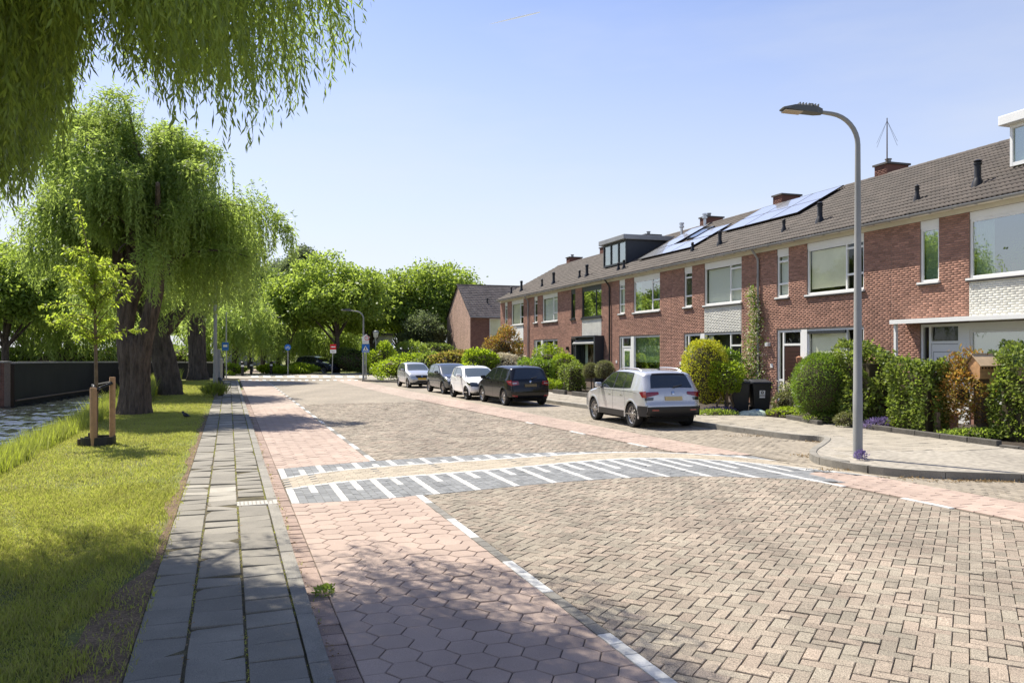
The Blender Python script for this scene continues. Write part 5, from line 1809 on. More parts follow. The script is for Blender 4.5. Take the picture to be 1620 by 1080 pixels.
hatch_white = dict(L=3.46, W=1.62, wheels=(0.52, 2.86), wr=0.285, belt=0.95, tumble=0.36, paint='paint_white', spokes=8, rim='iron', taper=(0.14, 0.2),
    prof=[(0.15, 0.28), (0.03, 0.40), (0.0, 0.60), (0.06, 0.88), (0.28, 1.30), (0.36, 1.40), (0.9, 1.455), (1.4, 1.46), (1.8, 1.40), (2.35, 1.12), (2.68, 0.95), (3.05, 0.87), (3.32, 0.74), (3.45, 0.56), (3.45, 0.36), (3.3, 0.24), (1.7, 0.22)],
    side_glass=[([(0.66, 1.32), (1.02, 1.36)], [(0.60, 1.06), (1.0, 0.99)]), ([(1.07, 1.365), (1.65, 1.34), (2.20, 1.06)], [(1.05, 0.985), (1.6, 0.965), (2.22, 0.97)])],
    dlo=[([(0.62, 1.335), (1.05, 1.382), (1.68, 1.357), (2.30, 1.04)], [(0.55, 1.06), (1.0, 0.97), (1.6, 0.95), (2.30, 0.96)])],
    windscreen=(1.86, 2.62, 0.84, 0.92), rear_glass=(0.98, 1.30, 0.86, 0.8), glass='car_glass_clear',
    gaps=[(1.05, 0.35, 1.05, 0.97), (2.2, 0.4, 2.25, 0.95)], handles=[(1.15, 0.84)],
    patches=[('headlight', 'car_glass', 'nose', [(0.56, 0.52), (0.62, 0.99), (0.80, 0.99), (0.74, 0.55)], True, 0.010), ('lower_grille', 'black_plastic', 'nose', [(0.26, -0.86), (0.26, 0.86), (0.50, 0.16), (0.50, -0.16)], False, 0.010),
             ('upper_grille', 'black_plastic', 'nose', [(0.62, -0.52), (0.62, 0.52), (0.66, 0.52), (0.66, -0.52)], False, 0.008), ('bonnet_gap', 'gap', 'nose', [(0.745, -0.7), (0.745, 0.7), (0.752, 0.7), (0.752, -0.7)], False, 0.005)],
    side_patches=[('headlight', 'car_glass', [(2.98, 0.80), (3.30, 0.70)], [(3.06, 0.70), (3.33, 0.60)], 0.010)],
    mirror=(2.12, 0.97), plates=[], badge=('nose', 0.69), aerial=1.5)
hatch_dark = dict(L=3.95, W=1.70, wheels=(0.60, 3.11), wr=0.30, belt=0.98, tumble=0.36, paint='paint_dark_grey', spokes=9, taper=(0.14, 0.18),
    prof=[(0.15, 0.28), (0.03, 0.40), (0.0, 0.62), (0.07, 0.90), (0.30, 1.36), (0.42, 1.45), (1.0, 1.50), (1.6, 1.51), (2.05, 1.45), (2.7, 1.14), (3.05, 0.98), (3.5, 0.89), (3.82, 0.72), (3.94, 0.55), (3.93, 0.36), (3.75, 0.24), (1.9, 0.22)],
    side_glass=[([(0.75, 1.37), (1.35, 1.42)], [(0.68, 1.08), (1.32, 1.02)]), ([(1.40, 1.425), (1.95, 1.39), (2.55, 1.09)], [(1.37, 1.015), (1.9, 1.0), (2.58, 1.0)])],
    dlo=[([(0.70, 1.385), (1.38, 1.44), (1.98, 1.405), (2.66, 1.06)], [(0.62, 1.08), (1.3, 1.0), (1.9, 0.985), (2.66, 0.99)])],
    windscreen=(2.12, 2.98, 0.84, 0.92), rear_glass=(1.0, 1.36, 0.86, 0.8), glass='car_glass_clear',
    gaps=[(1.38, 0.35, 1.38, 1.0), (2.5, 0.4, 2.55, 0.98)], handles=[(1.5, 0.88), (0.8, 0.9)],
    patches=[('headlight', 'lamp_clear', 'nose', [(0.62, 0.5), (0.66, 0.99), (0.82, 0.99), (0.74, 0.52)], True, 0.010), ('grille', 'black_plastic', 'nose', [(0.30, -0.75), (0.30, 0.75), (0.56, 0.4), (0.56, -0.4)], False, 0.010),
             ('fog_lamp', 'lamp_clear', 'nose', [(0.38, 0.78), (0.38, 0.9), (0.46, 0.9), (0.46, 0.78)], True, 0.014), ('bonnet_gap', 'gap', 'nose', [(0.745, -0.7), (0.745, 0.7), (0.752, 0.7), (0.752, -0.7)], False, 0.005)],
    side_patches=[('headlight', 'lamp_clear', [(3.40, 0.83), (3.74, 0.74)], [(3.48, 0.74), (3.78, 0.64)], 0.010)], mirror=(2.46, 1.0), plates=[('nose', 0.50, 'plate_yellow')], badge=('nose', 0.70))
hatch_silver = dict(L=3.60, W=1.60, wheels=(0.58, 3.0), wr=0.285, belt=0.98, tumble=0.34, paint='paint_silver', spokes=7, taper=(0.12, 0.18),
    prof=[(0.15, 0.28), (0.03, 0.40), (0.0, 0.62), (0.05, 0.92), (0.22, 1.36), (0.34, 1.47), (0.9, 1.53), (1.5, 1.53), (1.9, 1.46), (2.4, 1.17), (2.72, 1.02), (3.15, 0.93), (3.45, 0.78), (3.58, 0.58), (3.57, 0.36), (3.4, 0.24), (1.8, 0.22)],
    side_glass=[([(0.62, 1.40), (1.15, 1.44)], [(0.55, 1.05), (1.12, 1.02)]), ([(1.20, 1.445), (1.75, 1.40), (2.28, 1.10)], [(1.17, 1.015), (1.7, 1.0), (2.30, 1.0)])],
    dlo=[([(0.58, 1.415), (1.18, 1.46), (1.78, 1.415), (2.38, 1.07)], [(0.5, 1.05), (1.1, 1.0), (1.7, 0.985), (2.38, 0.99)])],
    windscreen=(1.95, 2.66, 0.86, 0.92), rear_glass=(1.0, 1.38, 0.86, 0.82), glass='car_glass_clear',
    gaps=[(1.18, 0.35, 1.18, 1.0), (2.25, 0.4, 2.3, 0.98)], handles=[(1.28, 0.88), (0.62, 0.9)],
    patches=[('headlight', 'lamp_clear', 'nose', [(0.70, 0.62), (0.72, 0.99), (0.86, 0.99), (0.78, 0.60)], True, 0.010), ('upper_grille', 'black_plastic', 'nose', [(0.62, -0.5), (0.62, 0.5), (0.76, 0.58), (0.76, -0.58)], False, 0.010),
             ('lower_grille', 'black_plastic', 'nose', [(0.34, -0.68), (0.34, 0.68), (0.46, 0.4), (0.46, -0.4)], False, 0.010), ('fog_lamp', 'lamp_clear', 'nose', [(0.44, 0.74), (0.44, 0.86), (0.52, 0.86), (0.52, 0.74)], True, 0.012),
             ('bonnet_gap', 'gap', 'nose', [(0.80, -0.7), (0.80, 0.7), (0.808, 0.7), (0.808, -0.7)], False, 0.005)],
    mirror=(2.2, 1.0), plates=[('nose', 0.535, 'plate_yellow')], badge=('nose', 0.70))
suv_far = dict(suv, paint='paint_navy', L=4.6, rails=(0.75, 2.25))


def heading(dx, dy): return math.atan2(dy, dx)


def place_by_wheel(cfg, contact, hd, rear, left, sc=1.0):
    """centre of a car whose given wheel touches the road at contact."""
    wx = cfg['wheels'][0 if rear else 1] - cfg['L'] / 2
    wy = (cfg['W'] / 2 - 0.05) * (1 if left else -1)
    v = Matrix.Rotation(hd, 3, 'Z') @ Vector((wx, wy, 0)) * sc
    return Vector((contact.x - v.x, contact.y - v.y, 0.003))


hd = heading(-0.30, 0.954)
make_car('parked_car', 'silver-white estate-style SUV parked nearest on the right, seen from behind', suv, place_by_wheel(suv, ground_at(1000, 675.5), hd, True, True, 0.955), hd, 0.955)
hd = heading(-0.36, 0.933)
make_car('parked_car', 'glossy black people carrier with red tail lights parked nose to nose with the white hatchback', mpv, place_by_wheel(mpv, ground_at(797, 641), hd, True, True, 0.93), hd, 0.93)
hd = heading(0.33, -0.944)
make_car('parked_car', 'small white hatchback with black X-shaped nose parked in front of the black car', hatch_white, place_by_wheel(hatch_white, ground_at(737.5, 632.0), hd, False, False, 0.97), hd, 0.97)
hd = heading(0.37, -0.93)
make_car('parked_car', 'dark grey hatchback parked between the silver car and the white hatchback', hatch_dark, place_by_wheel(hatch_dark, ground_at(700.5, 623.0), hd, False, False, 0.97), hd, 0.97)
hd = heading(0.36, -0.933)
make_car('parked_car', 'small silver hatchback with yellow front plate, farthest in the kerbside row', hatch_silver, place_by_wheel(hatch_silver, ground_at(645, 613.3), hd, False, False, 0.93), hd, 0.93)
pf = ground_at(503, 590.5)
make_car('parked_car', 'dark blue SUV standing at the end of the low yellow-green hedge at the far junction', suv_far, Vector((pf.x - 0.1, pf.y + 0.6, 0.02)), heading(0.93, -0.36), group=None)
pf = ground_at(540, 588)
make_car('parked_car', 'grey car half hidden behind the no entry sign shrubs', dict(mpv, paint='paint_silver'), Vector((pf.x + 1.0, pf.y + 6, 0.02)), heading(0.8, -0.6), group=None)

# ------------------------------------------------------------------ trees
def bark_trunk(name, paths, m, parent, n=56, ridge=0.07, seed=1):
    """paths: list of [(x, y, z, r), ...]; each grows a furrowed tube."""
    rg = np.random.default_rng(seed)
    b = MB()
    for path in paths:
        pts = np.array(path, dtype=float)
        d = np.concatenate([[0], np.cumsum(np.linalg.norm(np.diff(pts[:, :3], axis=0), axis=1))])
        k = max(6, int(d[-1] / 0.12))
        q = np.linspace(0, d[-1], k)
        P = np.stack([np.interp(q, d, pts[:, i]) for i in range(4)], 1)
        for _ in range(3): P[1:-1] = (P[:-2] + 2 * P[1:-1] + P[2:]) / 4
        ph = rg.uniform(0, 6.28, 6)
        vs, fs = [], []
        up = Vector((0.3, 1, 0.1)).normalized()
        for i in range(k):
            p = Vector(P[i, :3]); a = Vector(P[max(i - 1, 0), :3]); c = Vector(P[min(i + 1, k - 1), :3])
            t = (c - a).normalized(); side = t.cross(up).normalized(); up2 = side.cross(t)
            for j in range(n):
                an = 2 * math.pi * j / n
                rr = P[i, 3] * (1 + ridge * (math.sin(9 * an + ph[0] + 0.8 * math.sin(q[i] * 2.1 + ph[1])) * 0.55 + (0.75 * abs(math.sin(10.5 * an + ph[4] + 0.9 * math.sin(q[i] * 1.6 + ph[5]))) - 0.4 if n > 20 else 0) + math.sin(5 * an + ph[2] + q[i] * 0.5) * 0.5 + 0.7 * math.sin(2 * an + ph[3] + q[i] * 1.1) + rg.uniform(-0.5, 0.5)))
                vs.append(p + (side * math.cos(an) + up2 * math.sin(an)) * rr)
        for i in range(k - 1):
            for j in range(n):
                j2 = (j + 1) % n
                fs.append((i * n + j, i * n + j2, (i + 1) * n + j2, (i + 1) * n + j))
        fs.append(tuple(range((k - 1) * n, k * n)))
        b.add(vs, fs)
    o = link(name, b.mesh(name, m, smooth=True), parent)
    return o


def willow_crown(rg, clusters, per, L_rng, spacing, leaf, stretch=0.25, zmin=0.5, spread=0.55, lift=0.35, low_fn=None, hang=0.85):
    """clusters: (x, y, z, outward dir xy, radius). Strands start near a cluster, rise a little, arch outward and hang."""
    PP, DD = [], []
    for (cx_, cy_, cz_, ox, oy, rr, lmax) in clusters:
        n = per
        org = np.array([cx_, cy_, cz_]) + rg.normal(size=(n, 3)) * np.array([rr, rr, rr * 0.55])
        Ls = rg.uniform(L_rng[0], L_rng[1], n) * lmax
        Ls = np.minimum(Ls, np.maximum(org[:, 2] - zmin - rg.uniform(0, 0.5, n), 0.3))
        az = np.arctan2(oy, ox) + rg.normal(size=n) * 0.9
        hx_, hy_ = np.cos(az), np.sin(az)
        reach = rg.uniform(0.15, 1, n) * spread
        if low_fn is not None: Ls = np.minimum(Ls, org[:, 2] + lift * 0.8 - low_fn(org[:, 0] + hx_ * reach, org[:, 1] + hy_ * reach, rg))
        m = int(max(4, L_rng[1] * lmax / spacing))
        tau = (np.arange(m) + 0.5) / m
        T = tau[None, :] * np.ones((n, 1))
        keep = T * (L_rng[1] * lmax) < Ls[:, None]
        arc = T * (L_rng[1] * lmax)
        hor = reach[:, None] * (1 - np.exp(-arc / 0.55))
        sway = 0.06 * np.sin(arc * 2.2 + rg.uniform(0, 6, n)[:, None])
        X = org[:, 0:1] + hx_[:, None] * hor + hy_[:, None] * sway
        Y = org[:, 1:2] + hy_[:, None] * hor - hx_[:, None] * sway
        Z = org[:, 2:3] + lift * (1 - np.exp(-arc / 0.3)) - arc * (1 - 0.35 * np.exp(-arc / 0.4))
        P = np.stack([X, Y, Z], -1)[keep]
        k = len(P)
        D = np.stack([np.broadcast_to(hx_[:, None], T.shape), np.broadcast_to(hy_[:, None], T.shape), np.zeros_like(T)], -1)[keep] * stretch
        D = D + rg.normal(size=(k, 3)) * np.array([0.5, 0.5, 0.28]) + np.array([0, 0, -hang])
        early = (arc[keep] < 0.45)[:, None]
        D = np.where(early, D + np.array([0, 0, 0.8]), D)
        D /= np.linalg.norm(D, axis=1, keepdims=True)
        PP.append(P); DD.append(D)
    P, D = np.concatenate(PP), np.concatenate(DD)
    n = len(P)
    return leaf_arrays(P, D, rg.uniform(0.75, 1.2, n) * leaf[0], rg.uniform(0.8, 1.2, n) * leaf[1], int(rg.integers(1e6)))


def shell_clusters(rg, n, c, rad, ztop_bias=0.25, rr=0.5, lbase=1.0, shrink=(0.65, 1.0), cond=None):
    out = []
    while len(out) < n:
        v = rg.normal(size=3); v /= np.linalg.norm(v)
        if v[2] < -0.15: v[2] = -v[2]
        f = rg.uniform(*shrink)
        p = np.array(c) + v * np.array(rad) * f
        if cond is not None and not cond(p): continue
        out.append((p[0], p[1], p[2], v[0], v[1], rr * rg.uniform(0.7, 1.3), lbase * rg.uniform(0.55, 1.15)))
    return out


def tree(name, label, base, group=None, cat='tree', rz=0):
    t = empty(name, base, rz)
    return tag(t, label, cat, group)


# the big weeping willow beside the young tree
rg = np.random.default_rng(11)
b0_ = ground_at(212, 655, 0.03)
TR = 0.76
wt1 = tree('weeping_willow', 'big weeping willow with thick forked furrowed trunk behind the staked young tree', b0_, 'weeping willows along the canal bank')
bark_trunk('trunk', [[(0, 0, -0.2, 0.60), (0.0, 0, 0.15, 0.52), (0.02, 0, 0.9, 0.42), (0.0, 0, 1.7, 0.44), (0.0, 0, 2.2, 0.50), (0.0, 0, 2.5, 0.36)],
                     [(-0.22, 0, 1.9, 0.30), (-0.32, 0.05, 2.8, 0.28), (-0.22, 0.1, 3.6, 0.27), (0.2, 0.1, 4.5, 0.25), (0.75, 0.1, 5.3, 0.24), (1.3, -0.1, 6.3, 0.16), (1.7, -0.2, 7.2, 0.09)],
                     [(0.22, 0, 1.95, 0.27), (0.52, -0.1, 2.9, 0.25), (0.75, -0.1, 3.9, 0.23), (0.72, 0.0, 5.0, 0.24), (0.45, 0.4, 6.2, 0.15), (0.3, 0.6, 7.4, 0.03)],
                     [(-0.3, 0.1, 3.2, 0.25), (-0.55, 0.3, 4.2, 0.24), (-0.6, 0.3, 5.4, 0.2), (-1.0, 0.3, 6.6, 0.14), (-1.6, 0.2, 7.6, 0.08)],
                     [(-0.2, 0.2, 4.6, 0.16), (-0.2, 1.0, 6.2, 0.12), (0.1, 1.6, 7.6, 0.07)], [(0.7, -0.1, 4.4, 0.15), (1.2, -1.0, 5.8, 0.11), (1.5, -1.7, 7.0, 0.06)]], MATS['bark'], wt1, ridge=0.085)
def bough_clusters(rg, n, xs, zs, ry, z0, along=6, rr=0.24, lscale=1.0):
    """Boughs arch from the fork to points under the crown's outline; tufts of hanging twigs sit along their outer half."""
    out, paths = [], []
    while len(paths) < n:
        x = rg.uniform(xs[0], xs[-1]); y = rg.uniform(-ry, ry)
        mid = (xs[0] + xs[-1]) / 2
        if ((x - mid) / ((xs[-1] - xs[0]) / 2)) ** 2 + (y / ry) ** 2 > 1: continue
        z = float(np.interp(x, xs, zs)) * (1 - 0.30 * (y / ry) ** 2) - abs(rg.normal()) * 1.0
        if rg.uniform() < 0.35: z -= rg.uniform(0.8, 2.8)
        if z < 5.0: continue
        st_ = np.array([0.35 + 0.25 * rg.normal(), 0.1, z0 + rg.uniform(-0.4, 0.9)])
        end = np.array([x, y, z - rg.uniform(0.2, 1.1)])
        ctl = np.array([st_[0] + (x - st_[0]) * 0.45, y * 0.45, z + 0.45])
        f = np.linspace(0, 1, 9)[:, None]
        pth = (1 - f) ** 2 * st_ + 2 * f * (1 - f) * ctl + f ** 2 * end
        paths.append(pth)
        hd = np.array([x - st_[0], y]); hd = hd / (np.linalg.norm(hd) + 1e-6)
        for k in range(along):
            ff = 0.42 + 0.58 * k / (along - 1)
            q = (1 - ff) ** 2 * st_ + 2 * ff * (1 - ff) * ctl + ff ** 2 * end
            out.append((q[0], q[1], q[2], hd[0], hd[1], rr * rg.uniform(0.7, 1.3), lscale * rg.uniform(0.35, 1.15) * (0.6 if q[2] > 8.6 else 1.0)))
    return out, paths


cl, bp = bough_clusters(rg, 66, [-3.5, -3.0, -1.6, -0.2, 1.8, 3.2, 4.2], [7.3, 8.9, 10.3, 10.8, 9.5, 8.5, 7.3], 3.1, 4.6)
cl += [(4.1, -0.3, 6.6, 1, 0, 0.22, 1.3), (4.6, -0.3, 6.3, 1, 0, 0.14, 1.1), (3.7, -0.5, 6.9, 1, 0.2, 0.3, 1.2), (4.85, -0.3, 5.9, 1, 0, 0.10, 1.0)]
b = MB()
for pth in bp: b.tube([tuple(q) for q in pth], [0.075 * (1 - 0.85 * k / 8) for k in range(9)], 6)
b.build('bough', MATS['bark'], wt1, smooth=True)
V, Fq = willow_crown(rg, cl, 25, (0.4, 3.1), 0.058, (0.150, 0.040), zmin=2.8, spread=0.42, lift=0.25)
V[:, 2] = V[:, 2]
cen = V.reshape(-1, 4, 3).mean(axis=1)
low = np.interp(cen[:, 0], [-4, -1.5, 1.0, 2.0, 3.0, 3.7, 4.3, 5.5], [4.5, 4.3, 3.6, 3.0, 3.3, 4.4, 5.2, 5.4]) + 0.35 * np.sin(cen[:, 0] * 7) + 0.3 * np.sin(cen[:, 1] * 5)
Fq = Fq[cen[:, 2] > low]; cen = cen[cen[:, 2] > low]
Fq = Fq[~((cen[:, 1] < 0.8) & (cen[:, 0] > -0.95) & (cen[:, 0] < 1.0) & (cen[:, 2] < 5.6 + 0.5 * np.sin(cen[:, 0] * 6)))]
link('crown', mesh_np('crown', V, Fq, MATS['willow_leaf']), wt1)

# further willows up the bank
for (px, py, sc, lab, seed) in ((268, 625, 0.92, 'second weeping willow up the bank with leaning gnarled trunk just past the big one', 21), (313, 602, 0.98, 'weeping willow with straight dark trunk, third along the bank near the bridge wall', 22)):
    rg = np.random.default_rng(seed)
    bb_ = ground_at(px, py, 0.03)
    w2 = tree('weeping_willow', lab, bb_, 'weeping willows along the canal bank')
    lean = -0.5 if seed == 21 else 0.0
    tr_ = [[(0, 0, -0.2, 0.66), (0, 0, 0.5, 0.52), (lean * 0.6, 0, 2.0, 0.46), (lean * 1.4, 0, 3.4, 0.42), (lean * 2, 0, 4.6, 0.28)], [(lean, 0, 2.8, 0.4), (0.9, 0, 4.2, 0.28), (1.8, 0, 5.6, 0.15)], [(lean, 0, 2.8, 0.35), (-1.6, 0.3, 4.4, 0.25), (-2.3, 0.3, 5.8, 0.12)]]
    if seed == 22: tr_ = [[(0, 0, -0.2, 0.75), (0, 0, 0.6, 0.60), (-0.1, 0, 3.0, 0.55), (-0.1, 0, 5.5, 0.5)], [(0, 0, 4.5, 0.5), (1.5, 0, 7, 0.3)], [(0, 0, 4.5, 0.5), (-1.5, 0, 7, 0.3)]]
    bark_trunk('trunk', tr_, MATS['bark_grey'], w2, ridge=0.10, seed=seed)
    rad = (3.0, 3.4, 3.7) if seed == 21 else (3.7, 4.2, 5.2)
    cz_ = 6.0 if seed == 21 else 8.3
    cl = shell_clusters(rg, 100, (-0.4 if seed == 21 else 0.1, 0, cz_), rad, rr=0.5, lbase=1.2 if seed == 21 else 1.6, shrink=(0.6, 1.0), cond=lambda p: p[2] > cz_ - 1.6)
    V, Fq = willow_crown(rg, cl, 36, (0.9, 3.0), 0.11 if seed == 21 else 0.15, (0.24, 0.052) if seed == 21 else (0.36, 0.075), zmin=2.3 if seed == 21 else 3.0, spread=0.8, lift=0.3)
    link('crown', mesh_np('crown', V, Fq, MATS['willow_leaf']), w2)

# the willow overhead: its trunk stands just outside the picture on the left
rg = np.random.default_rng(31)
nb = st(9.2, -3.15, 0.03)
w0 = tree('weeping_willow', 'nearest weeping willow, its hanging leafy curtain filling the top left above the lawn', nb, 'weeping willows along the canal bank')
bark_trunk('trunk', [[(0, 0, -0.2, 0.6), (-0.1, 0, 1.2, 0.46), (-0.25, 0, 2.6, 0.40), (-0.3, 0, 4.4, 0.34)], [(-0.3, 0, 3.9, 0.26), (-0.1, -0.2, 5.6, 0.22), (1.0, -0.5, 6.9, 0.15), (2.6, -0.6, 7.9, 0.08)], [(-0.1, 0, 2.2, 0.3), (-0.9, 0.3, 4.6, 0.22), (-1.8, 0.5, 7.0, 0.1)], [(0, 0.1, 2.4, 0.26), (0.4, 1.2, 5.0, 0.18), (1.0, 2.4, 7.2, 0.08)], [(0, -0.1, 2.4, 0.26), (0.3, -1.6, 5.0, 0.18), (0.6, -3, 7.0, 0.08)]], MATS['bark'], w0)


def near_clusters():
    out = []
    # crown shell: (x, y) offsets from the trunk; strands end well above the ground
    while len(out) < 420:
        v = rg.normal(size=3); v /= np.linalg.norm(v); v[2] = abs(v[2])
        f = rg.uniform(0.30, 1.0)
        p = np.array([0.3, -0.6, 5.2]) + v * np.array([4.6, 4.3, 3.6]) * f
        wx, wy = nb.x + p[0], nb.y + p[1]
        if p[2] < 5.3: continue
        out.append((p[0], p[1], p[2], v[0], v[1], 0.24, rg.uniform(0.9, 1.9)))
    return out


cl = near_clusters()
for k in range(260):                                       # thick heart of the crown, added unseen above the picture to deepen its shade
    cl.append((rg.uniform(-4.2, 3.0), rg.uniform(-3.4, 2.4), rg.uniform(6.0, 8.2), rg.normal(), rg.normal(), 0.45, rg.uniform(0.5, 0.9)))
# low curtains seen in the upper left of the picture: pixel column, depth, height of the lower ends
for (px, d, zb, n) in ((20, 8.6, 4.05, 4), (60, 8.9, 4.55, 4), (5, 8.2, 3.75, 4), (110, 9.3, 5.05, 3), (95, 8.6, 4.75, 3), (40, 9.6, 4.5, 4), (75, 9.9, 4.75, 3)):
    for k in range(n):
        X = (px + rg.uniform(-16, 16) - CX) / FPX * d
        L_ = rg.uniform(0.9, 1.5)
        out_ = (X - nb.x, d - nb.y, zb + L_ * 2.0 - 0.4, 0.4, 0.2, 0.16, L_)
        cl.append(out_)
edge_x = np.array([-2000, -60, 0, 30, 75, 110, 135, 165, 200, 240, 290, 330, 370, 420, 470, 520, 560, 600, 5000])
edge_y = np.array([420, 380, 345, 315, 235, 190, 80, 45, 90, 120, 150, 160, 185, 165, 115, 60, 45, -60, -60])


def near_low(x, y, rg):                                     # how low each twig hangs: the curtain is longest over the bank, shortest over the street
    wx, wy = x + nb.x, np.clip(y + nb.y, 6.5, 12)
    lim = np.interp(CX + FPX * wx / wy, edge_x, edge_y)
    z = EYE - (lim - CY) / FPX * wy
    tuft = rg.normal() * 0.34 + 0.16                              # neighbouring twigs end at about the same height, tuft by tuft
    return np.maximum(z + np.where(CX + FPX * wx / wy > 90, tuft, 0.4 * tuft), 3.2) + rg.exponential(0.62, len(z)) - 0.22


V, F4 = willow_crown(rg, cl, 34, (0.5, 2.3), 0.050, (0.108, 0.0195), zmin=3.2, spread=0.35, lift=0.12, stretch=0.22, low_fn=near_low, hang=1.35)
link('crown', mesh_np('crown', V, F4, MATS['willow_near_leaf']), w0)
b = MB()
for k in range(26):
    a = rg.uniform(0, 6.283); r_ = rg.uniform(2.2, 4.2)
    b.tube([(-0.3, 0, 4.2), (-0.3 + math.cos(a) * r_ * 0.5, math.sin(a) * r_ * 0.5, 6.9), (math.cos(a) * r_, math.sin(a) * r_, 6.6 + rg.uniform(-0.3, 0.8))], [0.10, 0.06, 0.02], 6)
b.build('bough', MATS['bark'], w0, smooth=True)

# the young staked tree
rg = np.random.default_rng(5)
yb = ground_at(151, 705, 0.03)
yt = tree('young_tree', 'slender young tree with sparse yellow-green leaves tied to two wooden stakes', yb)
br = [[(0, 0, -0.1, 0.045), (0.02, 0, 1.0, 0.04), (0.0, 0, 2.4, 0.033), (-0.02, 0, 3.4, 0.024), (-0.2, 0, 4.3, 0.014), (-0.38, 0, 5.15, 0.006)]]
anchors = []
for k in range(46):
    z0 = rg.uniform(2.15, 4.0)
    az = rg.uniform(0, 6.283)
    ln = rg.uniform(0.75, 1.5) * (1.0 if z0 < 3.4 else 0.7)
    el = rg.uniform(0.25, 0.95)
    x0 = -0.02 if z0 < 3.4 else -0.1
    p = [(x0, 0, z0, 0.013)]
    for q in range(1, 6):
        f = q / 5
        p.append((x0 + math.cos(az) * ln * f * math.cos(el), math.sin(az) * ln * f * math.cos(el) * 0.8, z0 + ln * f * math.sin(el) - 0.25 * f * f * ln, 0.013 * (1 - 0.8 * f)))
    br.append(p); anchors += [(np.array(p[q][:3]), np.array(p[q + 1][:3])) for q in range(0, 5)]
for q in range(9):
    a = np.array([-0.02 - 0.36 * q / 9, 0, 3.4 + 1.75 * q / 9]); anchors.append((a, a + np.array([-0.04, 0, 0.2])))
b = MB()
for p in br: b.tube([q[:3] for q in p], [q[3] for q in p], 6)
b.build('trunk', MATS['bark_young'], yt, smooth=True)
PP, DD = [], []
for a, c_ in anchors:
    n = 17
    f = rg.uniform(0, 1, n)[:, None]
    P = a + (c_ - a) * f + rg.normal(size=(n, 3)) * 0.03
    D = rg.normal(size=(n, 3)) * 0.6 + np.array([0, 0, -0.45]) + (c_ - a) / np.linalg.norm(c_ - a) * 0.5
    PP.append(P); DD.append(D / np.linalg.norm(D, axis=1, keepdims=True))
P = np.concatenate(PP); D = np.concatenate(DD)
V, Fq = leaf_arrays(P, D, rg.uniform(0.07, 0.125, len(P)), rg.uniform(0.030, 0.050, len(P)), 8, 0.15)
link('crown', mesh_np('crown', V, Fq, MATS['young_leaf']), yt)
sup = empty('tree_support', yb)
tag(sup, 'pair of round wooden stakes with black strap holding the young tree', 'tree stakes')
MB().lathe([(0.062, -0.25), (0.065, 1.22), (0.058, 1.24)], 12, (0.10, -0.28, 0)).build('stake', MATS['pine_wood'], sup, smooth=True)
MB().lathe([(0.058, -0.25), (0.060, 1.42), (0.052, 1.44)], 12, (0.22, 0.28, 0)).build('stake', MATS['pine_wood'], sup, smooth=True)
b = MB(); b.tube([(0.10, -0.22, 1.20), (0.0, -0.06, 1.25), (-0.07, 0.02, 1.27), (0.0, 0.09, 1.28), (0.22, 0.24, 1.33)], 0.032, 6); b.tube([(0.14, -0.20, 1.18), (0.1, 0, 1.22), (0.24, 0.22, 1.31)], 0.032, 6)
b.build('strap', MATS['black_plastic'], sup)
rb_ = empty('watering_ring', yb + Vector((0.06, 0, 0))); rb_.scale = (0.78, 0.78, 1)
tag(rb_, 'black plastic watering ring and pipes round the foot of the young tree', 'watering ring')
b = MB()
n = 26
vs = []
for k in range(n + 1):
    a = R(-150 + 300 * k / n)
    for (rr, z) in ((0.40, -0.02), (0.41, 0.20), (0.43, 0.20), (0.44, -0.02)): vs.append((rr * math.cos(a), rr * math.sin(a), z))
b.add(vs, [(k * 4 + j, k * 4 + j + 1, (k + 1) * 4 + j + 1, (k + 1) * 4 + j) for k in range(n) for j in range(3)])
b.build('ring', MATS['black_plastic'], rb_)
for (x_, y_, h_) in ((-0.05, -0.33, 0.30), (-0.16, -0.30, 0.22)): MB().lathe([(0.05, -0.05), (0.05, h_), (0.035, h_), (0.035, h_ - 0.05)], 12, (x_, y_, 0)).build('pipe', MATS['black_plastic'], rb_, smooth=True)
MB().lathe([(0.05, -0.05), (0.05, 0.16)], 8, (-0.42, -0.18, 0)).build('peg', MATS['weathered_wood'], rb_)


# ------------------------------------------------------------------ broadleaf trees of the background
def broad_crown(seed, rad, nlobe, per_lobe, leafs, lobe_r=0.42, flat=0.8, low=-0.5, droop=0.0, cl_leaf=26, cl_r=0.30):
    """Unit-free crown: lobes on an ellipsoid, each a cloud of leafy twigs."""
    rg = np.random.default_rng(seed)
    PP, DD = [], []
    rad = np.array(rad)
    for k in range(nlobe):
        v = rg.normal(size=3); v /= np.linalg.norm(v)
        while v[2] < low: v = rg.normal(size=3); v /= np.linalg.norm(v)
        c_ = v * rad * rg.uniform(0.45, 0.78)
        lr = rad.mean() * lobe_r * rg.uniform(0.7, 1.25)
        for j in range(per_lobe):
            u = rg.normal(size=3); u /= np.linalg.norm(u)
            tw = c_ + u * lr * rg.uniform(0.6, 1.0) * np.array([1, 1, flat])
            n = cl_leaf
            P = tw + rg.normal(size=(n, 3)) * cl_r * np.array([1, 1, 0.6])
            D = rg.normal(size=(n, 3)) + u * 0.7 + np.array([0, 0, -0.2 - droop])
            PP.append(P); DD.append(D / np.linalg.norm(D, axis=1, keepdims=True))
    P, D = np.concatenate(PP), np.concatenate(DD)
    return leaf_arrays(P, D, rg.uniform(0.7, 1.3, len(P)) * leafs, rg.uniform(0.7, 1.2, len(P)) * leafs * 0.62, seed, 0.1)


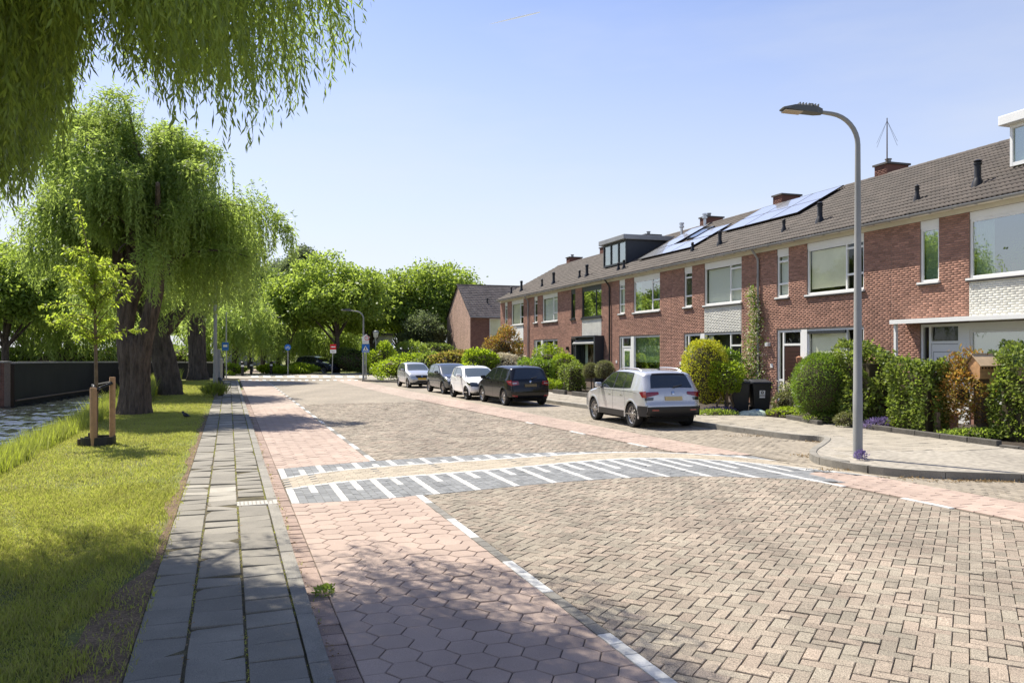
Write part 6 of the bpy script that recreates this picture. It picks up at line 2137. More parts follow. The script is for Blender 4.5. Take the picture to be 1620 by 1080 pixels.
def limb_paths(rg, h0, top, spread, r0, n=7):
    paths = [[(0, 0, -0.3, r0 * 1.25), (0, 0, 0.4, r0), (0.03, 0, h0, r0 * 0.8), (0.05, 0.1, (h0 + top) / 2, r0 * 0.5), (0, 0, top, r0 * 0.12)]]
    for k in range(n):
        az = 2 * math.pi * k / n + rg.uniform(-0.3, 0.3)
        z0 = h0 * rg.uniform(0.85, 1.25)
        s_ = spread * rg.uniform(0.6, 0.95)
        paths.append([(0, 0, z0, r0 * 0.42), (math.cos(az) * s_ * 0.4, math.sin(az) * s_ * 0.4, z0 + (top - z0) * 0.3, r0 * 0.28), (math.cos(az) * s_, math.sin(az) * s_, z0 + (top - z0) * rg.uniform(0.4, 0.8), r0 * 0.06)])
    return paths


KINDS = {}


def kind_tree(kind, seed, rad, cz, m, nlobe, per, leafs, h0, r0, bark='bark_grey', **kw):
    V, Fq = broad_crown(seed, rad, nlobe, per, leafs, **kw)
    V = V + np.array([0, 0, cz])
    cme = mesh_np('crown', V, Fq, MATS[m])
    rg = np.random.default_rng(seed + 100)
    tmp = bark_trunk('trunk', limb_paths(rg, h0, cz + rad[2] * 0.7, max(rad[0], rad[1]), r0), MATS[bark], None, n=9, ridge=0.05, seed=seed)
    tme = tmp.data
    bpy.data.objects.remove(tmp)
    KINDS[kind] = (cme, tme)


def plant_tree(kind, name, label, pos, sc=1.0, rz=0.0, group=None, zs=1.0):
    cme, tme = KINDS[kind]
    t = tree(name, label, pos, group, rz=rz)
    t.scale = (sc, sc, sc * zs)
    link('trunk', tme, t); link('crown', cme, t)
    return t


kind_tree('plane', 41, (4.6, 4.2, 3.6), 6.4, 'plane_leaf', 34, 30, 0.30, 2.6, 0.26, cl_leaf=22, cl_r=0.34)
kind_tree('plane2', 42, (3.6, 3.6, 3.4), 5.8, 'plane_leaf', 24, 28, 0.32, 2.4, 0.22, cl_leaf=22, cl_r=0.34)
kind_tree('dark', 43, (4.0, 4.0, 5.0), 8.5, 'dark_leaf', 34, 30, 0.36, 3.4, 0.32, cl_leaf=20, cl_r=0.4)
kind_tree('mid', 44, (4.8, 4.6, 4.4), 7.0, 'mid_leaf', 36, 32, 0.34, 2.8, 0.30, cl_leaf=20, cl_r=0.38)
kind_tree('poplar', 45, (3.0, 3.0, 6.0), 10.5, 'grey_leaf', 34, 28, 0.36, 4.5, 0.3, cl_leaf=18, cl_r=0.42)
kind_tree('grey', 46, (3.8, 3.6, 3.6), 5.2, 'grey_leaf', 28, 30, 0.32, 2.0, 0.25, cl_leaf=20, cl_r=0.36)
rg = np.random.default_rng(47)
cl = shell_clusters(rg, 60, (0, 0, 3.2), (3.2, 3.0, 2.4), rr=0.5, lbase=1.2, shrink=(0.6, 1.0), cond=lambda p: p[2] > 2.4)
V, Fq = willow_crown(rg, cl, 26, (0.9, 2.8), 0.16, (0.36, 0.075), zmin=0.4, spread=0.8)
tmp = bark_trunk('trunk', [[(0, 0, -0.2, 0.3), (0, 0, 2, 0.22), (0.2, 0, 4, 0.1)]], MATS['bark_grey'], None, n=9)
KINDS['weeping'] = (mesh_np('crown', V, Fq, MATS['willow_leaf']), tmp.data)
bpy.data.objects.remove(tmp)


def at(px, d, z=0.0): return Vector(((px - CX) / FPX * d, d, z))


plant_tree('plane', 'plane_tree', 'wide bright green plane tree in the middle behind the no entry sign', at(533, 79), 1.12, 0.3)
plant_tree('plane2', 'plane_tree', 'smaller bright green plane tree beside the round blue sign', at(455, 80), 1.05, 1.5)
plant_tree('plane2', 'plane_tree', 'bright green plane tree behind the street lamp with the crossing sign', at(588, 86), 1.1, 2.2)
plant_tree('poplar', 'poplar_tree', 'tall grey-green poplar rising above the plane trees on the left', at(478, 112), 1.08, 0.5, 'tall trees above the plane trees')
plant_tree('poplar', 'poplar_tree', 'grey-green poplar top just left of the tallest poplar, half behind the willow leaves', at(440, 116), 0.98, 1.9, 'tall trees above the plane trees')
plant_tree('dark', 'broadleaf_tree', 'dark round tree top showing above the gap between the plane trees', at(574, 108), 0.98, 0.9)
plant_tree('mid', 'broadleaf_tree', 'dense mid green tree left of the gabled house, its crown touching the roof line', at(690, 92), 1.08, 0.2)
plant_tree('mid', 'broadleaf_tree', 'broad green tree right of the crossing sign, shaded underneath', at(640, 88), 1.0, 2.0)
plant_tree('plane2', 'broadleaf_tree', 'light green tree peeping over the ridge of the gabled house', at(735, 100), 1.15, 3.0)
plant_tree('grey', 'broadleaf_tree', 'small grey-leaved tree under the broad green tree left of the gabled house', at(668, 84), 0.70, 1.0)
plant_tree('poplar', 'broadleaf_tree', 'thin tree top sticking up right of the broad green tree', at(682, 112), 0.83, 1.0)
plant_tree('plane2', 'broadleaf_tree', 'light green tree top above the far end of the terrace roof', at(800, 108), 1.1, 1.0)
plant_tree('plane2', 'broadleaf_tree', 'light green tree top behind the chimneys at the far end of the terrace', at(835, 106), 1.12, 4.0)
plant_tree('dark', 'broadleaf_tree', 'dark leafy tree with straight black trunk beyond the far end of the left pavement', at(416, 88), 0.88, 0.4)
plant_tree('dark', 'broadleaf_tree', 'dark tree behind the drooping willow at the far end of the cycle path', at(395, 104), 1.0, 1.4)
plant_tree('weeping', 'weeping_tree', 'low weeping willow drooping beside the far bollards', at(372, 74), 1.25, 0.0, 'small weeping willows at the junction')
plant_tree('weeping', 'weeping_tree', 'low weeping willow behind the blue SUV', at(512, 90), 1.15, 1.0, 'small weeping willows at the junction')
plant_tree('weeping', 'weeping_tree', 'small weeping willow left of the round blue sign', at(440, 92), 0.95, 2.0, 'small weeping willows at the junction')
plant_tree('mid', 'park_tree', 'green tree with leaning dark trunk at the left edge across the water', at(8, 62), 0.95, 0.0, 'park trees across the canal', 0.95)
park = [(40, 78, 'mid', 0.95), (95, 84, 'dark', 0.8), (150, 90, 'plane2', 1.0), (-60, 70, 'mid', 1.1), (-160, 74, 'dark', 1.0), (110, 70, 'weeping', 1.5), (205, 96, 'mid', 1.0), (255, 100, 'dark', 0.9), (300, 104, 'mid', 1.0), (345, 108, 'plane2', 1.2)]
desc = ['round green tree above the bridge wall at the left edge', 'dark tree behind the young tree across the water', 'bright tree seen through the young tree branches', 'tall green tree outside the left edge', 'dark tree far out on the left', 'drooping willow behind the bridge wall', 'green tree behind the big willow trunk', 'dark tree between the willow trunks', 'green tree behind the third willow', 'pale tree behind the pavement post']
for (px, d, k, sc), ds in zip(park, desc): plant_tree(k, 'park_tree', ds, at(px, d), sc, px * 0.7, 'park trees across the canal')
fill = [(-260, 95, 'mid'), (-330, 70, 'dark'), (-420, 100, 'mid'), (60, 125, 'dark'), (150, 130, 'mid'), (240, 128, 'mid'), (330, 130, 'dark'), (420, 132, 'mid'), (500, 130, 'dark'), (560, 126, 'mid'), (630, 122, 'mid'), (700, 124, 'dark'), (760, 126, 'mid'), (-40, 120, 'dark')]
for i_, (px, d, k) in enumerate(fill):
    t = plant_tree(k, 'distant_tree', 'tall tree in the line of woods behind the junction and park', at(px, d), 0.95 if d > 105 and px > 380 else 1.1, i_ * 1.3, 'woods line behind the park')


# ------------------------------------------------------------------ shrubs and hedges
def shrub(name, label, pos, dims, n, leafs, m, shape='ellipsoid', rz=0.0, cat='shrub', group=None, seed=1, lump=0.10, up=0.0, core=0.80, stem=0.0, spiky=0.0):
    rg = np.random.default_rng(seed)
    e = empty(name, pos, rz); tag(e, label, cat, group)
    dx, dy, dz = dims
    ph = rg.uniform(0, 6.28, (5, 3)); fr = rg.uniform(1.5, 4.5, (5, 3))
    base_z = stem

    def surf(k, f):
        if shape == 'ellipsoid':
            v = rand_dirs(k, rg); v[:, 2] = np.where(v[:, 2] < -0.75, -v[:, 2], v[:, 2])
            l = 1 + lump * sum(np.sin(v @ fr[q] + ph[q, 0]) for q in range(5)) / 2
            P = v * np.array([dx / 2, dy / 2, dz / 2]) * (l * f)[:, None]
            P[:, 2] += dz / 2 + base_z
            return P, v
        face = rg.choice(5, k, p=np.array([dy * dz, dy * dz, dx * dz, dx * dz, dx * dy]) / (2 * dy * dz + 2 * dx * dz + dx * dy))
        a, b_ = rg.uniform(-0.5, 0.5, k), rg.uniform(-0.5, 0.5, k)
        P = np.zeros((k, 3)); v = np.zeros((k, 3))
        for q, (ax, sg) in enumerate(((0, 1), (0, -1), (1, 1), (1, -1), (2, 1))):
            s_ = face == q
            o1, o2 = [i for i in range(3) if i != ax]
            P[s_, ax] = sg * 0.5; P[s_, o1] = a[s_]; P[s_, o2] = b_[s_]; v[s_, ax] = sg
        rnd_ = np.sqrt((P ** 2).sum(1))[:, None]
        P = P * (1 - 0.10 * np.maximum(rnd_ - 0.55, 0) / 0.3)
        P = P * np.array([dx, dy, dz])
        l = lump * sum(np.sin(P @ fr[q] * 1.2 + ph[q, 0]) for q in range(5)) * 0.42
        P = P * f[:, None] + v * l[:, None]
        P[:, 2] += dz / 2 + base_z
        return P, v
    f = 1 - np.abs(rg.normal(size=n)) * (0.10 if core > 0.4 else 0.28) + rg.uniform(-0.02, 0.03, n) + np.where(rg.uniform(size=n) < 0.05, rg.uniform(0, 0.12, n), 0)
    P, v = surf(n, f)
    D = v * 0.8 + rg.normal(size=(n, 3)) * 0.75 + np.array([0, 0, up])
    if spiky: D = v * 0.3 + rg.normal(size=(n, 3)) * 0.4 + np.array([0, 0, spiky])
    D /= np.linalg.norm(D, axis=1, keepdims=True)
    V, Fq = leaf_arrays(P, D, rg.uniform(0.65, 1.3, n) * leafs[0], rg.uniform(0.7, 1.2, n) * leafs[1], seed)
    V[:, 2] = np.maximum(V[:, 2], 0.01)
    link('foliage', mesh_np('foliage', V, Fq, MATS[m]), e)
    if core:
        b = MB()
        k1, k2 = 12, 8
        if shape == 'ellipsoid':
            vs = []
            for i in range(k2 + 1):
                th = math.pi * i / k2
                for j in range(k1):
                    a = 2 * math.pi * j / k1
                    vs.append((math.sin(th) * math.cos(a) * dx / 2 * core, math.sin(th) * math.sin(a) * dy / 2 * core, dz / 2 + base_z + math.cos(th) * dz / 2 * core))
            b.add(vs, [(i * k1 + j, (i + 1) * k1 + j, (i + 1) * k1 + (j + 1) % k1, i * k1 + (j + 1) % k1) for i in range(k2) for j in range(k1)])
        else:
            b.box(-dx * 0.33, dx * 0.33, -dy * 0.30, dy * 0.30, 0, dz * 0.80)
        b.build('twigs', MATS['twig'], e)  # solid dark core added inside the leaves so the shrub isn't see-through
    if stem:
        MB().tube([(0, 0, -0.05), (0.02, 0, stem * 0.6), (0, 0, stem + dz * 0.3)], [0.035, 0.03, 0.02], 7).build('stem', MATS['bark_grey'], e)
    return e


ZG = 0.10
gp = lambda px, py: ground_at(px, py, ZG)
shrub('golden_shrub', 'tall rounded shrub with golden yellow top beside the silver-white SUV', gp(1117, 652), (1.55, 1.5, 2.35), 9000, (0.06, 0.036), 'gold_leaf', seed=2, lump=0.06)
gs = shrub('green_shrub', 'loose bright green shrub with twisted bare stems in front of the golden shrub', gp(1140, 652) + Vector((0.0, -0.5, 0)), (1.15, 1.0, 1.05), 3200, (0.075, 0.045), 'bright_leaf', seed=3, lump=0.2, stem=0.55, core=0.55)
b = MB()
for k, (dx_, r_) in enumerate(((-0.12, 0.035), (0.05, 0.045), (0.15, 0.03))): b.tube([(dx_ * 0.3, 0, -0.05), (dx_ * 2, 0.05, 0.25), (dx_, -0.05, 0.5), (dx_ * 2.4, 0, 0.9)], r_, 7)
b.build('stem', MATS['bark_young'], gs, smooth=True)
shrub('flowering_plant', 'low mound of purple flowers at the pavement edge beside the bins', gp(1138, 655), (1.0, 0.45, 0.22), 500, (0.05, 0.04), 'purple_petal', seed=4, core=0.5, up=0.5, cat='flowers')
shrub('low_plant', 'flat green plants round the purple flowers', gp(1130, 657), (1.5, 0.6, 0.16), 900, (0.08, 0.03), 'mid_leaf', seed=5, core=0.4, up=0.6, cat='plants')
clm = empty('climbing_plant', HOUSES[4].location, HROT)
tag(clm, 'cream-flowered climber growing up the drainpipe between the two middle houses', 'climber')
rg = np.random.default_rng(6)
P, F_ = [], []
for k in range(60):
    z = 0.3 + 4.1 * k / 60
    w_ = (0.45 if z < 2.8 else 0.30) * (1 - 0.5 * max(0, z - 3.4))
    cx_ = HW - 0.10 + 0.12 * math.sin(z * 2.4)
    P.append(np.array([cx_, -0.16, z]) + rg.normal(size=(55, 3)) * np.array([w_ * 0.6, 0.09, 0.10]))
P = np.concatenate(P); D = rand_dirs(len(P), rg); D[:, 1] -= 0.6; D /= np.linalg.norm(D, axis=1, keepdims=True)
sel = rg.uniform(size=len(P)) < 0.42
V, Fq = leaf_arrays(P[~sel], D[~sel], 0.075, 0.045, 7); link('foliage', mesh_np('foliage', V, Fq, MATS['hedge_leaf']), clm)
V, Fq = leaf_arrays(P[sel], D[sel], 0.06, 0.05, 8); link('blossom', mesh_np('blossom', V, Fq, MATS['white_petal']), clm)
MB().tube([(HW - 0.1 + 0.12 * math.sin(z * 2.4), -0.12, z) for z in np.linspace(0, 4.3, 24)], 0.018, 6).build('stem', MATS['bark_young'], clm)
shrub('dark_shrub', 'dark evergreen shrub with pale flowers behind the wheelie bins', hs(26.6, 17.0, ZG), (1.9, 1.2, 1.95), 5200, (0.085, 0.05), 'hedge_leaf', seed=9, lump=0.15)
shrub('white_flowering_shrub', 'bushy shrub with light leaves left of the bins under the ground floor window', hs(27.6, 16.4, ZG), (1.5, 1.2, 1.7), 4200, (0.08, 0.045), 'ivy_leaf', seed=10, lump=0.15)
shrub('ball_shrub', 'big dense dark green clipped ball shrub beside the brown front door', gp(1301, 668), (1.62, 1.55, 1.88), 15000, (0.062, 0.020), 'hedge_leaf', seed=12, lump=0.03, core=0.88)
shrub('variegated_plant', 'small cream-edged plant left of the clipped ball shrub', gp(1240, 652), (0.75, 0.6, 0.62), 900, (0.07, 0.045), 'topiary_leaf', seed=13, core=0.5)
shrub('low_plant', 'low cushion of fresh green at the left end of the stone edging', gp(1243, 659), (1.0, 0.6, 0.26), 900, (0.07, 0.025), 'bright_leaf', seed=14, core=0.5, up=0.4, cat='plants')
shrub('low_plant', 'fine-leaved green cushion under the clipped ball shrub', gp(1308, 670), (1.1, 0.7, 0.28), 1300, (0.08, 0.018), 'mid_leaf', seed=15, core=0.5, up=0.6, cat='plants')
shrub('ivy_hedge', 'wide loose leafy hedge directly behind the street lamp', gp(1377, 676) + Vector((0.15, 0.75, 0)), (1.75, 1.1, 2.0), 6800, (0.10, 0.075), 'ivy_leaf', 'box', HROT, 'hedge', seed=16, lump=0.32)
shrub('ivy_hedge', 'squared dark ivy hedge right of the street lamp', gp(1459, 688) + Vector((0.15, 0.45, 0)), (1.35, 0.62, 1.78), 6000, (0.085, 0.065), 'ivy_leaf', 'box', HROT, 'hedge', seed=17, lump=0.2)
shrub('ivy_hedge', 'ivy hedge end at the right edge of the picture', gp(1622, 702) + Vector((0.35, 0.5, 0)), (1.35, 0.62, 1.95), 5600, (0.085, 0.065), 'ivy_leaf', 'box', HROT, 'hedge', seed=18, lump=0.22)
shrub('red_shrub', 'loose photinia shrub with orange-red young leaves behind the nest box', gp(1530, 692) + Vector((0.2, 0.5, 0)), (1.45, 1.0, 1.8), 4200, (0.095, 0.042), 'photinia_leaf', seed=19, lump=0.25, core=0.2, up=0.3)
shrub('ground_cover', 'low ground cover at the foot of the nest box post', gp(1560, 694), (2.0, 0.6, 0.22), 2000, (0.06, 0.04), 'mid_leaf', seed=20, core=0.5, cat='plants', up=0.3)
shrub('lavender', 'small blue-purple flowers at the foot of the ivy hedge', gp(1405, 680), (1.5, 0.35, 0.28), 900, (0.07, 0.02), 'purple_petal', seed=21, core=0.4, up=1.0, cat='flowers')
shrub('grey_plant', 'silvery plant at the corner of the garden edging by the lamp post', gp(1338, 676), (0.6, 0.4, 0.36), 600, (0.06, 0.03), 'topiary_leaf', seed=22, core=0.5, cat='plants')
shrub('pavement_flower', 'tiny violet flower clump at the foot of the street lamp', ground_at(1362, 727, 0.12), (0.22, 0.18, 0.16), 160, (0.04, 0.035), 'purple_petal', seed=23, core=0.0, cat='flowers')
# towards the far end
for (px, py, w_, h_, lab, sd) in ((935, 622, 0.78, 0.86, 'left one of two ball-shaped variegated topiary bushes on stems', 24), (957, 624, 0.92, 0.98, 'right one of two ball-shaped variegated topiary bushes on stems', 25)):
    shrub('topiary_ball', lab, gp(px, py), (w_, w_, w_), 2600, (0.055, 0.034), 'topiary_leaf', seed=sd, lump=0.03, stem=0.62, group='ball topiaries')
shrub('box_hedge', 'dark clipped hedge with light top behind the black people carrier', hs(41.2, 14.7, ZG), (3.8, 1.0, 1.55), 6500, (0.10, 0.07), 'hedge_leaf', 'box', HROT, 'hedge', seed=26, lump=0.10)
shrub('box_hedge', 'small light green hedge right of the ball topiaries', hs(37.2, 15.2, ZG), (1.6, 0.9, 1.35), 2600, (0.09, 0.06), 'ivy_leaf', 'box', HROT, 'hedge', seed=27, lump=0.1)
shrub('bright_shrub', 'pair of rounded fresh green shrubs behind the dark clipped hedge', hs(42.5, 16.0, ZG), (2.4, 1.4, 2.0), 4200, (0.12, 0.05), 'bright_leaf', seed=28, lump=0.18)
shrub('bright_shrub', 'rounded fresh green shrub nearest the dark awning', hs(40.4, 16.1, ZG), (1.7, 1.3, 1.8), 3200, (0.12, 0.05), 'bright_leaf', seed=29, lump=0.15)
shrub('red_shrub', 'tall bronze and orange photinia shrub in front of the second far house', hs(49.5, 15.4, ZG), (2.3, 1.9, 3.3), 5200, (0.14, 0.07), 'photinia_leaf', seed=30, lump=0.2, core=0.6)
shrub('white_flowering_shrub', 'white-flowering shrub at the foot of the bronze photinia', hs(47.3, 14.9, ZG), (2.0, 1.4, 1.7), 3600, (0.12, 0.07), 'white_petal', seed=31, lump=0.2)
shrub('edging_plant', 'strappy green plants in the stone-edged bed behind the silver-white SUV', hs(37.6, 13.9, ZG), (1.9, 0.8, 0.5), 1300, (0.2, 0.035), 'bright_leaf', seed=32, core=0.4, up=0.9, cat='plants')
shrub('edging_plant', 'strappy green tuft at the foot of the dark clipped hedge', hs(40.2, 13.9, ZG), (0.9, 0.6, 0.5), 700, (0.22, 0.035), 'mid_leaf', seed=33, core=0.3, up=0.9, cat='plants')
far_h = [(648, 55.5, 4.6, 2.2, 1.7, 'bright_leaf', 'bright green sloping hedge behind the silver hatchback', 34), (690, 52.5, 3.4, 2.0, 1.9, 'ivy_leaf', 'green and cream hedge behind the dark grey hatchback', 35), (722, 52.0, 3.2, 2.0, 2.05, 'tip_leaf', 'red-tipped photinia hedge above the white hatchback', 36),
         (762, 49.5, 3.0, 2.0, 1.95, 'bright_leaf', 'fresh green rounded hedge left of the black people carrier roof', 37), (800, 52, 2.6, 1.8, 1.9, 'white_petal', 'white-flowering bush at the corner of the far terraced house', 38), (628, 62, 3.2, 2.2, 1.2, 'bright_leaf', 'low end of the sloping hedge by the far corner', 39)]
for (px, d, w_, dp, h_, m_, lab, sd) in far_h: shrub('garden_hedge', lab, at(px, d, 0.08), (w_, dp, h_), 3800, (0.17, 0.10), m_, 'ellipsoid', 0.3, 'hedge', seed=sd, lump=0.15)
for (px, d, w_, h_, m_, lab, sd) in ((470, 74, 3.3, 0.85, 'bright_leaf', 'low yellow-green hedge left of the blue SUV', 40), (428, 76, 2.2, 0.8, 'bright_leaf', 'low green plants left of the round blue sign', 41), (352, 70, 3.2, 0.9, 'bright_leaf', 'low bright shrubs by the end of the bridge wall', 42), (556, 77, 4.2, 2.2, 'dark_leaf', 'dark green shrubbery behind the no entry sign', 43), (592, 78, 3.6, 2.2, 'dark_leaf', 'dark shrubbery left of the lamp with the crossing sign', 44), (640, 76, 4.4, 2.6, 'mid_leaf', 'shrubbery with pale flowers right of the crossing sign', 45), (604, 72, 2.4, 2.6, 'bright_leaf', 'yellow-green bush beside the old street lantern', 46), (690, 80, 5.0, 2.8, 'dark_leaf', 'dark shrubs under the trees left of the gabled house', 47)):
    shrub('junction_shrub', lab, at(px, d, 0.0), (w_, 2.2, h_), 3600, (0.20, 0.12), m_, 'ellipsoid', 0.0, 'shrub', seed=sd, lump=0.2)
for i_, px in enumerate((-30, 40, 100, 160, 230, 290)):
    shrub('park_shrub', 'green bush in the park just behind the bridge wall, number %d from the left edge' % (i_ + 1) if False else ['bush behind the pier at the left edge', 'yellow-green bush above the bridge wall left of the young tree', 'bush above the wall behind the young tree', 'bush above the wall left of the big willow trunk', 'dark bush above the wall between the willows', 'bush above the wall end by the third willow'][i_], at(px, 70 + 3 * (i_ % 2), 0.2), (5.5, 3, 2.2), 3000, (0.24, 0.14), ['mid_leaf', 'bright_leaf', 'mid_leaf', 'bright_leaf', 'dark_leaf', 'mid_leaf'][i_], 'ellipsoid', 0, 'shrub', 'bushes behind the bridge wall', seed=60 + i_, lump=0.25)

# garden ground
sheet('front_garden', [hs(s_, HT - 0.02) for s_ in (12.8, 58)] + [Vector((p.x, p.y, 0)) for p in reversed(gpts) if True][::-1], 0.095, MATS['soil'])

# ------------------------------------------------------------------ garden edging, posts, bench, nest box, bins
def edging(label, p0, p1, n, h=0.13, w=0.14, group='concrete edging of the front gardens', m='garden_edge'):
    e = empty('garden_edging', (p0 + p1) / 2, math.atan2((p1 - p0).y, (p1 - p0).x)); tag(e, label, 'edging', group)
    L_ = (p1 - p0).length
    for k in range(n):
        a, b_ = -L_ / 2 + L_ * k / n + 0.006, -L_ / 2 + L_ * (k + 1) / n - 0.006
        o = MB().box(a, b_, 0, w, -0.06, h + random.uniform(-0.008, 0.008)).build('edging_stone', MATS[m], e, bevel=0.012)
        o.rotation_euler = (0, 0, random.uniform(-0.006, 0.006))


edging('long low concrete edging running in front of the ivy hedges', gp(1344, 676), gp(1577, 707), 6)
edging('short concrete edging in front of the clipped ball shrub', gp(1243, 663), gp(1293, 673), 2)
edging('flat concrete edging at the right edge of the picture', gp(1580, 708), gp(1680, 719), 3, 0.06)
edging('stone edging of the bed behind the silver-white SUV', gp(904, 626), gp(985, 636), 3, 0.2)
edging('stone edging at the foot of the dark clipped hedge', gp(874, 622), gp(893, 624.5), 1, 0.2)
pl = empty('palisade_edging', gp(1222, 659), HROT); tag(pl, 'short row of small dark palisade logs beside the path to the brown door', 'edging')
for k in range(6): MB().lathe([(0.045, -0.05), (0.045, 0.17 + 0.02 * (k % 2))], 8, (k * 0.095 - 0.25, 0, 0)).build('log', MATS['weathered_wood'], pl)
stp = empty('stump_post', gp(1396, 675) + Vector((0, -0.02, 0)), 0.3); tag(stp, 'short square weathered wooden block standing in front of the ivy hedge', 'wooden post')
MB().box(-0.11, 0.11, -0.11, 0.11, -0.05, 0.34).build('block', MATS['weathered_wood'], stp, bevel=0.012)
stp = empty('fence_post', gp(1483, 690), 0.3); tag(stp, 'thin grey wooden post at the right end of the squared ivy hedge', 'wooden post')
MB().box(-0.045, 0.045, -0.045, 0.045, -0.05, 0.55).build('post', MATS['weathered_wood'], stp, bevel=0.008)

nbx = empty('nest_box', gp(1553, 690), R(14)); tag(nbx, 'wooden nest box with pitched roof on a thick brown post in the front garden', 'nest box')
MB().box(-0.125, 0.125, -0.10, 0.10, -0.1, 1.30).build('post', MATS['weathered_wood'], nbx, bevel=0.012)
b = MB()
for k in range(4): b.box(-0.24, 0.24, -0.20, -0.182, 1.305 + k * 0.075, 1.375 + k * 0.075)
bx = b.build('front_board', MATS['pine_wood'], nbx)
MB().box(-0.235, 0.235, -0.181, 0.18, 1.302, 1.60).build('box', MATS['pine_wood'], nbx)
for k in range(5): MB().lathe([(0.022, 0), (0.022, 0.004)], 10, (-0.17 + k * 0.085, -0.2045, 1.55), axis='y').build('hole', MATS['gap'], nbx)
for k in range(4):
    f0, f1 = k / 4, (k + 1) / 4
    b = MB()
    y0, z0, y1, z1 = -0.27 + 0.27 * f0, 1.58 + 0.26 * f0, -0.27 + 0.27 * f1 + 0.01, 1.58 + 0.26 * f1 + 0.01
    b.add([(-0.28, y0, z0), (0.28, y0, z0), (0.28, y1, z1), (-0.28, y1, z1), (-0.28, y0, z0 + 0.02), (0.28, y0, z0 + 0.02), (0.28, y1, z1 + 0.02), (-0.28, y1, z1 + 0.02)], [(0, 3, 2, 1), (4, 5, 6, 7), (0, 1, 5, 4), (1, 2, 6, 5), (2, 3, 7, 6), (3, 0, 4, 7)])
    b.build('roof_board', MATS['pale_wood'], nbx)
b = MB(); b.add([(-0.28, 0, 1.845), (0.28, 0, 1.845), (0.28, 0.26, 1.6), (-0.28, 0.26, 1.6)], [(0, 1, 2, 3)]); b.box(-0.285, 0.285, -0.02, 0.02, 1.845, 1.875); b.build('roof_back', MATS['pale_wood'], nbx)
b = MB(); b.add([(-0.235, -0.181, 1.6), (-0.235, 0.18, 1.6), (-0.235, 0, 1.82)], [(0, 1, 2)]); b.add([(0.235, -0.181, 1.6), (0.235, 0.18, 1.6), (0.235, 0, 1.82)], [(0, 2, 1)]); b.build('gable', MATS['pine_wood'], nbx)

bn = empty('garden_bench', hs(15.9, 15.9, ZG), HROT); tag(bn, 'plank bench on brick piers behind the nest box', 'bench')
for k in range(2): MB().box(-0.9, 0.9, -0.22 + k * 0.23, -0.01 + k * 0.23, 0.42, 0.46).build('plank', MATS['weathered_wood'], bn)
for k in range(3): MB().box(-0.9, 0.9, 0.24, 0.27, 0.55 + k * 0.15, 0.68 + k * 0.15).build('back_plank', MATS['weathered_wood'], bn)
for x in (-0.7, 0.7):
    MB().box(x - 0.11, x + 0.11, -0.18, 0.2, -0.05, 0.42).build('pier', MATS['brick'], bn); MB().box(x - 0.03, x + 0.03, 0.2, 0.24, 0.3, 1.0).build('upright', MATS['weathered_wood'], bn)


def bin_(label, pos, rz, emblem):
    e = empty('wheelie_bin', pos, rz); tag(e, label, 'wheelie bin', 'two wheelie bins by the climbing plant')
    b = MB()
    w0, w1, d0, d1, h = 0.23, 0.285, 0.24, 0.33, 0.95
    b.add([(-w0, -d0, 0.03), (w0, -d0, 0.03), (w0, d0, 0.03), (-w0, d0, 0.03), (-w1, -d1, h), (w1, -d1, h), (w1, d1, h), (-w1, d1, h)], [(3, 2, 1, 0), (4, 5, 6, 7), (0, 1, 5, 4), (1, 2, 6, 5), (2, 3, 7, 6), (3, 0, 4, 7)])
    b.build('body', MATS['bin_plastic'], e, bevel=0.03)
    MB().box(-w1 - 0.02, w1 + 0.02, -d1 - 0.03, d1, h - 0.04, h).build('rim', MATS['bin_plastic'], e, bevel=0.012)
    b = MB(); b.add([(-w1 - 0.015, -d1 - 0.04, h + 0.004), (w1 + 0.015, -d1 - 0.04, h + 0.004), (w1 + 0.015, d1 + 0.03, h + 0.004), (-w1 - 0.015, d1 + 0.03, h + 0.004), (-w1 + 0.02, -d1, h + 0.045), (w1 - 0.02, -d1, h + 0.045), (w1 - 0.02, d1, h + 0.10), (-w1 + 0.02, d1, h + 0.10)], [(3, 2, 1, 0), (4, 5, 6, 7), (0, 1, 5, 4), (1, 2, 6, 5), (2, 3, 7, 6), (3, 0, 4, 7)])
    b.build('lid', MATS['bin_plastic'], e, bevel=0.02)
    MB().tube([(-w1, d1 + 0.07, h + 0.0), (w1, d1 + 0.07, h + 0.0)], 0.018, 6).build('handle', MATS['bin_plastic'], e)
    for sg in (1, -1): MB().lathe([(0.10, -0.025), (0.10, 0.025)], 16, (sg * 0.24, 0.25, 0.10), axis='x').build('wheel', MATS['tyre'], e)
    if emblem:
        eb = MB(); eb.box(-0.085, 0.085, -0.003, 0, 0.06, 0.22)
        a = eb.build('emblem', MATS['sign_white'], e, loc=(0, -0.298, 0.50), rot=(R(5.6), 0, 0))
        m = MB(); m.box(-0.07, 0.07, -0.006, -0.0035, 0.085, 0.098); m.lathe([(0.045, -0.006), (0.045, -0.0035)], 12, (0, 0, 0.16), axis='y'); m.build('emblem_mark', MATS['sign_black'], a)
        m = MB(); m.lathe([(0.022, -0.008), (0.022, -0.0065)], 6, (0, 0, 0.16), axis='y'); m.build('emblem_centre', MATS['sign_white'], a)
        m = MB(); m.box(-0.085, 0.085, -0.003, 0, -0.01, 0.045); m.build('emblem_band', MATS['sign_white'], e, loc=(0, -0.298, 0.50), rot=(R(5.6), 0, 0))


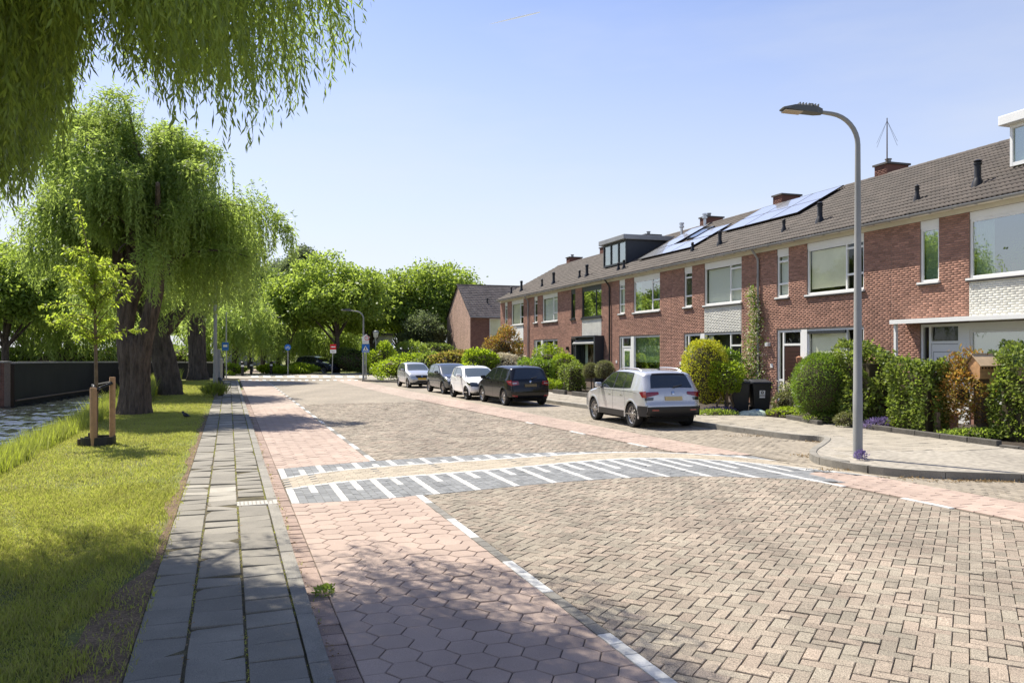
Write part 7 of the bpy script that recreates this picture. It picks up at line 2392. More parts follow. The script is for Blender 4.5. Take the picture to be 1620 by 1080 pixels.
bin_('plain black wheelie bin next to the green shrub', gp(1170, 652.5), R(-8), False)
bin_('black wheelie bin with white emblem on its front', gp(1202, 653), R(-3), True)
bag = empty('garden_bag', gp(1192, 657), R(-5)); tag(bag, 'flat pale green and blue plastic sack lying in front of the bins', 'sack')
b = MB()
n1, n2 = 16, 10
vs = []
for i in range(n1 + 1):
    for j in range(n2 + 1):
        u, v = i / n1 * 2 - 1, j / n2 * 2 - 1
        hgt = 0.17 * (max(0, 1 - abs(u) ** 2.6)) ** 0.6 * (max(0, 1 - abs(v) ** 2.4)) ** 0.6 * (1 + 0.12 * math.sin(5 * u + 2 * v))
        vs.append((u * 0.47 * (1 - 0.06 * v * v), v * 0.24 * (1 - 0.1 * u * u), hgt + 0.004))
b.add(vs, [(i * (n2 + 1) + j, (i + 1) * (n2 + 1) + j, (i + 1) * (n2 + 1) + j + 1, i * (n2 + 1) + j + 1) for i in range(n1) for j in range(n2)])
b.build('sack', MATS['bag_film'], bag, smooth=True)
b = MB(); b.add([tuple(Vector(vs[i * (n2 + 1) + j]) + Vector((0, 0, 0.003))) for i in range(9, 15) for j in range(3, 9)], [(i * 6 + j, (i + 1) * 6 + j, (i + 1) * 6 + j + 1, i * 6 + j + 1) for i in range(5) for j in range(5)])
mat('bag_print', (0.12, 0.27, 0.40), 0.4, noise=(9, 0.5)); b.build('print', MATS['bag_print'], bag, smooth=True)
pt = empty('planter', gp(1242, 650) + Vector((0.25, 0.4, 0)), 0); tag(pt, 'pale planter with cream-flowered plant by the brown front door', 'planter')
MB().lathe([(0.14, 0), (0.2, 0.55), (0.22, 0.55), (0.18, 0.5)], 14).build('pot', MATS['wall_cap'], pt, smooth=True)
rg = np.random.default_rng(71)
P = np.array([0, 0, 0.72]) + rg.normal(size=(420, 3)) * np.array([0.17, 0.15, 0.13])
V, Fq = leaf_arrays(P[:240], rand_dirs(240, rg), 0.09, 0.05, 3); link('foliage', mesh_np('foliage', V, Fq, MATS['ivy_leaf']), pt)
V, Fq = leaf_arrays(P[240:], rand_dirs(180, rg), 0.07, 0.06, 4); link('blossom', mesh_np('blossom', V, Fq, MATS['white_petal']), pt)
gpost = empty('gate_post', hs(40.6, 13.75, ZG), 0); tag(gpost, 'short pale square post at the end of the dark clipped hedge by the black car', 'post')
MB().box(-0.07, 0.07, -0.07, 0.07, -0.05, 0.95).build('post', MATS['zinc'], gpost, bevel=0.01)

# ------------------------------------------------------------------ street lamps
def lamp(name, label, pos, h, arm, az, r0=0.085, r1=0.055, head=True, cat='street lamp'):
    e = empty(name, pos, az); tag(e, label, cat)
    pts = [(0, 0, -0.1), (0, 0, 1.15), (0, 0, 1.16), (0, 0, h - 0.75)]
    rad = [r0, r0, r0 * 0.93, r1]
    for k in range(1, 9):
        a = math.pi / 2 * k / 8 * 0.92
        pts.append((0.55 * (1 - math.cos(a)), 0, h - 0.75 + 0.55 * math.sin(a))); rad.append(r1 * (1 - 0.02 * k))
    lx, lz = pts[-1][0], pts[-1][2]
    pts.append((lx + arm, 0, lz + arm * 0.13)); rad.append(r1 * 0.72)
    MB().tube(pts, rad, 16).build('pole', MATS['lamp_post_grey'], e, smooth=True)
    MB().box(-0.045, 0.045, -r0 - 0.004, -r0 + 0.01, 0.45, 0.95).build('service_door', MATS['lamp_post_grey'], e)
    if head:
        x0, z0 = lx + arm - 0.05, lz + arm * 0.13
        hd_ = empty('lamp_head', (x0, 0, z0)); hd_.rotation_euler = (0, R(-5), 0); hd_.parent = e
        b = MB()
        b.add([(0, -0.045, -0.05), (0.12, -0.10, -0.055), (0.66, -0.13, -0.045), (0.74, -0.11, -0.03), (0.74, 0.11, -0.03), (0.66, 0.13, -0.045), (0.12, 0.10, -0.055), (0, 0.045, -0.05),
               (0, -0.04, 0.05), (0.12, -0.09, 0.07), (0.52, -0.11, 0.06), (0.74, -0.09, -0.005), (0.74, 0.09, -0.005), (0.52, 0.11, 0.06), (0.12, 0.09, 0.07), (0, 0.04, 0.05)],
              [(7, 6, 5, 4, 3, 2, 1, 0), (8, 9, 10, 11, 12, 13, 14, 15)] + [(i, (i + 1) % 8, 8 + (i + 1) % 8, 8 + i) for i in range(8)])
        b.build('housing', MATS['lamp_head_grey'], hd_, bevel=0.012)
        b = MB()
        for k in range(7): b.box(0.10 + k * 0.055, 0.115 + k * 0.055, -0.095, 0.095, 0.055, 0.105)
        b.lathe([(0.035, 0.06), (0.035, 0.125), (0.02, 0.13)], 12, (0.2, 0, 0)); b.build('cooling_fins', MATS['lamp_head_grey'], hd_)
        MB().box(0.38, 0.70, -0.105, 0.105, -0.066, -0.046).build('lamp_glass', MATS['lamp_glass'], hd_, bevel=0.006)
    return e


lamp('street_lamp', 'tall grey street lamp standing on the right pavement corner', ground_at(1357, 724, 0.12), 6.32, 0.22, R(183), 0.082, 0.045)
far_l = lamp('street_lamp', 'far grey street lamp carrying the zebra crossing sign, in front of the trees', at(575, 58, 0.08), 5.05, 0.45, R(176), 0.085, 0.05)
for (px, d, h, lab) in ((400, 84, 7.0, 'slim grey lamp post beyond the bollards'), (528, 86, 6.2, 'slim grey lamp post behind the blue SUV')):
    e = empty('lamp_post', at(px, d), 0); tag(e, lab, 'lamp post')
    MB().tube([(0, 0, -0.1), (0, 0, h * 0.6)], [0.07, 0.05], 10).build('pole', MATS['steel_grey'], e)
    MB().lathe([(0.10, 0), (0.22, 0.12), (0.24, 0.34), (0.06, 0.42)], 12, (0, 0, h * 0.6)).build('lantern', MATS['lantern_glass'], e)
e = empty('park_lantern', at(594.5, 74), 0); tag(e, 'old style park lantern with pale glass right of the crossing sign', 'lantern')
MB().tube([(0, 0, 0), (0, 0, 3.3)], [0.06, 0.045], 10).build('pole', MATS['steel_grey'], e)
MB().lathe([(0.10, 0), (0.20, 0.10), (0.26, 0.5), (0.10, 0.55)], 10, (0, 0, 3.3)).build('lantern', MATS['lantern_glass'], e, smooth=True)
MB().lathe([(0.28, 0), (0.22, 0.08), (0.05, 0.14)], 10, (0, 0, 3.85)).build('cap', MATS['steel_grey'], e)
e = empty('pavement_post', ground_at(340.5, 628, 0.05), 0); tag(e, 'tall slim grey lamp post on the grass edge left of the pavement', 'lamp post')
MB().tube([(0, 0, -0.1), (0, 0, 1.0), (0, 0, 1.01), (0, 0, 5.6)], [0.10, 0.10, 0.085, 0.06], 12).build('pole', MATS['lamp_post_grey'], e, smooth=True)
shrub('kerb_weed', 'small green weed growing in the gutter beside the left kerb', ground_at(512, 940, 0.0), (0.16, 0.22, 0.06), 160, (0.04, 0.018), 'mid_leaf', seed=81, core=0, cat='weed', up=0.3)
shrub('grass_tuft', 'tuft of long grass round the foot of the slim lamp post', ground_at(340, 629, 0.04), (1.0, 0.9, 0.42), 700, (0.36, 0.03), 'bank_blade', seed=80, core=0, spiky=1.1, cat='grass tuft')
e = empty('black_stone', ground_at(347, 626, 0.05), 0.2); tag(e, 'black rounded litter sack leaning on the slim lamp post', 'sack')
MB().lathe([(0.16, 0), (0.24, 0.2), (0.22, 0.6), (0.10, 0.78), (0.03, 0.84)], 10).build('sack', MATS['black_plastic'], e, smooth=True)
e.name = 'litter_sack'
for (px, d, h, lab) in ((345, 54, 2.2, 'short pale wooden post right behind the slim lamp post'), (349, 62, 1.5, 'low pale wooden post at the end of the bridge wall')):
    e = empty('wooden_post', at(px, d), 0); tag(e, lab, 'post'); MB().box(-0.12, 0.12, -0.12, 0.12, -0.1, h).build('post', MATS['wall_cap'], e, bevel=0.02)


# ------------------------------------------------------------------ traffic signs
def text(txt, size, m, parent, loc, rot=(math.pi / 2, 0, 0), name='lettering'):
    cu = bpy.data.curves.new(name, 'FONT'); cu.body = txt; cu.size = size; cu.align_x = 'CENTER'; cu.align_y = 'CENTER'; cu.extrude = 0.001
    cu.materials.append(MATS[m])
    tmp_ = bpy.data.objects.new(name, cu)
    me = bpy.data.meshes.new_from_object(tmp_)
    bpy.data.objects.remove(tmp_)
    return link(name, me, parent, loc, rot)


def disc(b, r, y0, y1, c=(0, 0), n=28): b.lathe([(r, y0), (r, y1)], n, (c[0], 0, c[1]), axis='y')


sg = empty('zone_sign', far_l.location + Vector((0.18, -0.13, 2.72)), 0); sg.scale = (0.56, 1, 0.56); tag(sg, 'white zone board with red ring at the top of the far lamp pole', 'traffic sign')
b = MB()
o5 = [(-0.55, 0.0), (0.52, 0.0), (0.62, 0.62), (0.0, 1.05), (-0.62, 0.62)]
o5 = [(-0.40, -0.35), (0.40, -0.35), (0.44, 0.35), (0.56, 0.45), (0.05, 0.88), (-0.56, 0.45), (-0.46, 0.3)]
b.add([(x, -0.01, z) for x, z in o5] + [(x, 0.01, z) for x, z in o5], [tuple(range(7)), tuple(reversed(range(7, 14)))] + [(i, 7 + i, 7 + (i + 1) % 7, (i + 1) % 7) for i in range(7)])
b.build('board', MATS['sign_white'], sg)
b = MB(); disc(b, 0.30, -0.016, -0.0105, (0.17, 0.36)); b.build('red_ring', MATS['sign_red'], sg)
b = MB(); disc(b, 0.215, -0.022, -0.0165, (0.17, 0.36)); b.build('white_disc', MATS['sign_white'], sg)
text('30', 0.26, 'sign_black', sg, (0.17, -0.0235, 0.36))
MB().box(-0.3, 0.3, -0.013, -0.0105, -0.15, -0.11).build('line', MATS['zinc'], sg)
sg = empty('crossing_sign', far_l.location + Vector((0.18, -0.13, 1.92)), 0); sg.scale = (0.58, 1, 0.54); tag(sg, 'square blue pedestrian crossing sign below the zone board', 'traffic sign')
MB().box(-0.46, 0.46, -0.012, 0.012, -0.05, 1.05).build('board', MATS['sign_blue'], sg, bevel=0.01)
b = MB(); b.add([(-0.36, -0.016, 0.22), (0.36, -0.016, 0.22), (0, -0.016, 0.88)], [(0, 1, 2)]); b.build('white_triangle', MATS['sign_white'], sg)
b = MB()
for z in (0.02, 0.10): b.box(-0.40, 0.40, -0.0165, -0.0135, z, z + 0.035)
b.build('white_bar', MATS['sign_white'], sg)
b = MB()
disc(b, 0.05, -0.022, -0.018, (0.02, 0.70), 12)
for pl_ in ([(-0.05, 0.62), (0.07, 0.62), (0.06, 0.42), (-0.04, 0.42)], [(-0.04, 0.43), (0.03, 0.43), (-0.08, 0.25), (-0.14, 0.25)], [(0.0, 0.43), (0.06, 0.43), (0.15, 0.25), (0.09, 0.25)]):
    b.add([(x, -0.021, z) for x, z in pl_], [(3, 2, 1, 0)])
b.build('walking_figure', MATS['sign_black'], sg)
e = empty('sign_post', at(579, 58.1, 0.08), 0); tag(e, 'thin grey post standing right beside the far lamp pole', 'post'); MB().tube([(0, 0, -0.1), (0, 0, 2.3)], 0.05, 8).build('pole', MATS['steel_grey'], e)

ne = empty('no_entry_sign', at(525, 71, 0.0), 0); tag(ne, 'square red no entry sign with white bar and white plate under it', 'traffic sign')
MB().tube([(0, 0, -0.1), (0.08, 0, 1.8), (0.12, 0, 2.6)], 0.035, 8).build('pole', MATS['steel_grey'], ne)
MB().box(-0.13, 0.39, -0.07, -0.05, 2.24, 2.70).build('red_board', MATS['sign_red'], ne)
MB().box(-0.07, 0.33, -0.076, -0.0705, 2.43, 2.51).build('white_bar', MATS['sign_white'], ne)
MB().box(-0.13, 0.39, -0.07, -0.05, 1.92, 2.22).build('plate', MATS['sign_white'], ne)
b = MB()
for k in range(2): b.box(-0.05, 0.31, -0.074, -0.0705, 2.0 + k * 0.1, 2.03 + k * 0.1)
b.build('plate_symbol', MATS['zinc'], ne)
rs = empty('round_blue_sign', at(455.5, 70, 0.0), 0); tag(rs, 'round blue sign with white bicycle symbol on a pole left of the junction hedge', 'traffic sign')
MB().tube([(0, 0, -0.1), (0, 0, 2.2)], 0.04, 8).build('pole', MATS['steel_grey'], rs)
rsf = 0.62
b = MB(); disc(b, 0.44 * rsf, -0.07, -0.05, (0, 2.42)); b.build('board', MATS['sign_blue'], rs)
b = MB()
for cx_ in (-0.17, 0.17):
    for k in range(14):
        a0, a1 = 2 * math.pi * k / 14, 2 * math.pi * (k + 1) / 14
        b.add([(cx_ + r_ * math.cos(a), -0.073, 2.47 + r_ * math.sin(a)) for r_, a in ((0.09, a0), (0.13, a0), (0.13, a1), (0.09, a1))], [(0, 1, 2, 3)])
for (x0, z0, x1, z1) in ((-0.17, 2.47, -0.05, 2.68), (-0.05, 2.68, 0.13, 2.66), (0.17, 2.47, 0.11, 2.74), (-0.05, 2.68, 0.02, 2.47), (0.02, 2.47, 0.13, 2.66)):
    d = Vector((x1 - x0, 0, z1 - z0)).normalized(); nrm = Vector((-d.z, 0, d.x)) * 0.02
    b.add([(x0 + nrm.x, -0.073, z0 + nrm.z), (x1 + nrm.x, -0.073, z1 + nrm.z), (x1 - nrm.x, -0.073, z1 - nrm.z), (x0 - nrm.x, -0.073, z0 - nrm.z)], [(0, 1, 2, 3)])
b.v = [(v[0] * rsf, v[1], 2.42 + (v[2] - 2.55) * rsf) for v in b.v]
b.build('bicycle_symbol', MATS['sign_white'], rs)
for (px, d, z, lab, nm, w_, h_) in ((358, 62, 2.45, 'blue rectangular sign on a slim post left of the cycle path', 'blue_sign', 0.5, 0.62), (620, 78, 2.5, 'narrow blue street sign among the bushes right of the lantern', 'street_sign', 0.34, 0.7)):
    e = empty(nm, at(px, d), 0); tag(e, lab, 'traffic sign')
    MB().tube([(0, 0, -0.1), (0, 0, z + 0.3 + (2.4 if px == 358 else 0))], 0.05, 8).build('pole', MATS['steel_grey'], e)
    MB().box(-w_ / 2 - 0.05, w_ / 2 - 0.05, -0.08, -0.06, z - h_ / 2, z + h_ / 2).build('board', MATS['sign_blue'], e)
    MB().box(-w_ / 2 + 0.05, w_ / 2 - 0.15, -0.084, -0.0805, z - 0.05, z + 0.12).build('symbol', MATS['sign_white'], e)
e = empty('notice_board', at(656, 84, 0.0), 0); tag(e, 'orange-brown wooden board half hidden in the trees left of the gabled house', 'board')
MB().box(-0.9, 0.9, -0.05, 0.05, 3.0, 3.35).build('board', MATS['pine_wood'], e); MB().box(-0.06, 0.06, 0.055, 0.12, -0.1, 3.0).build('post', MATS['weathered_wood'], e)
e = empty('junction_bin', at(610.5, 66, 0.0), 0); tag(e, 'small blue litter bin beside the sloping hedge', 'litter bin'); MB().lathe([(0.24, 0), (0.26, 0.9), (0.20, 1.0)], 12).build('bin', MATS['sign_blue'], e, smooth=True)
for (px, d, lab) in ((383.5, 68, 'dark bollard with white band, left of the cycle path mouth'), (397.5, 72, 'dark bollard with white band, right of the cycle path mouth'), (429, 73, 'black bollard with white cap by the junction hedge')):
    e = empty('bollard', at(px, d), 0); tag(e, lab, 'bollard', 'bollards at the cycle path')
    MB().lathe([(0.12, -0.1), (0.12, 1.0), (0.14, 1.02), (0.14, 1.16), (0.06, 1.2)], 12).build('post', MATS['black_plastic'], e); MB().lathe([(0.124, 0.78), (0.124, 0.92)], 12).build('band', MATS['sign_white'], e)

# far crossing: stripes and toothed edge
fx = sheet('far_junction', [Vector((-42, 61.5, 0)), Vector((4, 61.5, 0)), Vector((2, 76, 0)), Vector((-36, 79, 0)), Vector((-60, 82, 0)), Vector((-60, 66, 0))], 0.004, kl_m)
zc_ = MB()
for k in range(10):
    x = 398 + k * 19
    y0_, y1_ = 596.6 + 0.05 * k, 594.2 + 0.05 * k
    pts_ = [ground_at(x, y0_), ground_at(x + 11.5, y0_), ground_at(x + 11.5 - 1.2, y1_), ground_at(x - 1.2, y1_)]
    b = MB(); b.add([(p.x, p.y, 0.008) for p in pts_] + [(p.x, p.y, 0.002) for p in pts_], [(0, 1, 2, 3), (0, 4, 5, 1), (1, 5, 6, 2), (2, 6, 7, 3), (3, 7, 4, 0)]); b.build('zebra_stripe', MATS['white_stone'], fx)
for k in range(18):
    x = 382 + k * 11.2
    y0_, y1_ = 602.2, 600.4 if k % 2 else 600.9
    pts_ = [ground_at(x, y0_), ground_at(x + 5.2, y0_), ground_at(x + 5.0, y1_), ground_at(x - 0.3, y1_)]
    b = MB(); b.add([(p.x, p.y, 0.009) for p in pts_] + [(p.x, p.y, 0.003) for p in pts_], [(0, 1, 2, 3), (0, 4, 5, 1), (1, 5, 6, 2), (2, 6, 7, 3), (3, 7, 4, 0)]); b.build('ramp_tooth', MATS['white_stone'], fx)
sheet('cycle_path', [at(386, 78), at(432, 78), at(420, 120), at(408, 120)], 0.012, farred_m)
sheet('far_pavement', [at(432, 74), at(640, 70), at(640, 74.5), at(432, 78)], 0.05, kl_m)

# ------------------------------------------------------------------ bridge wall over the canal
bw = empty('bridge_wall', (-27, 43.7, 0), 0); tag(bw, 'long dark masonry bridge wall with pale coping beside the canal', 'bridge wall')
loc = Vector((-27, 43.7, 0))
line = [Vector((-27.0, 43.9, 0)), Vector((-28.4, 50.5, 0)), Vector((-29.8, 57.5, 0)), Vector((-29.0, 60.5, 0)), Vector((-22.3, 62.8, 0))]
tops = [1.38, 1.33, 1.25, 1.22, 1.15]
for k in range(len(line) - 1):
    a, c_ = line[k] - loc, line[k + 1] - loc
    d = (c_ - a).normalized(); nrm = Vector((-d.y, d.x, 0)) * 0.3
    b = MB(); vs = []
    for p, t in ((a, tops[k]), (c_, tops[k + 1])):
        for q in (p, p + nrm): vs += [(q.x, q.y, -1.3), (q.x, q.y, t)]
    b.add(vs, [(0, 4, 5, 1), (2, 3, 7, 6), (1, 5, 7, 3), (0, 1, 3, 2), (4, 6, 7, 5)]); b.build('wall_panel', MATS['black_wall'], bw)
    n = max(2, int((c_ - a).length / 1.2))
    for j in range(n):
        p, q = a.lerp(c_, j / n + 0.004), a.lerp(c_, (j + 1) / n - 0.004)
        t0_, t1_ = tops[k] + (tops[k + 1] - tops[k]) * j / n, tops[k] + (tops[k + 1] - tops[k]) * (j + 1) / n
        o_ = nrm.normalized() * 0.05
        b = MB(); vs = []
        for pp, t in ((p, t0_), (q, t1_)):
            for r_ in (pp - o_, pp + nrm + o_): vs += [(r_.x, r_.y, t + 0.002), (r_.x, r_.y, t + 0.10)]
        b.add(vs, [(0, 4, 5, 1), (2, 3, 7, 6), (1, 5, 7, 3), (0, 1, 3, 2), (4, 6, 7, 5), (0, 2, 6, 4)]); b.build('coping_stone', MATS['wall_cap'], bw)
MB().tube([line[0] - loc + Vector((0.16, -0.1, -0.62)), line[1] - loc + Vector((0.16, 0, -0.62)), line[2] - loc + Vector((0.16, 0, -0.62))], 0.06, 6).build('fender_rail', MATS['weathered_wood'], bw)
pr = empty('bridge_pier', (-27.35, 43.1, 0), R(12)); tag(pr, 'dark brick pier with a pale blue strip at the end of the bridge wall', 'pier')
pw_ = MB().box(-0.75, 0.42, -0.42, 0.42, -1.3, 1.44).build('pier_core', MATS['mortar'], pr)
V, Fq = brick_frusta(wall_bricks(-0.75, 0.42, -1.3, 1.44, [])); V[:, 1] -= 0.422
tag(link('brick_field', mesh_np('brick_field', V, Fq, MATS['dark_brick']), pw_), kind='stuff')
MB().box(-0.80, 0.46, -0.47, 0.47, 1.442, 1.52).build('coping', MATS['wall_cap'], pr)
mat('strip_blue', (0.20, 0.30, 0.36), 0.5); MB().box(0.02, 0.22, -0.46, -0.432, 0.05, 1.38).build('blue_strip', MATS['strip_blue'], pr)
qw = empty('quay_wall', (-34, 43.0, 0), 0); tag(qw, 'dark brick quay wall running left out of the picture from the pier', 'quay wall')
MB().box(-30, 5.85, 0, 0.35, -1.3, 1.40).build('wall_panel', MATS['dark_brick'], qw); MB().box(-30, 5.85, -0.05, 0.4, 1.402, 1.48).build('coping', MATS['wall_cap'], qw)
rl_ = empty('white_railing', at(100, 72, 0.2), 0); tag(rl_, 'white lattice railing seen through the willow leaves beyond the bridge wall', 'railing')
for k in range(16):
    MB().box(-4 + k * 0.55, -3.95 + k * 0.55, -0.03, 0.03, 0, 1.5).build('bar', MATS['sign_white'], rl_)
    if k < 15: MB().tube([(-3.97 + k * 0.55, 0, 0.3), (-3.42 + k * 0.55, 0, 1.3)], 0.02, 4).build('brace', MATS['sign_white'], rl_)
MB().box(-4, 4.3, -0.035, 0.035, 1.3, 1.36).build('rail', MATS['sign_white'], rl_)
for (px, h) in ((53, 4.2), (79, 6.0)):
    e = empty('park_pole', at(px, 74), 0); tag(e, 'thin grey pole in the park left of the young tree' if px == 53 else 'thick pale grey column in the park behind the young tree', 'pole'); MB().tube([(0, 0, 0), (0, 0, h)], 0.07 if px == 53 else 0.3, 10).build('pole', MATS['steel_grey' if px == 53 else 'wall_cap'], e)
fb_ = empty('park_building', at(408, 124), 0); tag(fb_, 'pale grey low building glimpsed behind the trees at the end of the cycle path', 'building')
MB().box(-6, 2, 0, 6, 0, 5).build('wall', MATS['wall_cap'], fb_); MB().box(-6.3, 2.3, -0.3, 6.3, 5.0, 5.4).build('roof', MATS['roof_under'], fb_)
for k in range(4): MB().box(-5.4 + k * 1.8, -4.2 + k * 1.8, -0.04, -0.005, 1.4, 3.2).build('window', MATS['car_glass'], fb_)
fb_ = empty('park_building', at(548, 104), 0); tag(fb_, 'white building glimpsed under the wide plane tree', 'building')
MB().box(-5, 5, 0, 6, 0, 4.2).build('wall', MATS['wall_cap'], fb_); MB().box(-5.2, 5.2, -0.3, 6.3, 4.2, 4.5).build('roof', MATS['roof_under'], fb_)
for k in range(5): MB().box(-4.5 + k * 1.9, -3.2 + k * 1.9, -0.04, -0.005, 1.2, 3.0).build('window', MATS['car_glass'], fb_)

# ------------------------------------------------------------------ a bird on the lawn
bd = empty('blackbird', ground_at(294, 662.5, 0.06), R(150)); tag(bd, 'small black bird sitting on the lawn right of the big willow', 'bird')
b = MB()
prof = [(-0.19, 0.012, 0.085), (-0.12, 0.022, 0.09), (-0.07, 0.045, 0.10), (0.0, 0.062, 0.115), (0.06, 0.055, 0.135), (0.10, 0.036, 0.165), (0.125, 0.036, 0.19), (0.15, 0.030, 0.198), (0.168, 0.014, 0.195), (0.20, 0.003, 0.19)]
b.tube([(p[0], 0, p[2]) for p in prof], [p[1] for p in prof], 12)
b.build('body', MATS['bird_black'], bd, smooth=True)
for s_ in (1, -1):
    MB().tube([(0.01, s_ * 0.02, 0.07), (0.02, s_ * 0.022, 0.02), (0.03, s_ * 0.022, 0.0)], 0.005, 5).build('leg', MATS['bird_black'], bd)
    MB().lathe([(0.006, -0.003), (0.006, 0.003)], 8, (0.148, s_ * 0.028, 0.203), axis='y').build('eye', MATS['plate_yellow'], bd)

# ------------------------------------------------------------------ grass
def blades(name, s_rng, t_rng, n, hgt, wid, m, zf, dens=None, lean=0.35, seed=1):
    rg = np.random.default_rng(seed)
    s = rg.uniform(*s_rng, n); t = rg.uniform(*t_rng, n)
    if dens is not None:
        k = rg.uniform(size=n) < dens(s, t); s, t = s[k], t[k]
    n = len(s)
    X = SU.x * s + SN.x * t; Y = SU.y * s + SN.y * t
    k = (Y > 4.2) & (np.abs(X) < Y * 0.70 + 0.6); s, t, X, Y = s[k], t[k], X[k], Y[k]; n = len(s)
    Z = zf(s, t)
    h = hgt(s, t) * rg.uniform(0.55, 1.3, n)
    az = rg.uniform(0, 6.283, n); w_ = wid(s, t) * rg.uniform(0.7, 1.2, n) / 2
    la = rg.uniform(0, 6.283, n); ll = h * rg.uniform(0.1, 1, n) * lean
    P = np.stack([X, Y, Z], 1)
    sd = np.stack([np.cos(az), np.sin(az), np.zeros(n)], 1) * w_[:, None]
    ln = np.stack([np.cos(la) * ll, np.sin(la) * ll, np.zeros(n)], 1)
    up = np.stack([np.zeros(n), np.zeros(n), h], 1)
    V = np.stack([P - sd, P + sd, P + up * 0.55 + ln * 0.35 + sd * 0.8, P + up * 0.55 + ln * 0.35 - sd * 0.8, P + up + ln], 1).reshape(-1, 3)
    i = np.arange(n)[:, None] * 5
    F3 = np.concatenate([i + np.array([[0, 1, 2]]), i + np.array([[0, 2, 3]]), i + np.array([[3, 2, 4]])])
    return tag(link(name, mesh_np(name, V, F3, MATS[m])), kind='stuff')


zt_, zz_ = [BANK - 1.9, BANK - 0.9, BANK - 0.25, BANK, BANK + 0.4, -1.6, -0.9, -0.605], [-0.98, -0.55, -0.18, -0.02, 0.03, 0.055, 0.06, 0.045]
zlawn = lambda s, t: np.interp(t, zt_, zz_) - 0.008


def dens_lawn(s, t):
    edge = np.clip((-0.60 - t - 0.04 - 0.24 * np.maximum(0, 1 - np.abs(s - 5.8) / 2.8) * (1 + 0.6 * np.sin(s * 5.3))) / 0.22, 0.10, 1)
    pat = 0.62 + 0.38 * np.sin(s * 1.7 + 2 * np.sin(t * 2.3)) * np.sin(t * 3.1 + s * 0.6)
    return edge * np.clip(pat + 0.25, 0.25, 1)


blades('lawn_grass', (3.5, 13), (-4.2, -0.55), 260000, lambda s, t: 0.046 + 0.022 * np.sin(s * 3.1 + 4 * np.sin(t * 2.7)) * np.sin(t * 5.3 + s), lambda s, t: 0.0055 + 0.0004 * s, 'lawn_blade', zlawn, dens_lawn, 0.9, 1)
blades('lawn_grass', (13, 30), (-4.2, -0.6), 120000, lambda s, t: 0.045 + 0 * s, lambda s, t: 0.011 + 0 * s, 'lawn_blade', zlawn, dens_lawn, 0.9, 2)
blades('lawn_grass', (30, 60), (-4.6, -0.6), 50000, lambda s, t: 0.06 + 0 * s, lambda s, t: 0.022 + 0 * s, 'lawn_blade', zlawn, None, 0.8, 3)
blades('bank_grass', (12, 34), (BANK - 1.5, BANK + 0.30), 42000, lambda s, t: 0.52 - 0.30 * np.abs(t - (BANK - 0.4)), lambda s, t: 0.013 + 0 * s, 'bank_blade', zlawn, lambda s, t: np.clip(0.55 + 0.45 * np.sin(s * 1.3) + 0.25 * np.sin(s * 4.1), 0.12, 1), 0.5, 4)
blades('bank_grass', (34, 60), (BANK - 1.5, BANK + 0.7), 16000, lambda s, t: 0.75 + 0 * t, lambda s, t: 0.026 + 0 * s, 'bank_blade', zlawn, None, 0.5, 5)
blades('verge_weeds', (4, 40), (0.55, 0.66), 900, lambda s, t: 0.035 + 0 * s, lambda s, t: 0.012 + 0 * s, 'lawn_blade', lambda s, t: 0.0 * s, lambda s, t: np.clip(np.sin(s * 2.7) * np.sin(s * 0.9) * 1.2, 0.02, 1), 0.8, 6)
# moss and weeds in the open joints of the left pavement
for tj in (T1, T2, T3):
    blades('joint_weeds', (4, 34), (tj - 0.012, tj + 0.012), 2600, lambda s, t: 0.011 + 0 * s, lambda s, t: 0.010 + 0 * s, 'lawn_blade', lambda s, t: ZP - 0.008 + 0 * s, lambda s, t: np.clip(0.4 + 0.8 * np.sin(s * 1.9 + tj * 9) * np.sin(s * 0.7), 0.05, 1), 1.2, int(100 + tj * 50))
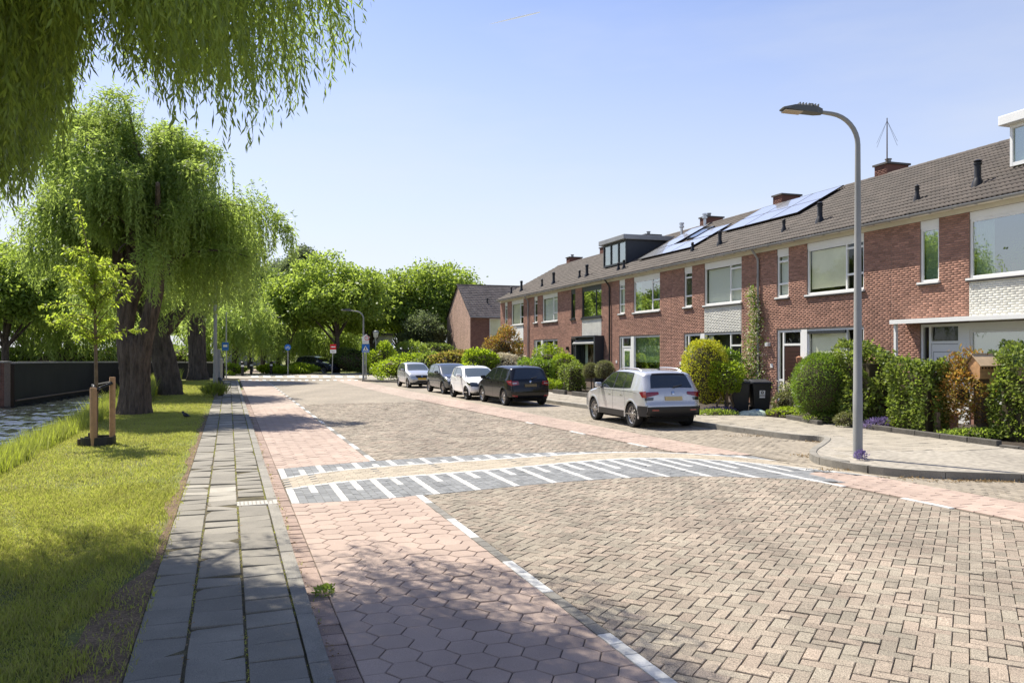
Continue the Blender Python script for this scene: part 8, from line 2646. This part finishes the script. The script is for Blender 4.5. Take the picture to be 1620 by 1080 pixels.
# fallen leaves along the kerb and in the joints
rg = np.random.default_rng(90)
n = 900
s = rg.uniform(4.2, 22, n); t = np.where(rg.uniform(size=n) < 0.5, T4 + rg.normal(0.03, 0.03, n), np.where(rg.uniform(size=n) < 0.6, rg.choice([T1, T2], n) + rg.normal(0, 0.012, n), -0.62 - np.abs(rg.normal(0, 0.12, n))))
z = np.where(t > T4 - 0.005, 0.008, ZP + 0.012)
P = np.stack([SU.x * s + SN.x * t, SU.y * s + SN.y * t, z], 1)
D = rand_dirs(n, rg); D[:, 2] *= 0.15; D /= np.linalg.norm(D, axis=1, keepdims=True)
V, Fq = leaf_arrays(P, D, rg.uniform(0.015, 0.04, n), 0.011, 9)
V[:, 2] = np.maximum(V[:, 2], np.repeat(z, 4) - 0.002)
tag(link('fallen_leaves', mesh_np('fallen_leaves', V, Fq, MATS['dry_leaf'])), kind='stuff')
# dry litter and weeds along the right kerb
P, D = [], []
for (px, py, w_, n) in ((1300, 699, 0.5, 160), (1285, 722, 0.35, 160), (1335, 744, 0.5, 120), (1560, 762, 0.9, 330), (1440, 757, 0.5, 60), (1205, 690, 1.0, 130), (1350, 727, 0.3, 60)):
    c_ = ground_at(px, py, 0.0)
    q = np.array(c_) + rg.normal(size=(n, 3)) * np.array([w_ * 0.5, 0.06 if py > 740 else 0.16, 0.0]); q[:, 2] = 0.012
    P.append(q)
P = np.concatenate(P); D = rand_dirs(len(P), rg); D[:, 2] = np.abs(D[:, 2]) * 0.5; D /= np.linalg.norm(D, axis=1, keepdims=True)
V, Fq = leaf_arrays(P, D, 0.05, 0.014, 10)
V[:, 2] = np.maximum(V[:, 2], 0.008)
tag(link('kerb_litter', mesh_np('kerb_litter', V, Fq, MATS['dry_leaf'])), kind='stuff')

# a short vapour trail high in the sky
mat('vapour', (0.9, 0.9, 0.9), 1.0)
ct = MB()
pa_, pb_ = Vector((-55, 2000, 812)), Vector((70, 2010, 846))
ct.tube([pa_.lerp(pb_, k / 10) for k in range(11)], [0.2 + 2.6 * math.sin(math.pi * (0.08 + 0.8 * k / 10)) ** 0.8 * (1 - 0.06 * (10 - k)) for k in range(11)], 8)
tag(ct.build('contrail', MATS['vapour'], None, smooth=True), kind='stuff')
